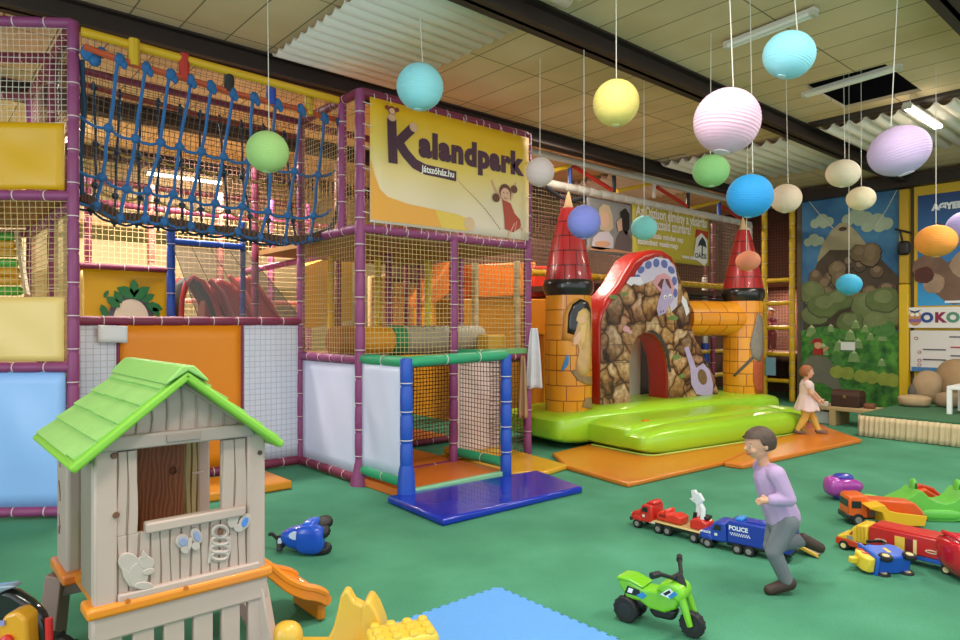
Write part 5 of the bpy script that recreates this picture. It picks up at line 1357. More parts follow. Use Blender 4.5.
# running boy ------------------------------------------------------
pb = G(783, 590)
hd = math.atan2(_sa, -_ca)
J = dict(hip=(0.0, 0, .44), belly=(.045, 0, .55), chest=(.085, 0, .68), neck=(.115, 0, .765), head=(.145, 0, .885),
         sL=(.085, .105, .72), sR=(.085, -.105, .72), eL=(.03, .14, .585), wL=(.14, .13, .575), eR=(-.02, -.16, .6), wR=(-.09, -.13, .49),
         hL=(0, .055, .42), kL=(.085, .065, .25), aL=(.0, .06, .065), tL=(.09, .06, .03),
         hR=(0, -.055, .42), kR=(.045, -.06, .245), aR=(-.16, -.06, .285), tR=(-.235, -.06, .245))
def boy_clothes(t, J):
    mS = mat('B79AC2', .8, .08, 9); mT = mat('70747A', .8, .1, 9); mSh = mat('3B2A22', .6)
    mb = MB(); limb(mb, [V(J['hip']) + V((0, 0, .0)), J['belly'], J['chest']], [.102, .096, .092]); limb(mb, [J['sL'], J['sR']], [.05, .05])
    for q in 'LR':
        e, w = V(J['e' + q]), V(J['w' + q]); limb(mb, [J['s' + q], e, e.lerp(w, .82)], [.054, .044, .036])
    blob('shirt', mb, mS, t, .007, 3)
    mb = MB(); limb(mb, [J['hip'], V(J['hip']) + V((0, 0, -.03))], [.1, .095])
    for q in 'LR': limb(mb, [J['h' + q], J['k' + q], V(J['k' + q]).lerp(V(J['a' + q]), .93)], [.069, .05, .04])
    blob('trousers', mb, mT, t, .007, 3)
    for q in 'LR':
        a, b_ = V(J['a' + q]), V(J['t' + q]); d = (b_ - a).normalized()
        mb = MB(); limb(mb, [a - d * .012 + V((0, 0, -.005)), b_ + d * .02], [.041, .033]); blob('shoe', mb, mSh, t, .006, 3)
figure('small boy in a lilac shirt and grey trousers running across the carpet', (pb.x, pb.y, 0), hd, J, .09, .92, boy_clothes,
       lambda t, c, r, fr: hairpart(t, c, r, fr, '4A382C', low=-.5, fringe=.4), fwd=(1, .1, -.15))
# walking girl -----------------------------------------------------
pg = G(806, 437.5)
J = dict(hip=(0, 0, .45), belly=(0, 0, .55), chest=(.0, 0, .67), neck=(.0, 0, .765), head=(.012, 0, .885),
         sL=(0, .1, .725), sR=(0, -.1, .725), eR=(.04, -.14, .59), wR=(.13, -.09, .5), eL=(.12, .15, .6), wL=(.22, .15, .49),
         hL=(0, .05, .43), kL=(.1, .055, .24), aL=(.17, .055, .06), tL=(.26, .055, .03),
         hR=(0, -.05, .43), kR=(-.03, -.055, .235), aR=(-.13, -.055, .06), tR=(-.05, -.055, .03))
def girl_clothes(t, J):
    mD = mat('E6C9C4', .8, .06, 10); mL = mat('D9AE4E', .8, .06, 10); mSh = mat('7A6050', .7)
    def dress(a, bq):
        z = .345 + (.76 - .345) * bq; th = 2 * math.pi * a
        rx = .165 - .075 * min(1, bq / .55) + (.0 if bq < .9 else -.035 * (bq - .9) / .1); ry = rx * 1.08 + .01 * (bq > .6)
        k = 1 + .05 * math.sin(th * 9) * (1 - bq)
        return (rx * math.cos(th) * k + .01, ry * math.sin(th) * k, z + .012 * math.sin(th * 5) * (1 - bq))
    MB().grid(48, 18, dress).build('dress', t, mD, solid=.008)
    for q in 'LR':
        mb = MB(); s_, e = V(J['s' + q]), V(J['e' + q]); limb(mb, [s_, s_.lerp(e, .25)], [.056, .052]); blob('sleeve', mb, mD, t, .007, 2)
    mb = MB(); limb(mb, [J['hip'], V(J['hip']) + V((0, 0, -.03))], [.09, .088])
    for q in 'LR': limb(mb, [J['h' + q], J['k' + q], V(J['k' + q]).lerp(V(J['a' + q]), .92)], [.073, .054, .038])
    blob('leggings', mb, mL, t, .007, 3)
    for q in 'LR':
        a, b_ = V(J['a' + q]), V(J['t' + q]); d = (b_ - a).normalized(); mb = MB(); limb(mb, [a + V((-.01, 0, -.01)), b_ + d * .01], [.036, .03]); blob('shoe', mb, mSh, t, .006, 2)
figure('little girl in a pale pink dress and yellow leggings walking beside the castle', (pg.x, pg.y, .045), -YAW - .25, J, .088, .95, girl_clothes,
       lambda t, c, r, fr: hairpart(t, c, r, fr, '9A5A34', low=-.75, fringe=.45))
# child behind the ladder ------------------------------------------
pc = PD(771, 330, 14.75)
J = dict(hip=(0, 0, .44), belly=(.02, 0, .54), chest=(.03, 0, .66), neck=(.03, 0, .75), head=(.04, 0, .87),
         sL=(.03, .1, .71), sR=(.03, -.1, .71), eL=(.12, .14, .6), wL=(.2, .08, .62), eR=(.12, -.14, .6), wR=(.2, -.1, .64),
         hL=(0, .05, .42), kL=(.04, .06, .24), aL=(.0, .06, .06), tL=(.08, .06, .03), hR=(0, -.05, .42), kR=(.05, -.06, .24), aR=(-.01, -.06, .06), tR=(.07, -.06, .03))
def child_clothes(t, J):
    mb = MB(); limb(mb, [J['hip'], J['belly'], J['chest']], [.105, .1, .098]); limb(mb, [J['sL'], J['sR']], [.054, .054])
    for q in 'LR': limb(mb, [J['s' + q], J['e' + q], V(J['e' + q]).lerp(V(J['w' + q]), .85)], [.052, .042, .034])
    blob('top', mb, mat('7A2440', .8, .08, 9), t, .008, 3)
    mb = MB(); limb(mb, [J['hip'], V(J['hip']) + V((0, 0, -.03))], [.095, .09])
    for q in 'LR': limb(mb, [J['h' + q], J['k' + q], V(J['k' + q]).lerp(V(J['a' + q]), .92)], [.075, .056, .042])
    blob('trousers', mb, mat('8A4A50', .8, .08, 9), t, .008, 3)
figure('dark haired child in a maroon top standing behind the yellow ladder', (pc.x, pc.y, 1.0), math.pi + .1, J, .09, 1.0, child_clothes,
       lambda t, c, r, fr: hairpart(t, c, r, fr, '2A1C18', low=-.9, fringe=.42))

# ================================================================== TOYS ON THE CARPET
mTyre = mat('1C1B1D', .6, .1, 20)
def wheel(parent, c, r, w, hub='C9C2B4', axis=(0, 1, 0), name='wheel'):
    ax = V(axis).normalized(); ex = ax.orthogonal().normalized(); ey = ax.cross(ex)
    mb = MB().at(c, ex, ey, ax).use(mTyre).lathe([(r * .6, -w / 2), (r * .9, -w / 2), (r, -w * .3), (r, w * .3), (r * .9, w / 2), (r * .6, w / 2)], 24)
    for k in range(14):
        a = 2 * math.pi * k / 14; mb.box((r * .99 * math.cos(a), r * .99 * math.sin(a), 0), (r * .1, r * .1, w * .7))
    o = mb.build(name, parent)
    mb = MB().at(c, ex, ey, ax).lathe([(r * .2, -w * .52), (r * .55, -w * .5), (r * .6, -w * .3), (r * .6, w * .3), (r * .55, w * .5), (r * .2, w * .52)], 16)
    for k in range(5):
        a = 2 * math.pi * k / 5
        for s in (-1, 1): mb.box((r * .35 * math.cos(a), r * .35 * math.sin(a), s * w * .5), (r * .16, r * .16, w * .1))
    mb.build('hub', o, mat(hub, .4)); return o
def balance_bike(label, loc, rot, s, body_hx, tank_hx, hub, group=None):
    t = thing('ride_on_motorbike', label, 'toy motorbike', loc, group=group, local=True, rot=rot, scale=s)
    m = mat(body_hx, .3, .04, 4, coat=.3); mb2 = mat(tank_hx, .3, .04, 4, coat=.3); bk = mat('1B1A1C', .5)
    def side(pts, hw, name, mm, bev=.02):
        mb = MB(); mb.M = Matrix(((1, 0, 0, 0), (0, 0, 1, 0), (0, 1, 0, 0), (0, 0, 0, 1)))
        mb.prism(pts, -hw, hw); return mb.build(name, t, mm, bevel=bev, segs=3)
    side([(-.25, .23), (-.24, .26), (-.17, .265), (-.08, .235), (.0, .24), (.05, .285), (.1, .30), (.15, .28), (.16, .23), (.13, .16), (.06, .12), (-.04, .12), (-.1, .15), (-.19, .145)], .064, 'body', m)
    side([(-.26, .245), (-.25, .275), (-.17, .28), (-.07, .25), (-.08, .235), (-.17, .255), (-.24, .255)], .072, 'seat', m, .015)
    side([(.0, .245), (.04, .30), (.1, .325), (.17, .30), (.19, .25), (.16, .2), (.1, .23)], .076, 'tank', mb2, .022)
    side([(-.02, .06), (.1, .07), (.13, .14), (-.02, .13), (-.06, .1)], .035, 'engine', bk)
    side([(-.23, .08), (-.09, .09), (-.05, .15), (-.2, .15)], .04, 'rear_frame', bk)
    for q in (-1, 1):
        MB().tube([(.15, q * .045, .26), (.185, q * .05, .17), (.215, q * .05, .08)], [.026, .022, .018], 8).build('fork', t, m)
        mb = MB(); mb.M = Matrix(((1, 0, 0, 0), (0, 0, 1, 0), (0, 1, 0, 0), (0, 0, 0, 1)))
        h = q * .078
        mb.use(mat('E8ECEE', .5)).prism([(.04, .235), (.1, .285), (.13, .265), (.1, .225)], h - .002, h + .002)
        mb.use(mat('2A86C0', .5)).prism([(.09, .235), (.13, .275), (.15, .26), (.11, .225)], h - .0025, h + .0025)
        mb.use(bk).prism([(.06, .245), (.1, .275), (.11, .262), (.075, .235)], h - .003, h + .003)
        h = q * .0655
        mb.use(bk).prism([(-.2, .18), (-.18, .23), (-.1, .22), (-.09, .18)], h - .002, h + .002)
        mb.use(mat('2A86C0', .5)).prism([(-.12, .185), (-.08, .215), (-.05, .2), (-.08, .17)], h - .0025, h + .0025)
        mb.use(mat('E8ECEE', .5)).prism([(-.18, .19), (-.17, .22), (-.14, .218), (-.15, .19)], h - .003, h + .003)
        mb.build('sticker', t, smooth=False)
    MB().tube([(.05, -.2, .385), (.07, -.15, .385), (.115, -.06, .345), (.115, .06, .345), (.07, .15, .385), (.05, .2, .385)], .013, 8).build('handlebar', t, bk)
    for q in (-1, 1): MB().tube([(.068, q * .15, .385), (.045, q * .21, .385)], .02, 8).build('grip', t, bk)
    MB().tube([(.14, 0, .27), (.115, 0, .35)], [.04, .032], 10).build('steering_head', t, bk)
    wheel(t, (.21, 0, .075), .075, .055, hub)
    wheel(t, (-.19, .062, .08), .08, .05, hub); wheel(t, (-.19, -.062, .08), .08, .05, hub)
    return t
f0, r0_ = G(690, 636), G(630, 618)
cen = (f0 + r0_) / 2; d_ = f0 - r0_
balance_bike('lime green toy motorbike with black wheels standing on the carpet', (cen.x, cen.y, 0), (0, 0, math.atan2(d_.y, d_.x)), .86, '78C320', '7FCB22', '2A2A2C')
bt_ = G(306, 551)
bq = thing('tipped_ride_on', 'blue ride-on toy lying on its side near the orange slide', 'ride-on toy', (bt_.x, bt_.y, 0), math.radians(138.9 - 8), local=True)
mBq = mat('1E50C4', .25, .05, 4, coat=.4); mBk = mat('18171A', .5)
MB().sell((.03, -.0, .1), (.15, .1, .085), .75, .7, 28, 14, lambda x, y, z: (x, y * (1 - .2 * max(0, x)), z * (1 - .3 * max(0, x)))).build('body', bq, mBq)
MB().sell((-.06, .07, .11), (.1, .06, .1), .6, .6, 24, 12).build('saddle', bq, mBq)
MB().sell((-.04, .0, .12), (.05, .11, .11), .5, .5, 20, 12).build('mudguard', bq, mat('2A60D4', .25, coat=.4))
mb = MB()
mb.at((.03, .101, .14), (-1, 0, 0), (0, 0, 1)).prism(ed(0, 0, .05, .028, 12), -.002, .012); mb.build('white_sticker', bq, mat('C8D4EC', .4), smooth=False)
MB().at((-.04, .112, .08), (-1, 0, 0), (0, 0, 1)).prism([(-.015, -.05), (.015, -.05), (.02, .03), (-.01, .04)], -.002, .006).build('white_sticker', bq, mat('C8D4EC', .4), smooth=False)
wheel(bq, (-.12, .02, .03), .07, .045, '2A2A2E', (0, .15, 1)); wheel(bq, (-.12, .03, .15), .065, .045, '2A2A2E', (0, .4, 1)); wheel(bq, (-.11, -.06, .19), .06, .045, '2A2A2E', (0, .4, 1))
wheel(bq, (.17, .03, .07), .045, .03, 'C8D4E4', (.6, 1, .2))
MB().tube([(.15, .0, .1), (.21, .02, .09), (.25, .0, .11), (.28, -.02, .1)], [.02, .016, .014, .014], 8).build('handlebar', bq, mBk)
MB().tube([(.17, .06, .06), (.16, .08, .02)], [.02, .02], 8).build('pedal', bq, mBk)

def truck(name, label, front, rear, L, w, wr, col, group='toy trucks'):
    f, r_ = V(front), V(rear); d = (f - r_).normalized()
    t = thing(name, label, 'toy truck', (f.x, f.y, 0), math.atan2(d.y, d.x), group, local=True)
    return t
def sidep(t, name, pts, hw, hx, bev=.008, rough=.35, y0=0.0, lab=None):
    mb = MB(); mb.M = Matrix(((1, 0, 0, 0), (0, 0, 1, y0), (0, 1, 0, 0), (0, 0, 0, 1)))
    mb.prism(pts, -hw, hw); o = mb.build(name, t, mat(hx, rough, .04, 5, coat=.2), bevel=bev)
    if lab: o['label'] = lab
    return o
def hood_cab(t, hx, win='23252A', h=.2, w=.085):
    # bonneted cab: x=0 nose, going back
    sidep(t, 'cab', [(-.0, .06), (-.0, .105), (-.02, .125), (-.075, .135), (-.1, .19), (-.13, h), (-.19, h), (-.2, .06)], w, hx, .012)
    for q in (-1, 1):
        sidep(t, 'window', [(-.098, .14), (-.115, .178), (-.155, .178), (-.155, .14)], .002, win, 0, .2, q * (w + .001))
        sidep(t, 'door_badge', [(-.11, .10), (-.11, .118), (-.13, .118), (-.13, .10)], .0015, 'E6E2DC', 0, .5, q * (w + .001))
        MB().sell((-.002, q * w * .62, .095), (.012, .018, .014), .6, .6, 10, 8).build('headlamp', t, mat('EDE6D4', .2))
        sidep(t, 'mudguard', [(-.02, .06), (-.03, .09), (-.06, .1), (-.09, .09), (-.1, .06)], .022, hx, .006, .35, q * (w - .015))
    MB().box((.004, 0, .062), (.02, w * 2, .03)).build('bumper', t, mat('1E1D20', .4), bevel=.006)
    MB().at((-.108, 0, .163), (0, 1, 0), (-.4, 0, 1)).box((0, 0, 0), (w * 1.5, .045, .004)).build('windscreen', t, mat(win, .2))
def wheels(t, xs, w, r, hub='8A8684'):
    for x in xs:
        for q in (-1, 1): wheel(t, (x, q * w, r), r, .035, hub)
fa, fb = G(641, 526), G(702, 541)
ft = truck('fire_truck', 'red toy truck carrying a crane and small red vehicles on its flat trailer', G(637, 524), G(702, 541), .7, .08, .035, None)
hood_cab(ft, 'C8281E', h=.2)
sidep(ft, 'cab_roof_pod', [(-.12, .2), (-.15, .225), (-.19, .225), (-.2, .2)], .06, 'C8281E')
sidep(ft, 'chassis', [(-.2, .05), (-.2, .075), (-.78, .075), (-.78, .05)], .075, '1C1B1E')
sidep(ft, 'flatbed', [(-.2, .075), (-.2, .09), (-.78, .09), (-.78, .075)], .085, 'C9AE72')
wheels(ft, (-.06, -.25, -.33, -.55, -.63), .075, .036)
sidep(ft, 'white_plate', [(-.17, .065), (-.17, .08), (-.22, .08), (-.22, .065)], .002, 'E3DED2', 0, .5, .082)
lc = thing('toy_car', 'small red toy car riding on the flatbed behind the red cab', 'toy car', (0, 0, 0), local=True)
lc.location = ft.location; lc.rotation_euler = ft.rotation_euler
sidep(lc, 'body', [(-.215, .095), (-.215, .15), (-.25, .165), (-.27, .16), (-.29, .19), (-.31, .185), (-.315, .15), (-.37, .165), (-.43, .15), (-.43, .095)], .06, 'D8321E', .012)
for q in (-1, 1): sidep(lc, 'window', [(-.24, .125), (-.25, .145), (-.3, .145), (-.3, .125)], .002, '8E1A14', 0, .3, q * .061)
cr = thing('toy_crane', 'red toy crane with two white raised arms at the trailer end', 'toy crane', (0, 0, 0), local=True)
cr.location = ft.location; cr.rotation_euler = ft.rotation_euler
sidep(cr, 'cab', [(-.5, .092), (-.5, .15), (-.53, .17), (-.6, .175), (-.64, .15), (-.64, .092)], .06, 'CC2A1E', .012)
for q, dx in ((-.03, .02), (.03, -.05)):
    MB().tube([(-.54 + dx, q, .15), (-.545 + dx, q, .25), (-.51 + dx, q, .315)], [.02, .018, .012], 8).build('arm', cr, mat('E4E4E6', .35))
    MB().at((-.51 + dx, q, .315), (1, 0, 0), (0, 0, 1)).prism([(-.045, -.005), (-.01, .045), (.02, .04), (.012, -.012), (.035, -.025), (.0, -.045)], -.016, .016).build('claw', cr, mat('D5D8DC', .35), bevel=.003)
MB().tube([(-.5, 0, .1), (-.515, 0, .2)], .014, 8).build('black_ram', cr, mat('1E1D20', .4))
MB().box((-.6, 0, .185), (.06, .08, .02)).build('black_hatch', cr, mat('242226', .4), bevel=.004)

pt = truck('police_truck', 'dark blue toy police truck with white lettering behind the running boy', G(704, 543), G(797, 563), .7, .08, .035, None)
hood_cab(pt, '1F3FA8', h=.2)
sidep(pt, 'box_body', [(-.2, .07), (-.2, .215), (-.22, .225), (-.58, .225), (-.63, .215), (-.63, .2), (-.62, .07)], .09, '1B38A0', .01)
sidep(pt, 'chassis', [(-.19, .045), (-.19, .075), (-.62, .075), (-.62, .045)], .075, '17161A')
wheels(pt, (-.06, -.27, -.35, -.55), .078, .036)
for q in (-1, 1):
    o3 = (-.215 if q > 0 else -.345, q * .0915, .165)
    ex = (-1, 0, 0) if q > 0 else (1, 0, 0)
    mb = MB(); text_mb(mb, 'POLICE', .042, o3, ex, (0, 0, 1), .001, .0015, width=.13); mb.build('lettering', pt, mat('E9ECF4', .4), smooth=False)
    mb = MB()
    for i in range(9):
        for j in range(2): mb.box((-.225 - .0155 * i - (.0077 if j else 0), q * .091, .143 - .011 * j), (.0075, .003, .009))
    mb.build('chequer_band', pt, mat('D9DEEA', .4), smooth=False)
    mb = MB(); text_mb(mb, 'POLICE', .022, (-.012 if q > 0 else -.082, q * .0865, .108), ex, (0, 0, 1), .001, .001, width=.07); mb.build('lettering', pt, mat('E9ECF4', .4), smooth=False)
    sidep(pt, 'white_badge', [(-.555, .17), (-.555, .19), (-.575, .19), (-.575, .17)], .0015, 'D9DEEA', 0, .4, q * .091)
MB().box((-.27, 0, .233), (.05, .1, .018)).build('light_bar', pt, mat('2E8AD8', .3), bevel=.005)
MB().box((-.42, 0, .229), (.2, .1, .01)).build('roof_hatch', pt, mat('1B38A0', .35), bevel=.004)
rp = thing('toy_ramp', 'yellow edged toy loading ramp on the carpet behind the police truck', 'toy ramp', (0, 0, 0), local=True)
q1, q2 = G(800, 552), G(818, 560); rp.location = ((q1.x + q2.x) / 2 + .05, (q1.y + q2.y) / 2 + .05, 0); rp.rotation_euler = pt.rotation_euler
sidep(rp, 'deck', [(.06, .06), (.06, .068), (-.1, .012), (-.1, .004)], .07, '8A7A72')
for q in (-1, 1): sidep(rp, 'edge_rail', [(.07, .06), (.06, .085), (-.1, .03), (-.11, .004)], .01, 'D9AE3A', .004, .4, q * .075)

# dump truck, articulated truck, tipped forklift
f1, r1_ = G(847, 522), G(930, 521)
dt = truck('dump_truck', 'orange toy tipper truck with a yellow bed behind the red and yellow lorry', G(844, 522), G(935, 525), .65, .09, .04, None)
sidep(dt, 'cab', [(0, .06), (0, .215), (-.02, .235), (-.14, .24), (-.15, .06)], .095, 'E0601E', .012)
for q in (-1, 1):
    sidep(dt, 'window', [(-.02, .14), (-.02, .195), (-.09, .195), (-.09, .14)], .002, '2A2A2E', 0, .2, q * .0965)
    sidep(dt, 'side_engine', [(-.16, .08), (-.16, .12), (-.28, .12), (-.28, .08)], .006, '6F5F66', .004, .4, q * .09)
MB().at((.001, 0, .17), (0, 1, 0), (0, 0, 1)).box((0, 0, 0), (.15, .055, .004)).build('windscreen', dt, mat('2A2A2E', .2))
sidep(dt, 'bumper', [(.012, .04), (.012, .085), (-.03, .085), (-.03, .04)], .098, '1E1C1E')
sidep(dt, 'engine_deck', [(-.15, .06), (-.15, .21), (-.5, .19), (-.55, .14), (-.6, .06)], .08, 'D8561C', .012)
sidep(dt, 'chassis', [(-.1, .045), (-.1, .07), (-.6, .07), (-.6, .045)], .07, '1C1B1E')
wheels(dt, (-.07, -.38, -.5), .085, .047)
yb = thing('toy_tipper_bed', 'yellow toy tipper bed resting against the orange truck', 'toy tipper', (0, 0, 0), local=True)
yf, yr = G(878, 533), G(918, 536); yb.location = (f1.x, f1.y, 0)
yb.location = dt.location + Vector((-_ca, _sa, 0)) * .07 + Vector((-_sa, -_ca, 0)) * .13; yb.rotation_euler = dt.rotation_euler; yb.scale = (.86,) * 3
for q in (-1, 1): sidep(yb, 'side_wall', [(-.17, .215), (-.3, .235), (-.34, .19), (-.4, .175), (-.66, .15), (-.64, .06), (-.32, .055), (-.28, .17), (-.17, .2)], .006, 'EDB41E', .004, .35, q * .105 )
sidep(yb, 'floor', [(-.28, .2), (-.3, .06), (-.64, .062), (-.64, .07), (-.31, .075), (-.29, .2)], .1, 'E3A81C', .003)
sidep(yb, 'cab_shield', [(-.17, .205), (-.17, .215), (-.31, .235), (-.31, .225)], .105, 'EDB41E', .003)
dg = thing('toy_digger', 'orange red toy digger arm lying behind the yellow tipper bed', 'toy digger', (0, 0, 0), local=True)
pd_ = G(925, 512); dg.location = (pd_.x + .1, pd_.y + .05, 0); dg.rotation_euler = dt.rotation_euler
sidep(dg, 'body', [(.1, .0), (.1, .16), (.0, .19), (-.12, .12), (-.14, .0)], .07, 'D8501E', .015)
MB().tube([(.1, 0, .16), (.02, 0, .2), (-.08, 0, .17), (-.16, 0, .1)], [.02, .022, .02, .016], 8).build('arm', dg, mat('C8401C', .35))
MB().at((-.17, 0, .09), (1, 0, 0), (0, 0, 1)).prism([(-.03, .03), (.04, .03), (.03, -.03), (-.02, -.04)], -.04, .04).build('bucket', dg, mat('C03A1C', .35), bevel=.005)
sm = truck('articulated_truck', 'yellow cabbed toy lorry with a long red trailer body', G(840, 545), G(957, 573), .9, .09, .04, None)
sidep(sm, 'lower_cab', [(.0, .03), (.0, .075), (-.02, .09), (-.19, .075), (-.2, .03)], .085, 'D0421E', .01)
sidep(sm, 'cab', [(-.005, .075), (-.02, .1), (-.085, .12), (-.12, .175), (-.15, .2), (-.215, .205), (-.22, .07), (-.1, .07)], .084, 'E8C032', .012)
for q in (-1, 1):
    sidep(sm, 'window', [(-.095, .12), (-.118, .15), (-.118, .12)], .002, 'B0382A', 0, .3, q * .0855)
    for k in range(3): sidep(sm, 'vent_rib', [(-.145 - .022 * k, .09), (-.145 - .022 * k, .19), (-.152 - .022 * k, .19), (-.152 - .022 * k, .09)], .004, 'D2A628', .001, .4, q * .085)
    sidep(sm, 'door_plate', [(-.08, .085), (-.08, .108), (-.12, .108), (-.12, .085)], .0015, '9A948A', 0, .5, q * .086)
sidep(sm, 'blue_frame', [(-.21, .05), (-.21, .08), (-.9, .08), (-.9, .05)], .085, '2456B8', .006)
sidep(sm, 'trailer_body', [(-.225, .08), (-.225, .2), (-.24, .21), (-.88, .21), (-.9, .2), (-.9, .08)], .09, 'BE2420', .008)
sidep(sm, 'trailer_roof', [(-.23, .205), (-.25, .225), (-.88, .225), (-.9, .205)], .075, 'C62C24', .008)
for q in (-1, 1):
    sidep(sm, 'yellow_door', [(-.385, .085), (-.385, .18), (-.445, .18), (-.445, .085)], .003, 'E3C04A', .001, .4, q * .091)
    sidep(sm, 'yellow_strip', [(-.495, .085), (-.495, .18), (-.515, .18), (-.515, .085)], .003, 'E8D48A', .001, .4, q * .091)
    sidep(sm, 'dark_gap', [(-.45, .085), (-.45, .178), (-.49, .178), (-.49, .085)], .002, '7A1814', 0, .5, q * .091)
    for x in (-.3, -.6):
        mb = MB(); mb.M = Matrix(((1, 0, 0, 0), (0, 0, 1, q * .0905), (0, 1, 0, 0), (0, 0, 0, 1)))
        mb.use(mat('E3D6B4', .5)).prism(ed(x, .125, .037, .012, 14), -.0025, .0025).use(mat('B8402E', .5)).prism(ed(x, .125, .03, .006, 14), -.003, .003); mb.build('oval_badge', sm, smooth=False)
wheels(sm, (-.06, -.2, -.27, -.68, -.77), .08, .033, 'E8D69A')
fk = thing('toy_forklift', 'blue and yellow toy forklift lying tipped on its side before the red lorry', 'toy forklift', (0, 0, 0), local=True, group='toy trucks')
pf = G(885, 573); fk.location = (pf.x + .02, pf.y + .03, .075); fk.rotation_euler = (math.radians(80), 0, math.radians(138.9 + 8)); fk.scale = (.8,) * 3
sidep(fk, 'body', [(.1, -.1), (.1, .1), (.04, .12), (-.06, .1), (-.16, .11), (-.19, .06), (-.19, -.1)], .075, '1F56C0', .015)
sidep(fk, 'mast', [(.1, -.11), (.1, .13), (.12, .13), (.12, -.11)], .085, '2460C8', .006)
sidep(fk, 'yellow_front', [(.12, -.09), (.12, .1), (.17, .09), (.2, .05), (.2, -.05), (.17, -.09)], .06, 'E8C83A', .012)
sidep(fk, 'yellow_arm', [(.2, .0), (.2, .04), (.26, .045), (.27, .015), (.24, .0)], .025, 'E8C83A', .008)
for k in range(2): sidep(fk, 'red_stripe', [(.125, -.02 + .06 * k), (.125, .01 + .06 * k), (.165, .03 + .06 * k), (.165, .0 + .06 * k)], .003, 'C8402A', 0, .4, .062)
for q in (-1, 1):
    wheel(fk, (-.16, q * .075, -.1), .05, .04, 'D8C48A'); wheel(fk, (.05, q * .075, -.1), .05, .04, 'D8C48A')
    MB().tube([(-.17, q * .05, .1), (-.15, q * .05, .2), (-.02, q * .05, .2)], .012, 8).build('overhead_guard', fk, mat('16161A', .4))
    sidep(fk, 'yellow_panel', [(-.03, -.03), (-.03, .04), (-.06, .04), (-.06, -.03)], .003, 'DDBE4A', 0, .4, q * .076)
sidep(fk, 'black_seat', [(-.18, .06), (-.18, .15), (-.12, .15), (-.1, .1), (-.06, .1), (-.06, .06)], .06, '17161A', .01)

# red scoop seat at the right edge, green crocodile seesaw, purple ride-on
rsd = thing('red_seesaw', 'shiny red plastic rocker cut by the right edge of the photo', 'rocker toy', (0, 0, 0), local=True)
ps = G(981, 581); rsd.location = (ps.x + .02, ps.y - .0, 0); rsd.rotation_euler = (0, 0, -YAW)
def boat(x, y, z):
    return (x, y, z * (1 if z < 0 else .5) + .25 * x * x * (1 if z > -.9 else .3))
MB().sell((0, 0, .17), (.24, .17, .155), .5, .7, 36, 16, boat).build('shell', rsd, mat('C01828', .2, .04, 4, coat=.5))
MB().tube([(.22 * math.cos(a), .15 * math.sin(a), .235 + .06 * math.cos(a) ** 2) for a in [i * math.pi / 12 for i in range(24)]], .014, 8, closed=True).build('rim', rsd, mat('C8202E', .2, coat=.5))
cs = thing('crocodile_rocker', 'bright green crocodile shaped plastic rocker behind the toy lorries', 'rocker toy', (0, 0, 0), local=True)
pcx = G(935, 518); cs.location = (pcx.x, pcx.y, 0); cs.rotation_euler = (0, 0, -YAW - .1)
mCr = mat('6CC24A', .3, .05, 4, coat=.3)
mb = MB(); mb.M = Matrix(((1, 0, 0, 0), (0, 0, 1, 0), (0, 1, 0, 0), (0, 0, 0, 1)))
top_ = [(-.42, .10), (-.34, .15), (-.22, .21), (-.18, .25), (-.15, .24), (-.1, .19), (-.04, .155), (.03, .145), (.09, .16), (.13, .20), (.165, .25), (.19, .25), (.21, .2), (.26, .17), (.36, .14), (.46, .1)]
bot_ = [(.46 - .92 * i / 12, .0 + .09 * (2 * i / 12 - 1) ** 2) for i in range(13)]
mb.prism(top_ + bot_, -.11, .11); mb.build('body', cs, mCr, bevel=.035, segs=4)
for x in (-.17, .175):
    MB().sell((x, 0, .265), (.024, .045, .062), 1, .9, 14, 10).build('handle_horn', cs, mCr)
    MB().sell((x - .001, -.046, .265), (.011, .012, .035), 1, 1, 10, 8).build('handle_slot', cs, mat('2F5A26', .5))
for x in (-.05, .02): MB().sell((x, -.11, .06), (.12, .02, .04), .8, .8, 16, 8).build('side_fold', cs, mCr)
MB().sell((-.5, .1, .11), (.13, .06, .05), .8, .8, 16, 8).build('snout', cs, mat('7CCB55', .3, coat=.3))
mb = MB()
for i in range(4): mb.sell((-.6 + .06 * i, .05, .10), (.012, .012, .018), 1, 1, 8, 6)
mb.build('tooth', cs, mat('E8E6D8', .4))
pu = thing('purple_ride_on', 'purple and blue rounded ride-on toy beyond the orange tipper truck', 'ride-on toy', (0, 0, 0), local=True)
pp = G(845, 499); pu.location = (pp.x, pp.y, 0); pu.rotation_euler = (0, 0, math.radians(138.9))
MB().sell((0, 0, .12), (.16, .1, .085), .8, .8, 24, 14, lambda x, y, z: (x, y * (1 - .25 * (x < 0) * abs(x)), z * (1 - .3 * (x < 0) * abs(x)))).build('body', pu, mat('A83AA0', .25, .05, 4, coat=.4))
MB().sell((.11, 0, .12), (.075, .1, .09), .8, .8, 20, 12).build('nose_ring', pu, mat('B046A8', .25, coat=.4))
MB().sell((.02, 0, .2), (.09, .06, .035), .7, .8, 20, 10).build('saddle', pu, mat('3A38A8', .25, coat=.4))
MB().sell((.01, 0, .045), (.1, .085, .045), .6, .6, 20, 10).build('lower_shell', pu, mat('4438A0', .25, coat=.4))
for q in (-1, 1): wheel(pu, (-.08, q * .08, .04), .04, .03, 'A83AA0')

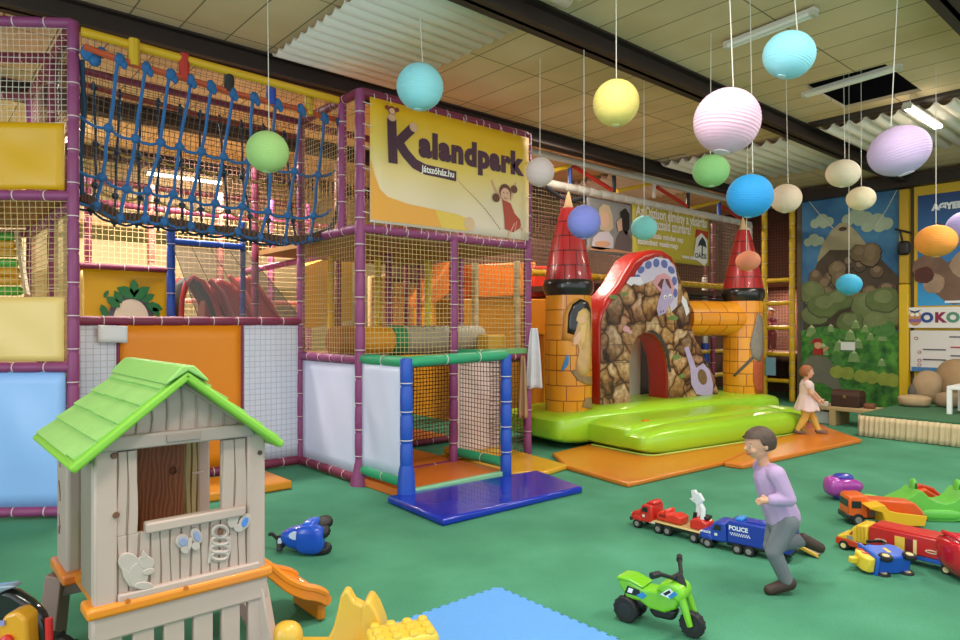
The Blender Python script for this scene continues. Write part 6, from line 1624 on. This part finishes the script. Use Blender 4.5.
# yellow rocker, stud brick and puzzle mat in the foreground
pzm = thing('puzzle_mat', 'sky blue foam puzzle mat with toothed edges on the carpet', 'mat', (-1.4, -3.5, 0), group='foam play mat')
mb = MB(); pts = []
x0, x1, y0, y1 = -2.15, -.75, -4.25, -2.85
def teeth(a, b_, n, out):
    a, b_ = V(a), V(b_); d = b_ - a; P_ = []; o_ = V(out)
    for i in range(n):
        t0, t1, t2, t3 = (i + .0) / n, (i + .28) / n, (i + .72) / n, (i + 1.0) / n
        w_in, w_out = .0, .06 / n
        P_ += [a + d * t1, a + d * (t1 - .12 / n) + o_ * .014, a + d * (t2 + .12 / n) + o_ * .014, a + d * t2]
    return [a] + P_
pts = teeth((x0, y0), (x1, y0), 22, (0, -1)) + teeth((x1, y0), (x1, y1), 22, (1, 0)) + teeth((x1, y1), (x0, y1), 22, (0, 1)) + teeth((x0, y1), (x0, y0), 22, (-1, 0))
part(mb.prism([(p.x, p.y) for p in pts], 0, .016), 'mat_tile', pzm, mat('5C9BE0', .7, .05, 40, .1), smooth=False)
yk = thing('yellow_rocker', 'yellow plastic rocker with two tall curved fins at the bottom edge', 'rocker toy', (0, 0, 0), local=True)
dY = 3.2
py_ = PD(342, 640, dY); yk.location = (py_.x, py_.y, 0); yk.rotation_euler = (0, 0, -YAW)
mYk = mat('E2B440', .35, .05, 4, coat=.2)
def ypr(name, pts, y0, y1, bev=.02):
    mb = MB(); mb.M = Matrix(((1, 0, 0, 0), (0, 0, 1, 0), (0, 1, 0, 0), (0, 0, 0, 1)))
    mb.prism([((x - 342) * dY / F_PX, max(.02, 1.6 - (y - CY) * dY / F_PX)) for x, y in pts], y0, y1); return mb.build(name, yk, mYk, bevel=bev, segs=4)
ypr('backrest', [(318, 655), (326, 642), (333, 628), (337, 612), (340, 597), (344, 590.5), (349, 592), (354, 602), (362, 606), (366, 606), (366, 655)], 0, .07)
ypr('side_fin', [(363, 655), (362.5, 606), (366, 599.5), (371, 600), (377, 609), (383, 624), (388, 645), (389, 655)], -.03, .12)
ypr('seat', [(352, 655), (352, 640), (385, 640), (386, 655)], -.16, .0, .015)
ypr('rocker_base', [(262, 655), (262, 648), (330, 648), (392, 652), (392, 655)], -.06, .12, .008)
MB().sell(((286 - 342) * dY / F_PX, .02, .085), (.075, .06, .085), .85, .85, 20, 12).build('headrest', yk, mYk)
ys = thing('stud_brick', 'yellow toy brick with round studs in front of the yellow rocker', 'toy brick', (0, 0, 0), local=True)
pst = PD(402, 634, 3.1); ys.location = (pst.x, pst.y, .016); ys.rotation_euler = (0, 0, -YAW + .35)
mSt = mat('E3BE3E', .4, .05, 6, coat=.2)
MB().sell((0, 0, .085), (.16, .1, .085), .25, .25, 28, 10).build('brick', ys, mSt)
for i in range(4):
    for j in range(3):
        MB().at((-.115 + .077 * i, -.065 + .065 * j, .165)).lathe([(.024, 0), (.024, .012), (.018, .02), (.004, .022)], 12).build('stud', ys, mSt)
# dark toy vehicle at the bottom left
db = thing('ride_on_bike', 'black and yellow ride-on toy bike cut by the bottom left corner', 'ride-on toy', (0, 0, 0), local=True)
pdk = PD(22, 640, 2.75); db.location = (pdk.x, pdk.y, 0); db.rotation_euler = (0, 0, -YAW)
bk = mat('1D1A1C', .25, .1, 6, coat=.4)
def dpt(x, y): return ((x - 22) * 2.75 / F_PX, 1.6 - (y - CY) * 2.75 / F_PX)
def dpr(name, pts, y0, y1, m, bev=.01):
    mb = MB(); mb.M = Matrix(((1, 0, 0, 0), (0, 0, 1, 0), (0, 1, 0, 0), (0, 0, 0, 1)))
    mb.prism([dpt(*p) if p[1] < 700 else (dpt(p[0], 640)[0], .02) for p in pts], y0, y1); return mb.build(name, db, m, bevel=bev, segs=3)
dpr('body_shell', [(-20, 700), (-20, 596), (0, 588), (12, 592), (28, 602), (40, 615), (46, 632), (48, 660), (48, 700)], .0, .06, bk, .025)
dpr('windscreen', [(-20, 594), (-5, 585), (16, 583), (19, 585.5), (6, 590), (-4, 596)], -.02, .03, mat('7F8A96', .15, coat=.5))
dpr('engine_cover', [(6, 660), (8, 622), (16, 608), (28, 604), (37, 612), (39, 640), (36, 662)], -.07, .02, mat('D8971E', .3, .05, 6, coat=.3), .015)
MB().rot((dpt(20, 632)[0], -.075, dpt(20, 632)[1]), (math.pi / 2, 0, 0)).lathe([(.024, -.01), (.024, .01), (.012, .02), (.004, .022)], 14).build('red_cap', db, mat('C8281E', .3))
a_, c_ = dpt(52, 616), dpt(53, 662)
MB().tube([(a_[0], -.02, a_[1] - .004), (a_[0], -.02, a_[1]), (c_[0], -.02, c_[1])][1:], .0145, 12).build('red_tube', db, mat('CC2424', .35))
MB().sell((dpt(6, 640)[0], -.07, dpt(6, 640)[1]), (.05, .03, .04), .5, .5, 16, 10).build('blue_pod', db, mat('2A3F9A', .3))
MB().box((dpt(14, 615)[0], -.075, dpt(14, 615)[1]), (.03, .006, .02)).build('lilac_sticker', db, mat('8A86B8', .4))
wheel(db, (dpt(38, 640)[0], .07, .15), .15, .06, '3A383C'); wheel(db, (dpt(-60, 640)[0], .07, .15), .15, .06, '3A383C')

# ================================================================== PLAYHOUSE
ph = thing('playhouse', 'beige plastic playhouse on legs with a green roof and orange slide', 'playhouse', (-2.55, -2.35, 0))
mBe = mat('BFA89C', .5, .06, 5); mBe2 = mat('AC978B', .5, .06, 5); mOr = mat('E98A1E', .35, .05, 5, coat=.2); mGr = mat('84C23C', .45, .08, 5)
VF, VBk = -2.75, -1.97; UL, UR = -2.885, -2.17
def HP(x, y, v=VF): p = PV(x, y, v); return (p.x, p.z)
def hfront(name, polys, t0, t1, m, v=VF, bev=.006, parent=ph, seg=2):
    mb = MB(); mb.M = Matrix(((1, 0, 0, 0), (0, 0, 1, v), (0, 1, 0, 0), (0, 0, 0, 1)))
    for p in polys: mb.prism([HP(x, y, v) for x, y in p], t0, t1)
    return part(mb, name, parent, m, bevel=bev, segs=seg)
def wavy(x0, x1, z0, z1, amp=.006, ph_=0, n=10):
    L_ = [(x0 + amp * math.sin(7 * (z0 + (z1 - z0) * i / n) * 2 + ph_), z0 + (z1 - z0) * i / n) for i in range(n + 1)]
    R_ = [(x1 + amp * math.sin(7 * (z0 + (z1 - z0) * i / n) * 2 + ph_ + .8), z0 + (z1 - z0) * i / n) for i in range(n + 1)]
    return L_ + R_[::-1]
ZF = .455; ZW = 1.075
def fr_prism(mb, poly, v, t0, t1):
    mb.M = Matrix(((1, 0, 0, 0), (0, 0, 1, v), (0, 1, 0, 0), (0, 0, 0, 1))); mb.prism(poly, t0, t1); mb.M = Matrix.Identity(4); return mb
def sd_prism(mb, poly, u, t0, t1):   # poly in (v, z)
    mb.M = Matrix(((0, 0, 1, u), (1, 0, 0, 0), (0, 1, 0, 0), (0, 0, 0, 1))); mb.prism(poly, t0, t1); mb.M = Matrix.Identity(4); return mb
# floor ledge (orange) and beige skirt under it
part(MB().bx((UL - .03, VF - .04, .412), (UR + .03, VF + .1, .462)), 'front_ledge', ph, mOr, bevel=.015, segs=3)
part(MB().bx((UL - .03, VBk - .3, .40), (UL + .12, VBk + .04, .455)), 'side_ledge', ph, mat('D9772A', .35, .05, 5, coat=.2), bevel=.015, segs=3)
part(MB().bx((UL + .02, VF + .05, .415), (UR, VBk, .445)), 'floor', ph, mOr)
part(MB().bx((UL - .01, VF - .025, .31), (UR + .01, VF + .05, .415)), 'front_skirt', ph, mBe, bevel=.012)
part(MB().bx((UL - .01, VBk - .05, .27), (UR + .01, VBk + .02, .38)), 'rear_skirt', ph, mBe2, bevel=.012)
# picket legs
mb = None
for i in range(6):
    u0 = UL + .02 + i * (UR - UL - .1) / 5
    part(MB().bx((u0, VF - .015, .02), (u0 + .085, VF + .02, .33)), 'picket', ph, mBe, bevel=.008)
part(MB().bx((UL - .02, VF - .02, 0), (UR + .06, VF + .03, .05)), 'foot_rail', ph, mBe2, bevel=.008)
def leg(p0, p1, w, m=mBe2):
    part(MB().tube([p0, p1], [w, w * 1.1], 4), 'leg', ph, m, bevel=.006)
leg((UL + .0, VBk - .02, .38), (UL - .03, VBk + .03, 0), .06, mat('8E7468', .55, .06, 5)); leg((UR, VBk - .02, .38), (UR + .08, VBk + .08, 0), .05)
leg((UR - .02, VF + .02, .36), (UR + .03, VF + .0, 0), .05, mBe); leg((UR - .06, VF + .3, .3), (UR + .04, VF + .05, .04), .035)
leg((UL + .02, VF + .06, .3), (UL + .1, VF + .3, .04), .035)
# corner columns and front planks
for (u0, u1) in ((UL - .0, UL + .085), (UR - .085, UR)):
    mb = MB(); fr_prism(mb, [(u0, ZF - .01), (u1, ZF - .01), (u1, ZW + .05), (u0, ZW + .05)], VF, -.02, .05)
    part(mb, 'corner_column', ph, mBe, bevel=.012, segs=3)
for (u0, u1) in ((UL, UL + .07), (UR - .07, UR)):
    part(MB().bx((u0, VBk - .06, .44), (u1, VBk, ZW)), 'corner_column', ph, mBe2, bevel=.012)
def plank_wall(name, ua, ub, za, zb, n, v, parent=ph, m=mBe, base=True):
    mb = MB()
    if base: fr_prism(mb, [(ua, za), (ub, za), (ub, zb), (ua, zb)], v, .004, .022)
    w = (ub - ua) / n
    for i in range(n): fr_prism(mb, wavy(ua + w * i + .003, ua + w * (i + 1) - .003, za, zb, .0035, i * 1.7), v, -.008, .008)
    return part(mb, name, parent, m, bevel=.003)
zs0, zs1 = HP(170, 517)[1], HP(170, 442)[1]    # window opening
plank_wall('front_plank_wall', UL + .085, UR - .085, ZF, .725, 13, VF)
plank_wall('window_side_planks', UL + .085, UL + .165, .725, ZW, 2, VF)
plank_wall('window_side_planks', UR - .2, UR - .085, .725, ZW, 2, VF)
part(MB().bx((UL + .19, VF - .035, .72), (UR - .1, VF + .02, .765)), 'window_sill_rail', ph, mBe, bevel=.008)
part(MB().bx((UL + .085, VF - .03, ZF), (UR - .03, VF + .01, ZF + .035)), 'lower_rail', ph, mBe, bevel=.008)
mb = MB(); fr_prism(mb, [(-2.55 - .325, 1.085), (-2.55 + .325, 1.085), (-2.55 + .285, 1.145), (-2.55 - .285, 1.145)], VF, -.05, .03)
part(mb, 'lintel', ph, mat('A3948B', .5, .06, 5), bevel=.008)
part(MB().bx((-2.62, VF - .056, 1.1), (-2.48, VF - .045, 1.132)), 'name_plate', ph, mat('9A8A80', .5), bevel=.003)
# gable with carved lines
zg = 1.385
mb = MB(); fr_prism(mb, [(-2.55 - .29, 1.14), (-2.55 + .29, 1.14), (-2.55, zg - .01)], VF, -.015, .015)
part(mb, 'gable', ph, mat('AE9C92', .5, .06, 5), bevel=.004)
mb = MB(); fr_prism(mb, [(-2.55 - .3, 1.1), (-2.55 + .3, 1.1), (-2.55, zg - .01)], VBk - .03, -.015, .015); part(mb, 'gable', ph, mBe2, bevel=.004)
mb = MB()
for i in range(9):
    u = -2.79 + .06 * i; top = 1.15 + .2 * (1 - abs(u + 2.55) / .27)
    if top > 1.17: mb.tube([(u + .004 * math.sin(3 * i), VF - .017, 1.145), (u + .006, VF - .018, (top + 1.145) / 2), (u, VF - .017, top)], .0055, 6)
part(mb, 'gable_ribs', ph, mat('9C8A80', .5))
for q in (-1, 1): part(MB().tube([(-2.55 + q * .27, VF - .02, 1.15), (-2.55, VF - .02, zg - .035)], .013, 4), 'gable_trim', ph, mBe2)
# roof: two shingled slabs with ridge cap
HW = .44; ZR, ZE = 1.405, 1.05; V0r, V1r = VF - .11, VBk + .06
for q in (-1, 1):
    d = V((q * HW, 0, ZE - ZR)); L_ = d.length; d.normalize(); nrm = d.cross(V((0, 1, 0))) * (1 if q < 0 else -1)
    if nrm.z < 0: nrm = -nrm
    mb = MB(); o_ = V((-2.55, V0r, ZR)); Wd = V1r - V0r
    mb.at(o_, d, (0, 1, 0), nrm)
    mb.bx((0, 0, -.035), (L_, Wd, 0)) 
    rf_ = part(mb, 'roof_slope', ph, mGr, bevel=.012, segs=3)
    mb = MB().at(o_, d, (0, 1, 0), nrm); rn = random.Random(5 + q)
    for r_ in range(5):
        a = .02 + (L_ - .06) * r_ / 5; e = .02 + (L_ - .06) * (r_ + 1.08) / 5
        nsh = 3; offs = .0 if r_ % 2 else .5
        cuts = sorted({.03, Wd - .03} | {min(Wd - .03, max(.03, Wd * (k + offs) / nsh)) for k in range(nsh + 1)})
        for c0, c1 in zip(cuts[:-1], cuts[1:]):
            if c1 - c0 < .03: continue
            j = rn.uniform(-.004, .004)
            mb.add([(a, c0 + .002, .0), (e + j, c0 + .002, .0), (e + j, c1 - .002, .0), (a, c1 - .002, .0), (a, c0 + .002, .002), (e + j, c0 + .002, .013), (e + j, c1 - .002, .013), (a, c1 - .002, .002)],
                   [(3, 2, 1, 0), (4, 5, 6, 7), (0, 1, 5, 4), (1, 2, 6, 5), (2, 3, 7, 6), (3, 0, 4, 7)])
    part(mb, 'shingles', rf_, mat('94C56C', .55, .14, 7), bevel=.002)
mb = MB(); fr_prism(mb, [(-2.64, ZR - .055), (-2.63, ZR - .035), (-2.575, ZR + .022), (-2.525, ZR + .022), (-2.47, ZR - .035), (-2.46, ZR - .055), (-2.55, ZR - .0)], 0, V0r - .005, V1r + .005)
part(mb, 'ridge_cap', ph, mat('94C86A', .5, .08, 6), bevel=.006)
# left side wall, rear wall with the brown door, right wall
mb = MB(); sd_prism(mb, [(VF + .06, .46), (VF + .06, ZW - .05), (VF + .3, ZW - .05), (VF + .3, .46)], UL + .03, -.02, .01)
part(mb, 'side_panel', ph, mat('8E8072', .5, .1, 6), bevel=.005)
part(MB().bx((UL - .01, VBk - .26, .44), (UL + .06, VBk - .02, ZW - .02)), 'side_column', ph, mBe2, bevel=.02, segs=3)
part(MB().bx((UL + .05, VBk - .44, .44), (UL + .09, VBk - .3, .72)), 'green_side_door', ph, mat('6FB62E', .4), bevel=.008)
mb = MB()
for k in range(3): mb.tube([(UL - .012, VBk - .1 - .03 * math.sin(k), .6 + .16 * k), (UL - .014, VBk - .12, .64 + .16 * k), (UL - .012, VBk - .09, .69 + .16 * k)], .006, 6)
part(mb, 'carved_knots', ph, mat('8E7C72', .5))
dpx1, dpx2 = HP(184, 470, VBk - .05)[0], HP(208, 470, VBk - .05)[0]
plank_wall('rear_wall', dpx1 + .005, dpx2, .45, ZW, 4, VBk - .05, m=mat('A39264', .5, .08, 6))
plank_wall('rear_wall', UL + .07, UL + .13, .45, ZW, 1, VBk - .05, m=mBe2)
m_dr, nt, b, N = nodes_mat('door_woodgrain', .5)
tc = N('ShaderNodeTexCoord'); mp = N('ShaderNodeMapping'); mp.inputs['Scale'].default_value = (1.0, 1.0, .45); wv = N('ShaderNodeTexWave', Scale=14.0, Distortion=7.0, Detail=2.0); wv.wave_type = 'RINGS'; wv.rings_direction = 'Y'
rr = ramp(N, [(0, '74401F'), (.5, '7F4825'), (1, '8E532C')]); nt.links.new(tc.outputs['Object'], mp.inputs[0]); nt.links.new(mp.outputs[0], wv.inputs['Vector']); nt.links.new(wv.outputs['Fac'], rr.inputs[0]); nt.links.new(rr.outputs[0], b.inputs['Base Color'])
bp = N('ShaderNodeBump', Strength=.5, Distance=.003); nt.links.new(wv.outputs['Fac'], bp.inputs['Height']); nt.links.new(bp.outputs['Normal'], b.inputs['Normal'])
VD_ = VBk - .08
dp = [HP(x, y, VD_) for x, y in ((137, 470), (184, 470))]
mb = MB(); fr_prism(mb, [(dp[0][0], .46), (dp[1][0], .46), (dp[1][0], 1.08), (dp[0][0] + .03, 1.1), (dp[0][0], 1.08)], VD_, -.015, .015)
dr = part(mb, 'door', ph, m_dr, bevel=.01)
hx_ = HP(174, 471, VD_ - .03); part(MB().tube([(hx_[0] + .014 * math.cos(a), VD_ - .022, hx_[1] + .018 * math.sin(a)) for a in [i * math.pi / 8 for i in range(16)]], .004, 6, closed=True), 'ring_handle', dr, mat('5A2E16', .5))
hx_ = HP(196, 473, VD_ - .03); part(MB().tube([(hx_[0] - .02, VD_ - .03, hx_[1]), (hx_[0] + .04, VD_ - .03, hx_[1])], .007, 8), 'latch', ph, mBe)
st_ = HP(154, 438, VD_ - .02); part(MB().box((st_[0], VD_ - .017, st_[1] - .01), (.08, .004, .02)), 'door_sticker', dr, mat('5AA8A0', .4))
# relief decorations on the front panel
mRel = mat('BFB0A6', .5, .04, 6)
def rel(name, polys, m=mRel, t=-.022, lab=None):
    mb = MB(); mb.M = Matrix(((1, 0, 0, 0), (0, 0, 1, VF), (0, 1, 0, 0), (0, 0, 0, 1)))
    for i, p in enumerate(polys): mb.prism([HP(x, y) for x, y in p], t - .001 * i, -.004)
    o = part(mb, name, ph, m, bevel=.003)
    if lab: o['label'] = lab
rel('squirrel_relief', [ed(128, 562, 11.5, 10, 16, .5), [(120, 566), (128, 570), (130, 580), (138, 586), (128, 585), (122, 576)], ed(137, 574, 10, 13.5, 16, .2), ed(144.5, 561, 8.6, 7, 14, .3), [(139, 558), (141.5, 548), (147, 556)], ed(147, 570, 6.5, 3.4, 10, -.3), ed(142, 584, 9.5, 4, 12)], lab='raised beige squirrel')
rel('butterfly_relief', [ed(181, 540, 6.8, 7.2, 14, .5), ed(195, 535, 5.6, 8.4, 14, -.3), ed(184, 548.5, 4.6, 4.2, 12), ed(194, 545, 4.4, 4.2, 12), ed(188, 543, 2.4, 7, 10, .2)], lab='raised butterfly with pale blue wing stickers')
rel('butterfly_sticker', [ed(181.5, 540.5, 4.4, 4.8, 12, .5), ed(195.2, 535, 3.4, 5.6, 12, -.3)], mat('8E97B8', .4), -.0265)
rel('butterfly_relief', [ed(231.5, 519, 5.4, 8.4, 12, .3), ed(243, 521, 5.4, 8.8, 12, .5), ed(237, 527, 5, 4.2, 10)], lab='raised butterfly with a bright blue wing sticker')
rel('butterfly_sticker', [ed(243, 521, 2.8, 5.4, 12, .5)], mat('4A86D8', .4), -.0265)
mb = MB()
for k, (x, y, rx, ry) in enumerate(((219, 531, 7.5, 6), (219, 540, 8.5, 4), (218.5, 548, 9, 4), (218.5, 555, 8, 4))):
    mb.tube([(lambda w: (w[0], VF - .012, w[1]))(HP(a[0], a[1])) for a in ed(x, y, rx, ry, 18)], .009, 6, closed=True)
mb.tube([(lambda w: (w[0], VF - .012, w[1]))(HP(x, y)) for x, y in ((228, 535), (229, 548), (226, 558))], .007, 6)
mb.tube([(lambda w: (w[0], VF - .012, w[1]))(HP(x, y)) for x, y in ((210, 540), (209, 556), (208, 562))], .007, 6)
part(mb, 'beehive_relief', ph, mRel)
for x, y in ((115, 514), (219, 531), (113, 455)):
    w = HP(x, y); part(MB().tube([(w[0], VF - .02, w[1]), (w[0], VF - .028, w[1])], [.014, .012], 12), 'knot_plug', ph, mat('6E4A34', .5))
w = HP(258, 452); part(MB().tube([(w[0], VF - .015, w[1]), (w[0], VF - .025, w[1])], .011, 12), 'knot_plug', ph, mat('4E3A30', .5))
for x, y in ((128, 606), (186, 593)):
    w = HP(x, y - 5, VF - .04); part(MB().tube([(w[0], VF - .036, w[1]), (w[0], VF - .044, w[1])], .01, 10), 'ledge_screw', ph, mat('C8701A', .4))
# slide
prof0 = [(-.04, .475), (.0, .46), (.1, .385), (.2, .285), (.29, .225), (.37, .19), (.43, .145), (.45, .09)]
prof = []
for k in range(1, len(prof0) - 2):
    for j in range(4):
        t = j / 4; q = [prof0[k - 1], prof0[k], prof0[k + 1], prof0[k + 2]]
        prof.append(tuple([UR, 0][c] + .5 * (2 * q[1][c] + (q[2][c] - q[0][c]) * t + (2 * q[0][c] - 5 * q[1][c] + 4 * q[2][c] - q[3][c]) * t * t + (3 * q[1][c] - q[0][c] - 3 * q[2][c] + q[3][c]) * t ** 3) for c in (0, 1)))
prof.append((UR + .43, .145))
va, vb = -2.56, -2.2
K = len(prof)
def chute(a, bq):
    i = a * (K - 1); k = min(int(i), K - 2); t = i - k
    x = prof[k][0] + (prof[k + 1][0] - prof[k][0]) * t; z = prof[k][1] + (prof[k + 1][1] - prof[k][1]) * t
    e = abs(bq - .5) * 2
    return (x, va + (vb - va) * bq, z - .045 + (.05 * max(0, (e - .7) / .3) if e > .7 else 0))
part(MB().grid(24, 16, chute), 'slide_chute', ph, mOr, solid=.018)
for v in (va, vb):
    mb = MB(); mb.M = Matrix(((1, 0, 0, 0), (0, 0, 1, v), (0, 1, 0, 0), (0, 0, 0, 1))); mb.prism([(x, z) for x, z in prof] + [(x, max(.0, z - .065)) for x, z in prof[::-1]], -.015, .015); part(mb, 'slide_side', ph, mOr, bevel=.01)
for v in (va, vb): part(MB().tube([(x, v, z + .002) for x, z in prof], [.022] * (K - 1) + [.018], 8), 'slide_edge', ph, mOr)
part(MB().tube([(UR + .43, va, .115), (UR + .435, (va + vb) / 2, .105), (UR + .43, vb, .115)], .032, 10), 'slide_lip', ph, mOr)
part(MB().bx((UR + .395, va + .015, 0), (UR + .44, vb - .015, .1)), 'slide_foot', ph, mOr, bevel=.018)
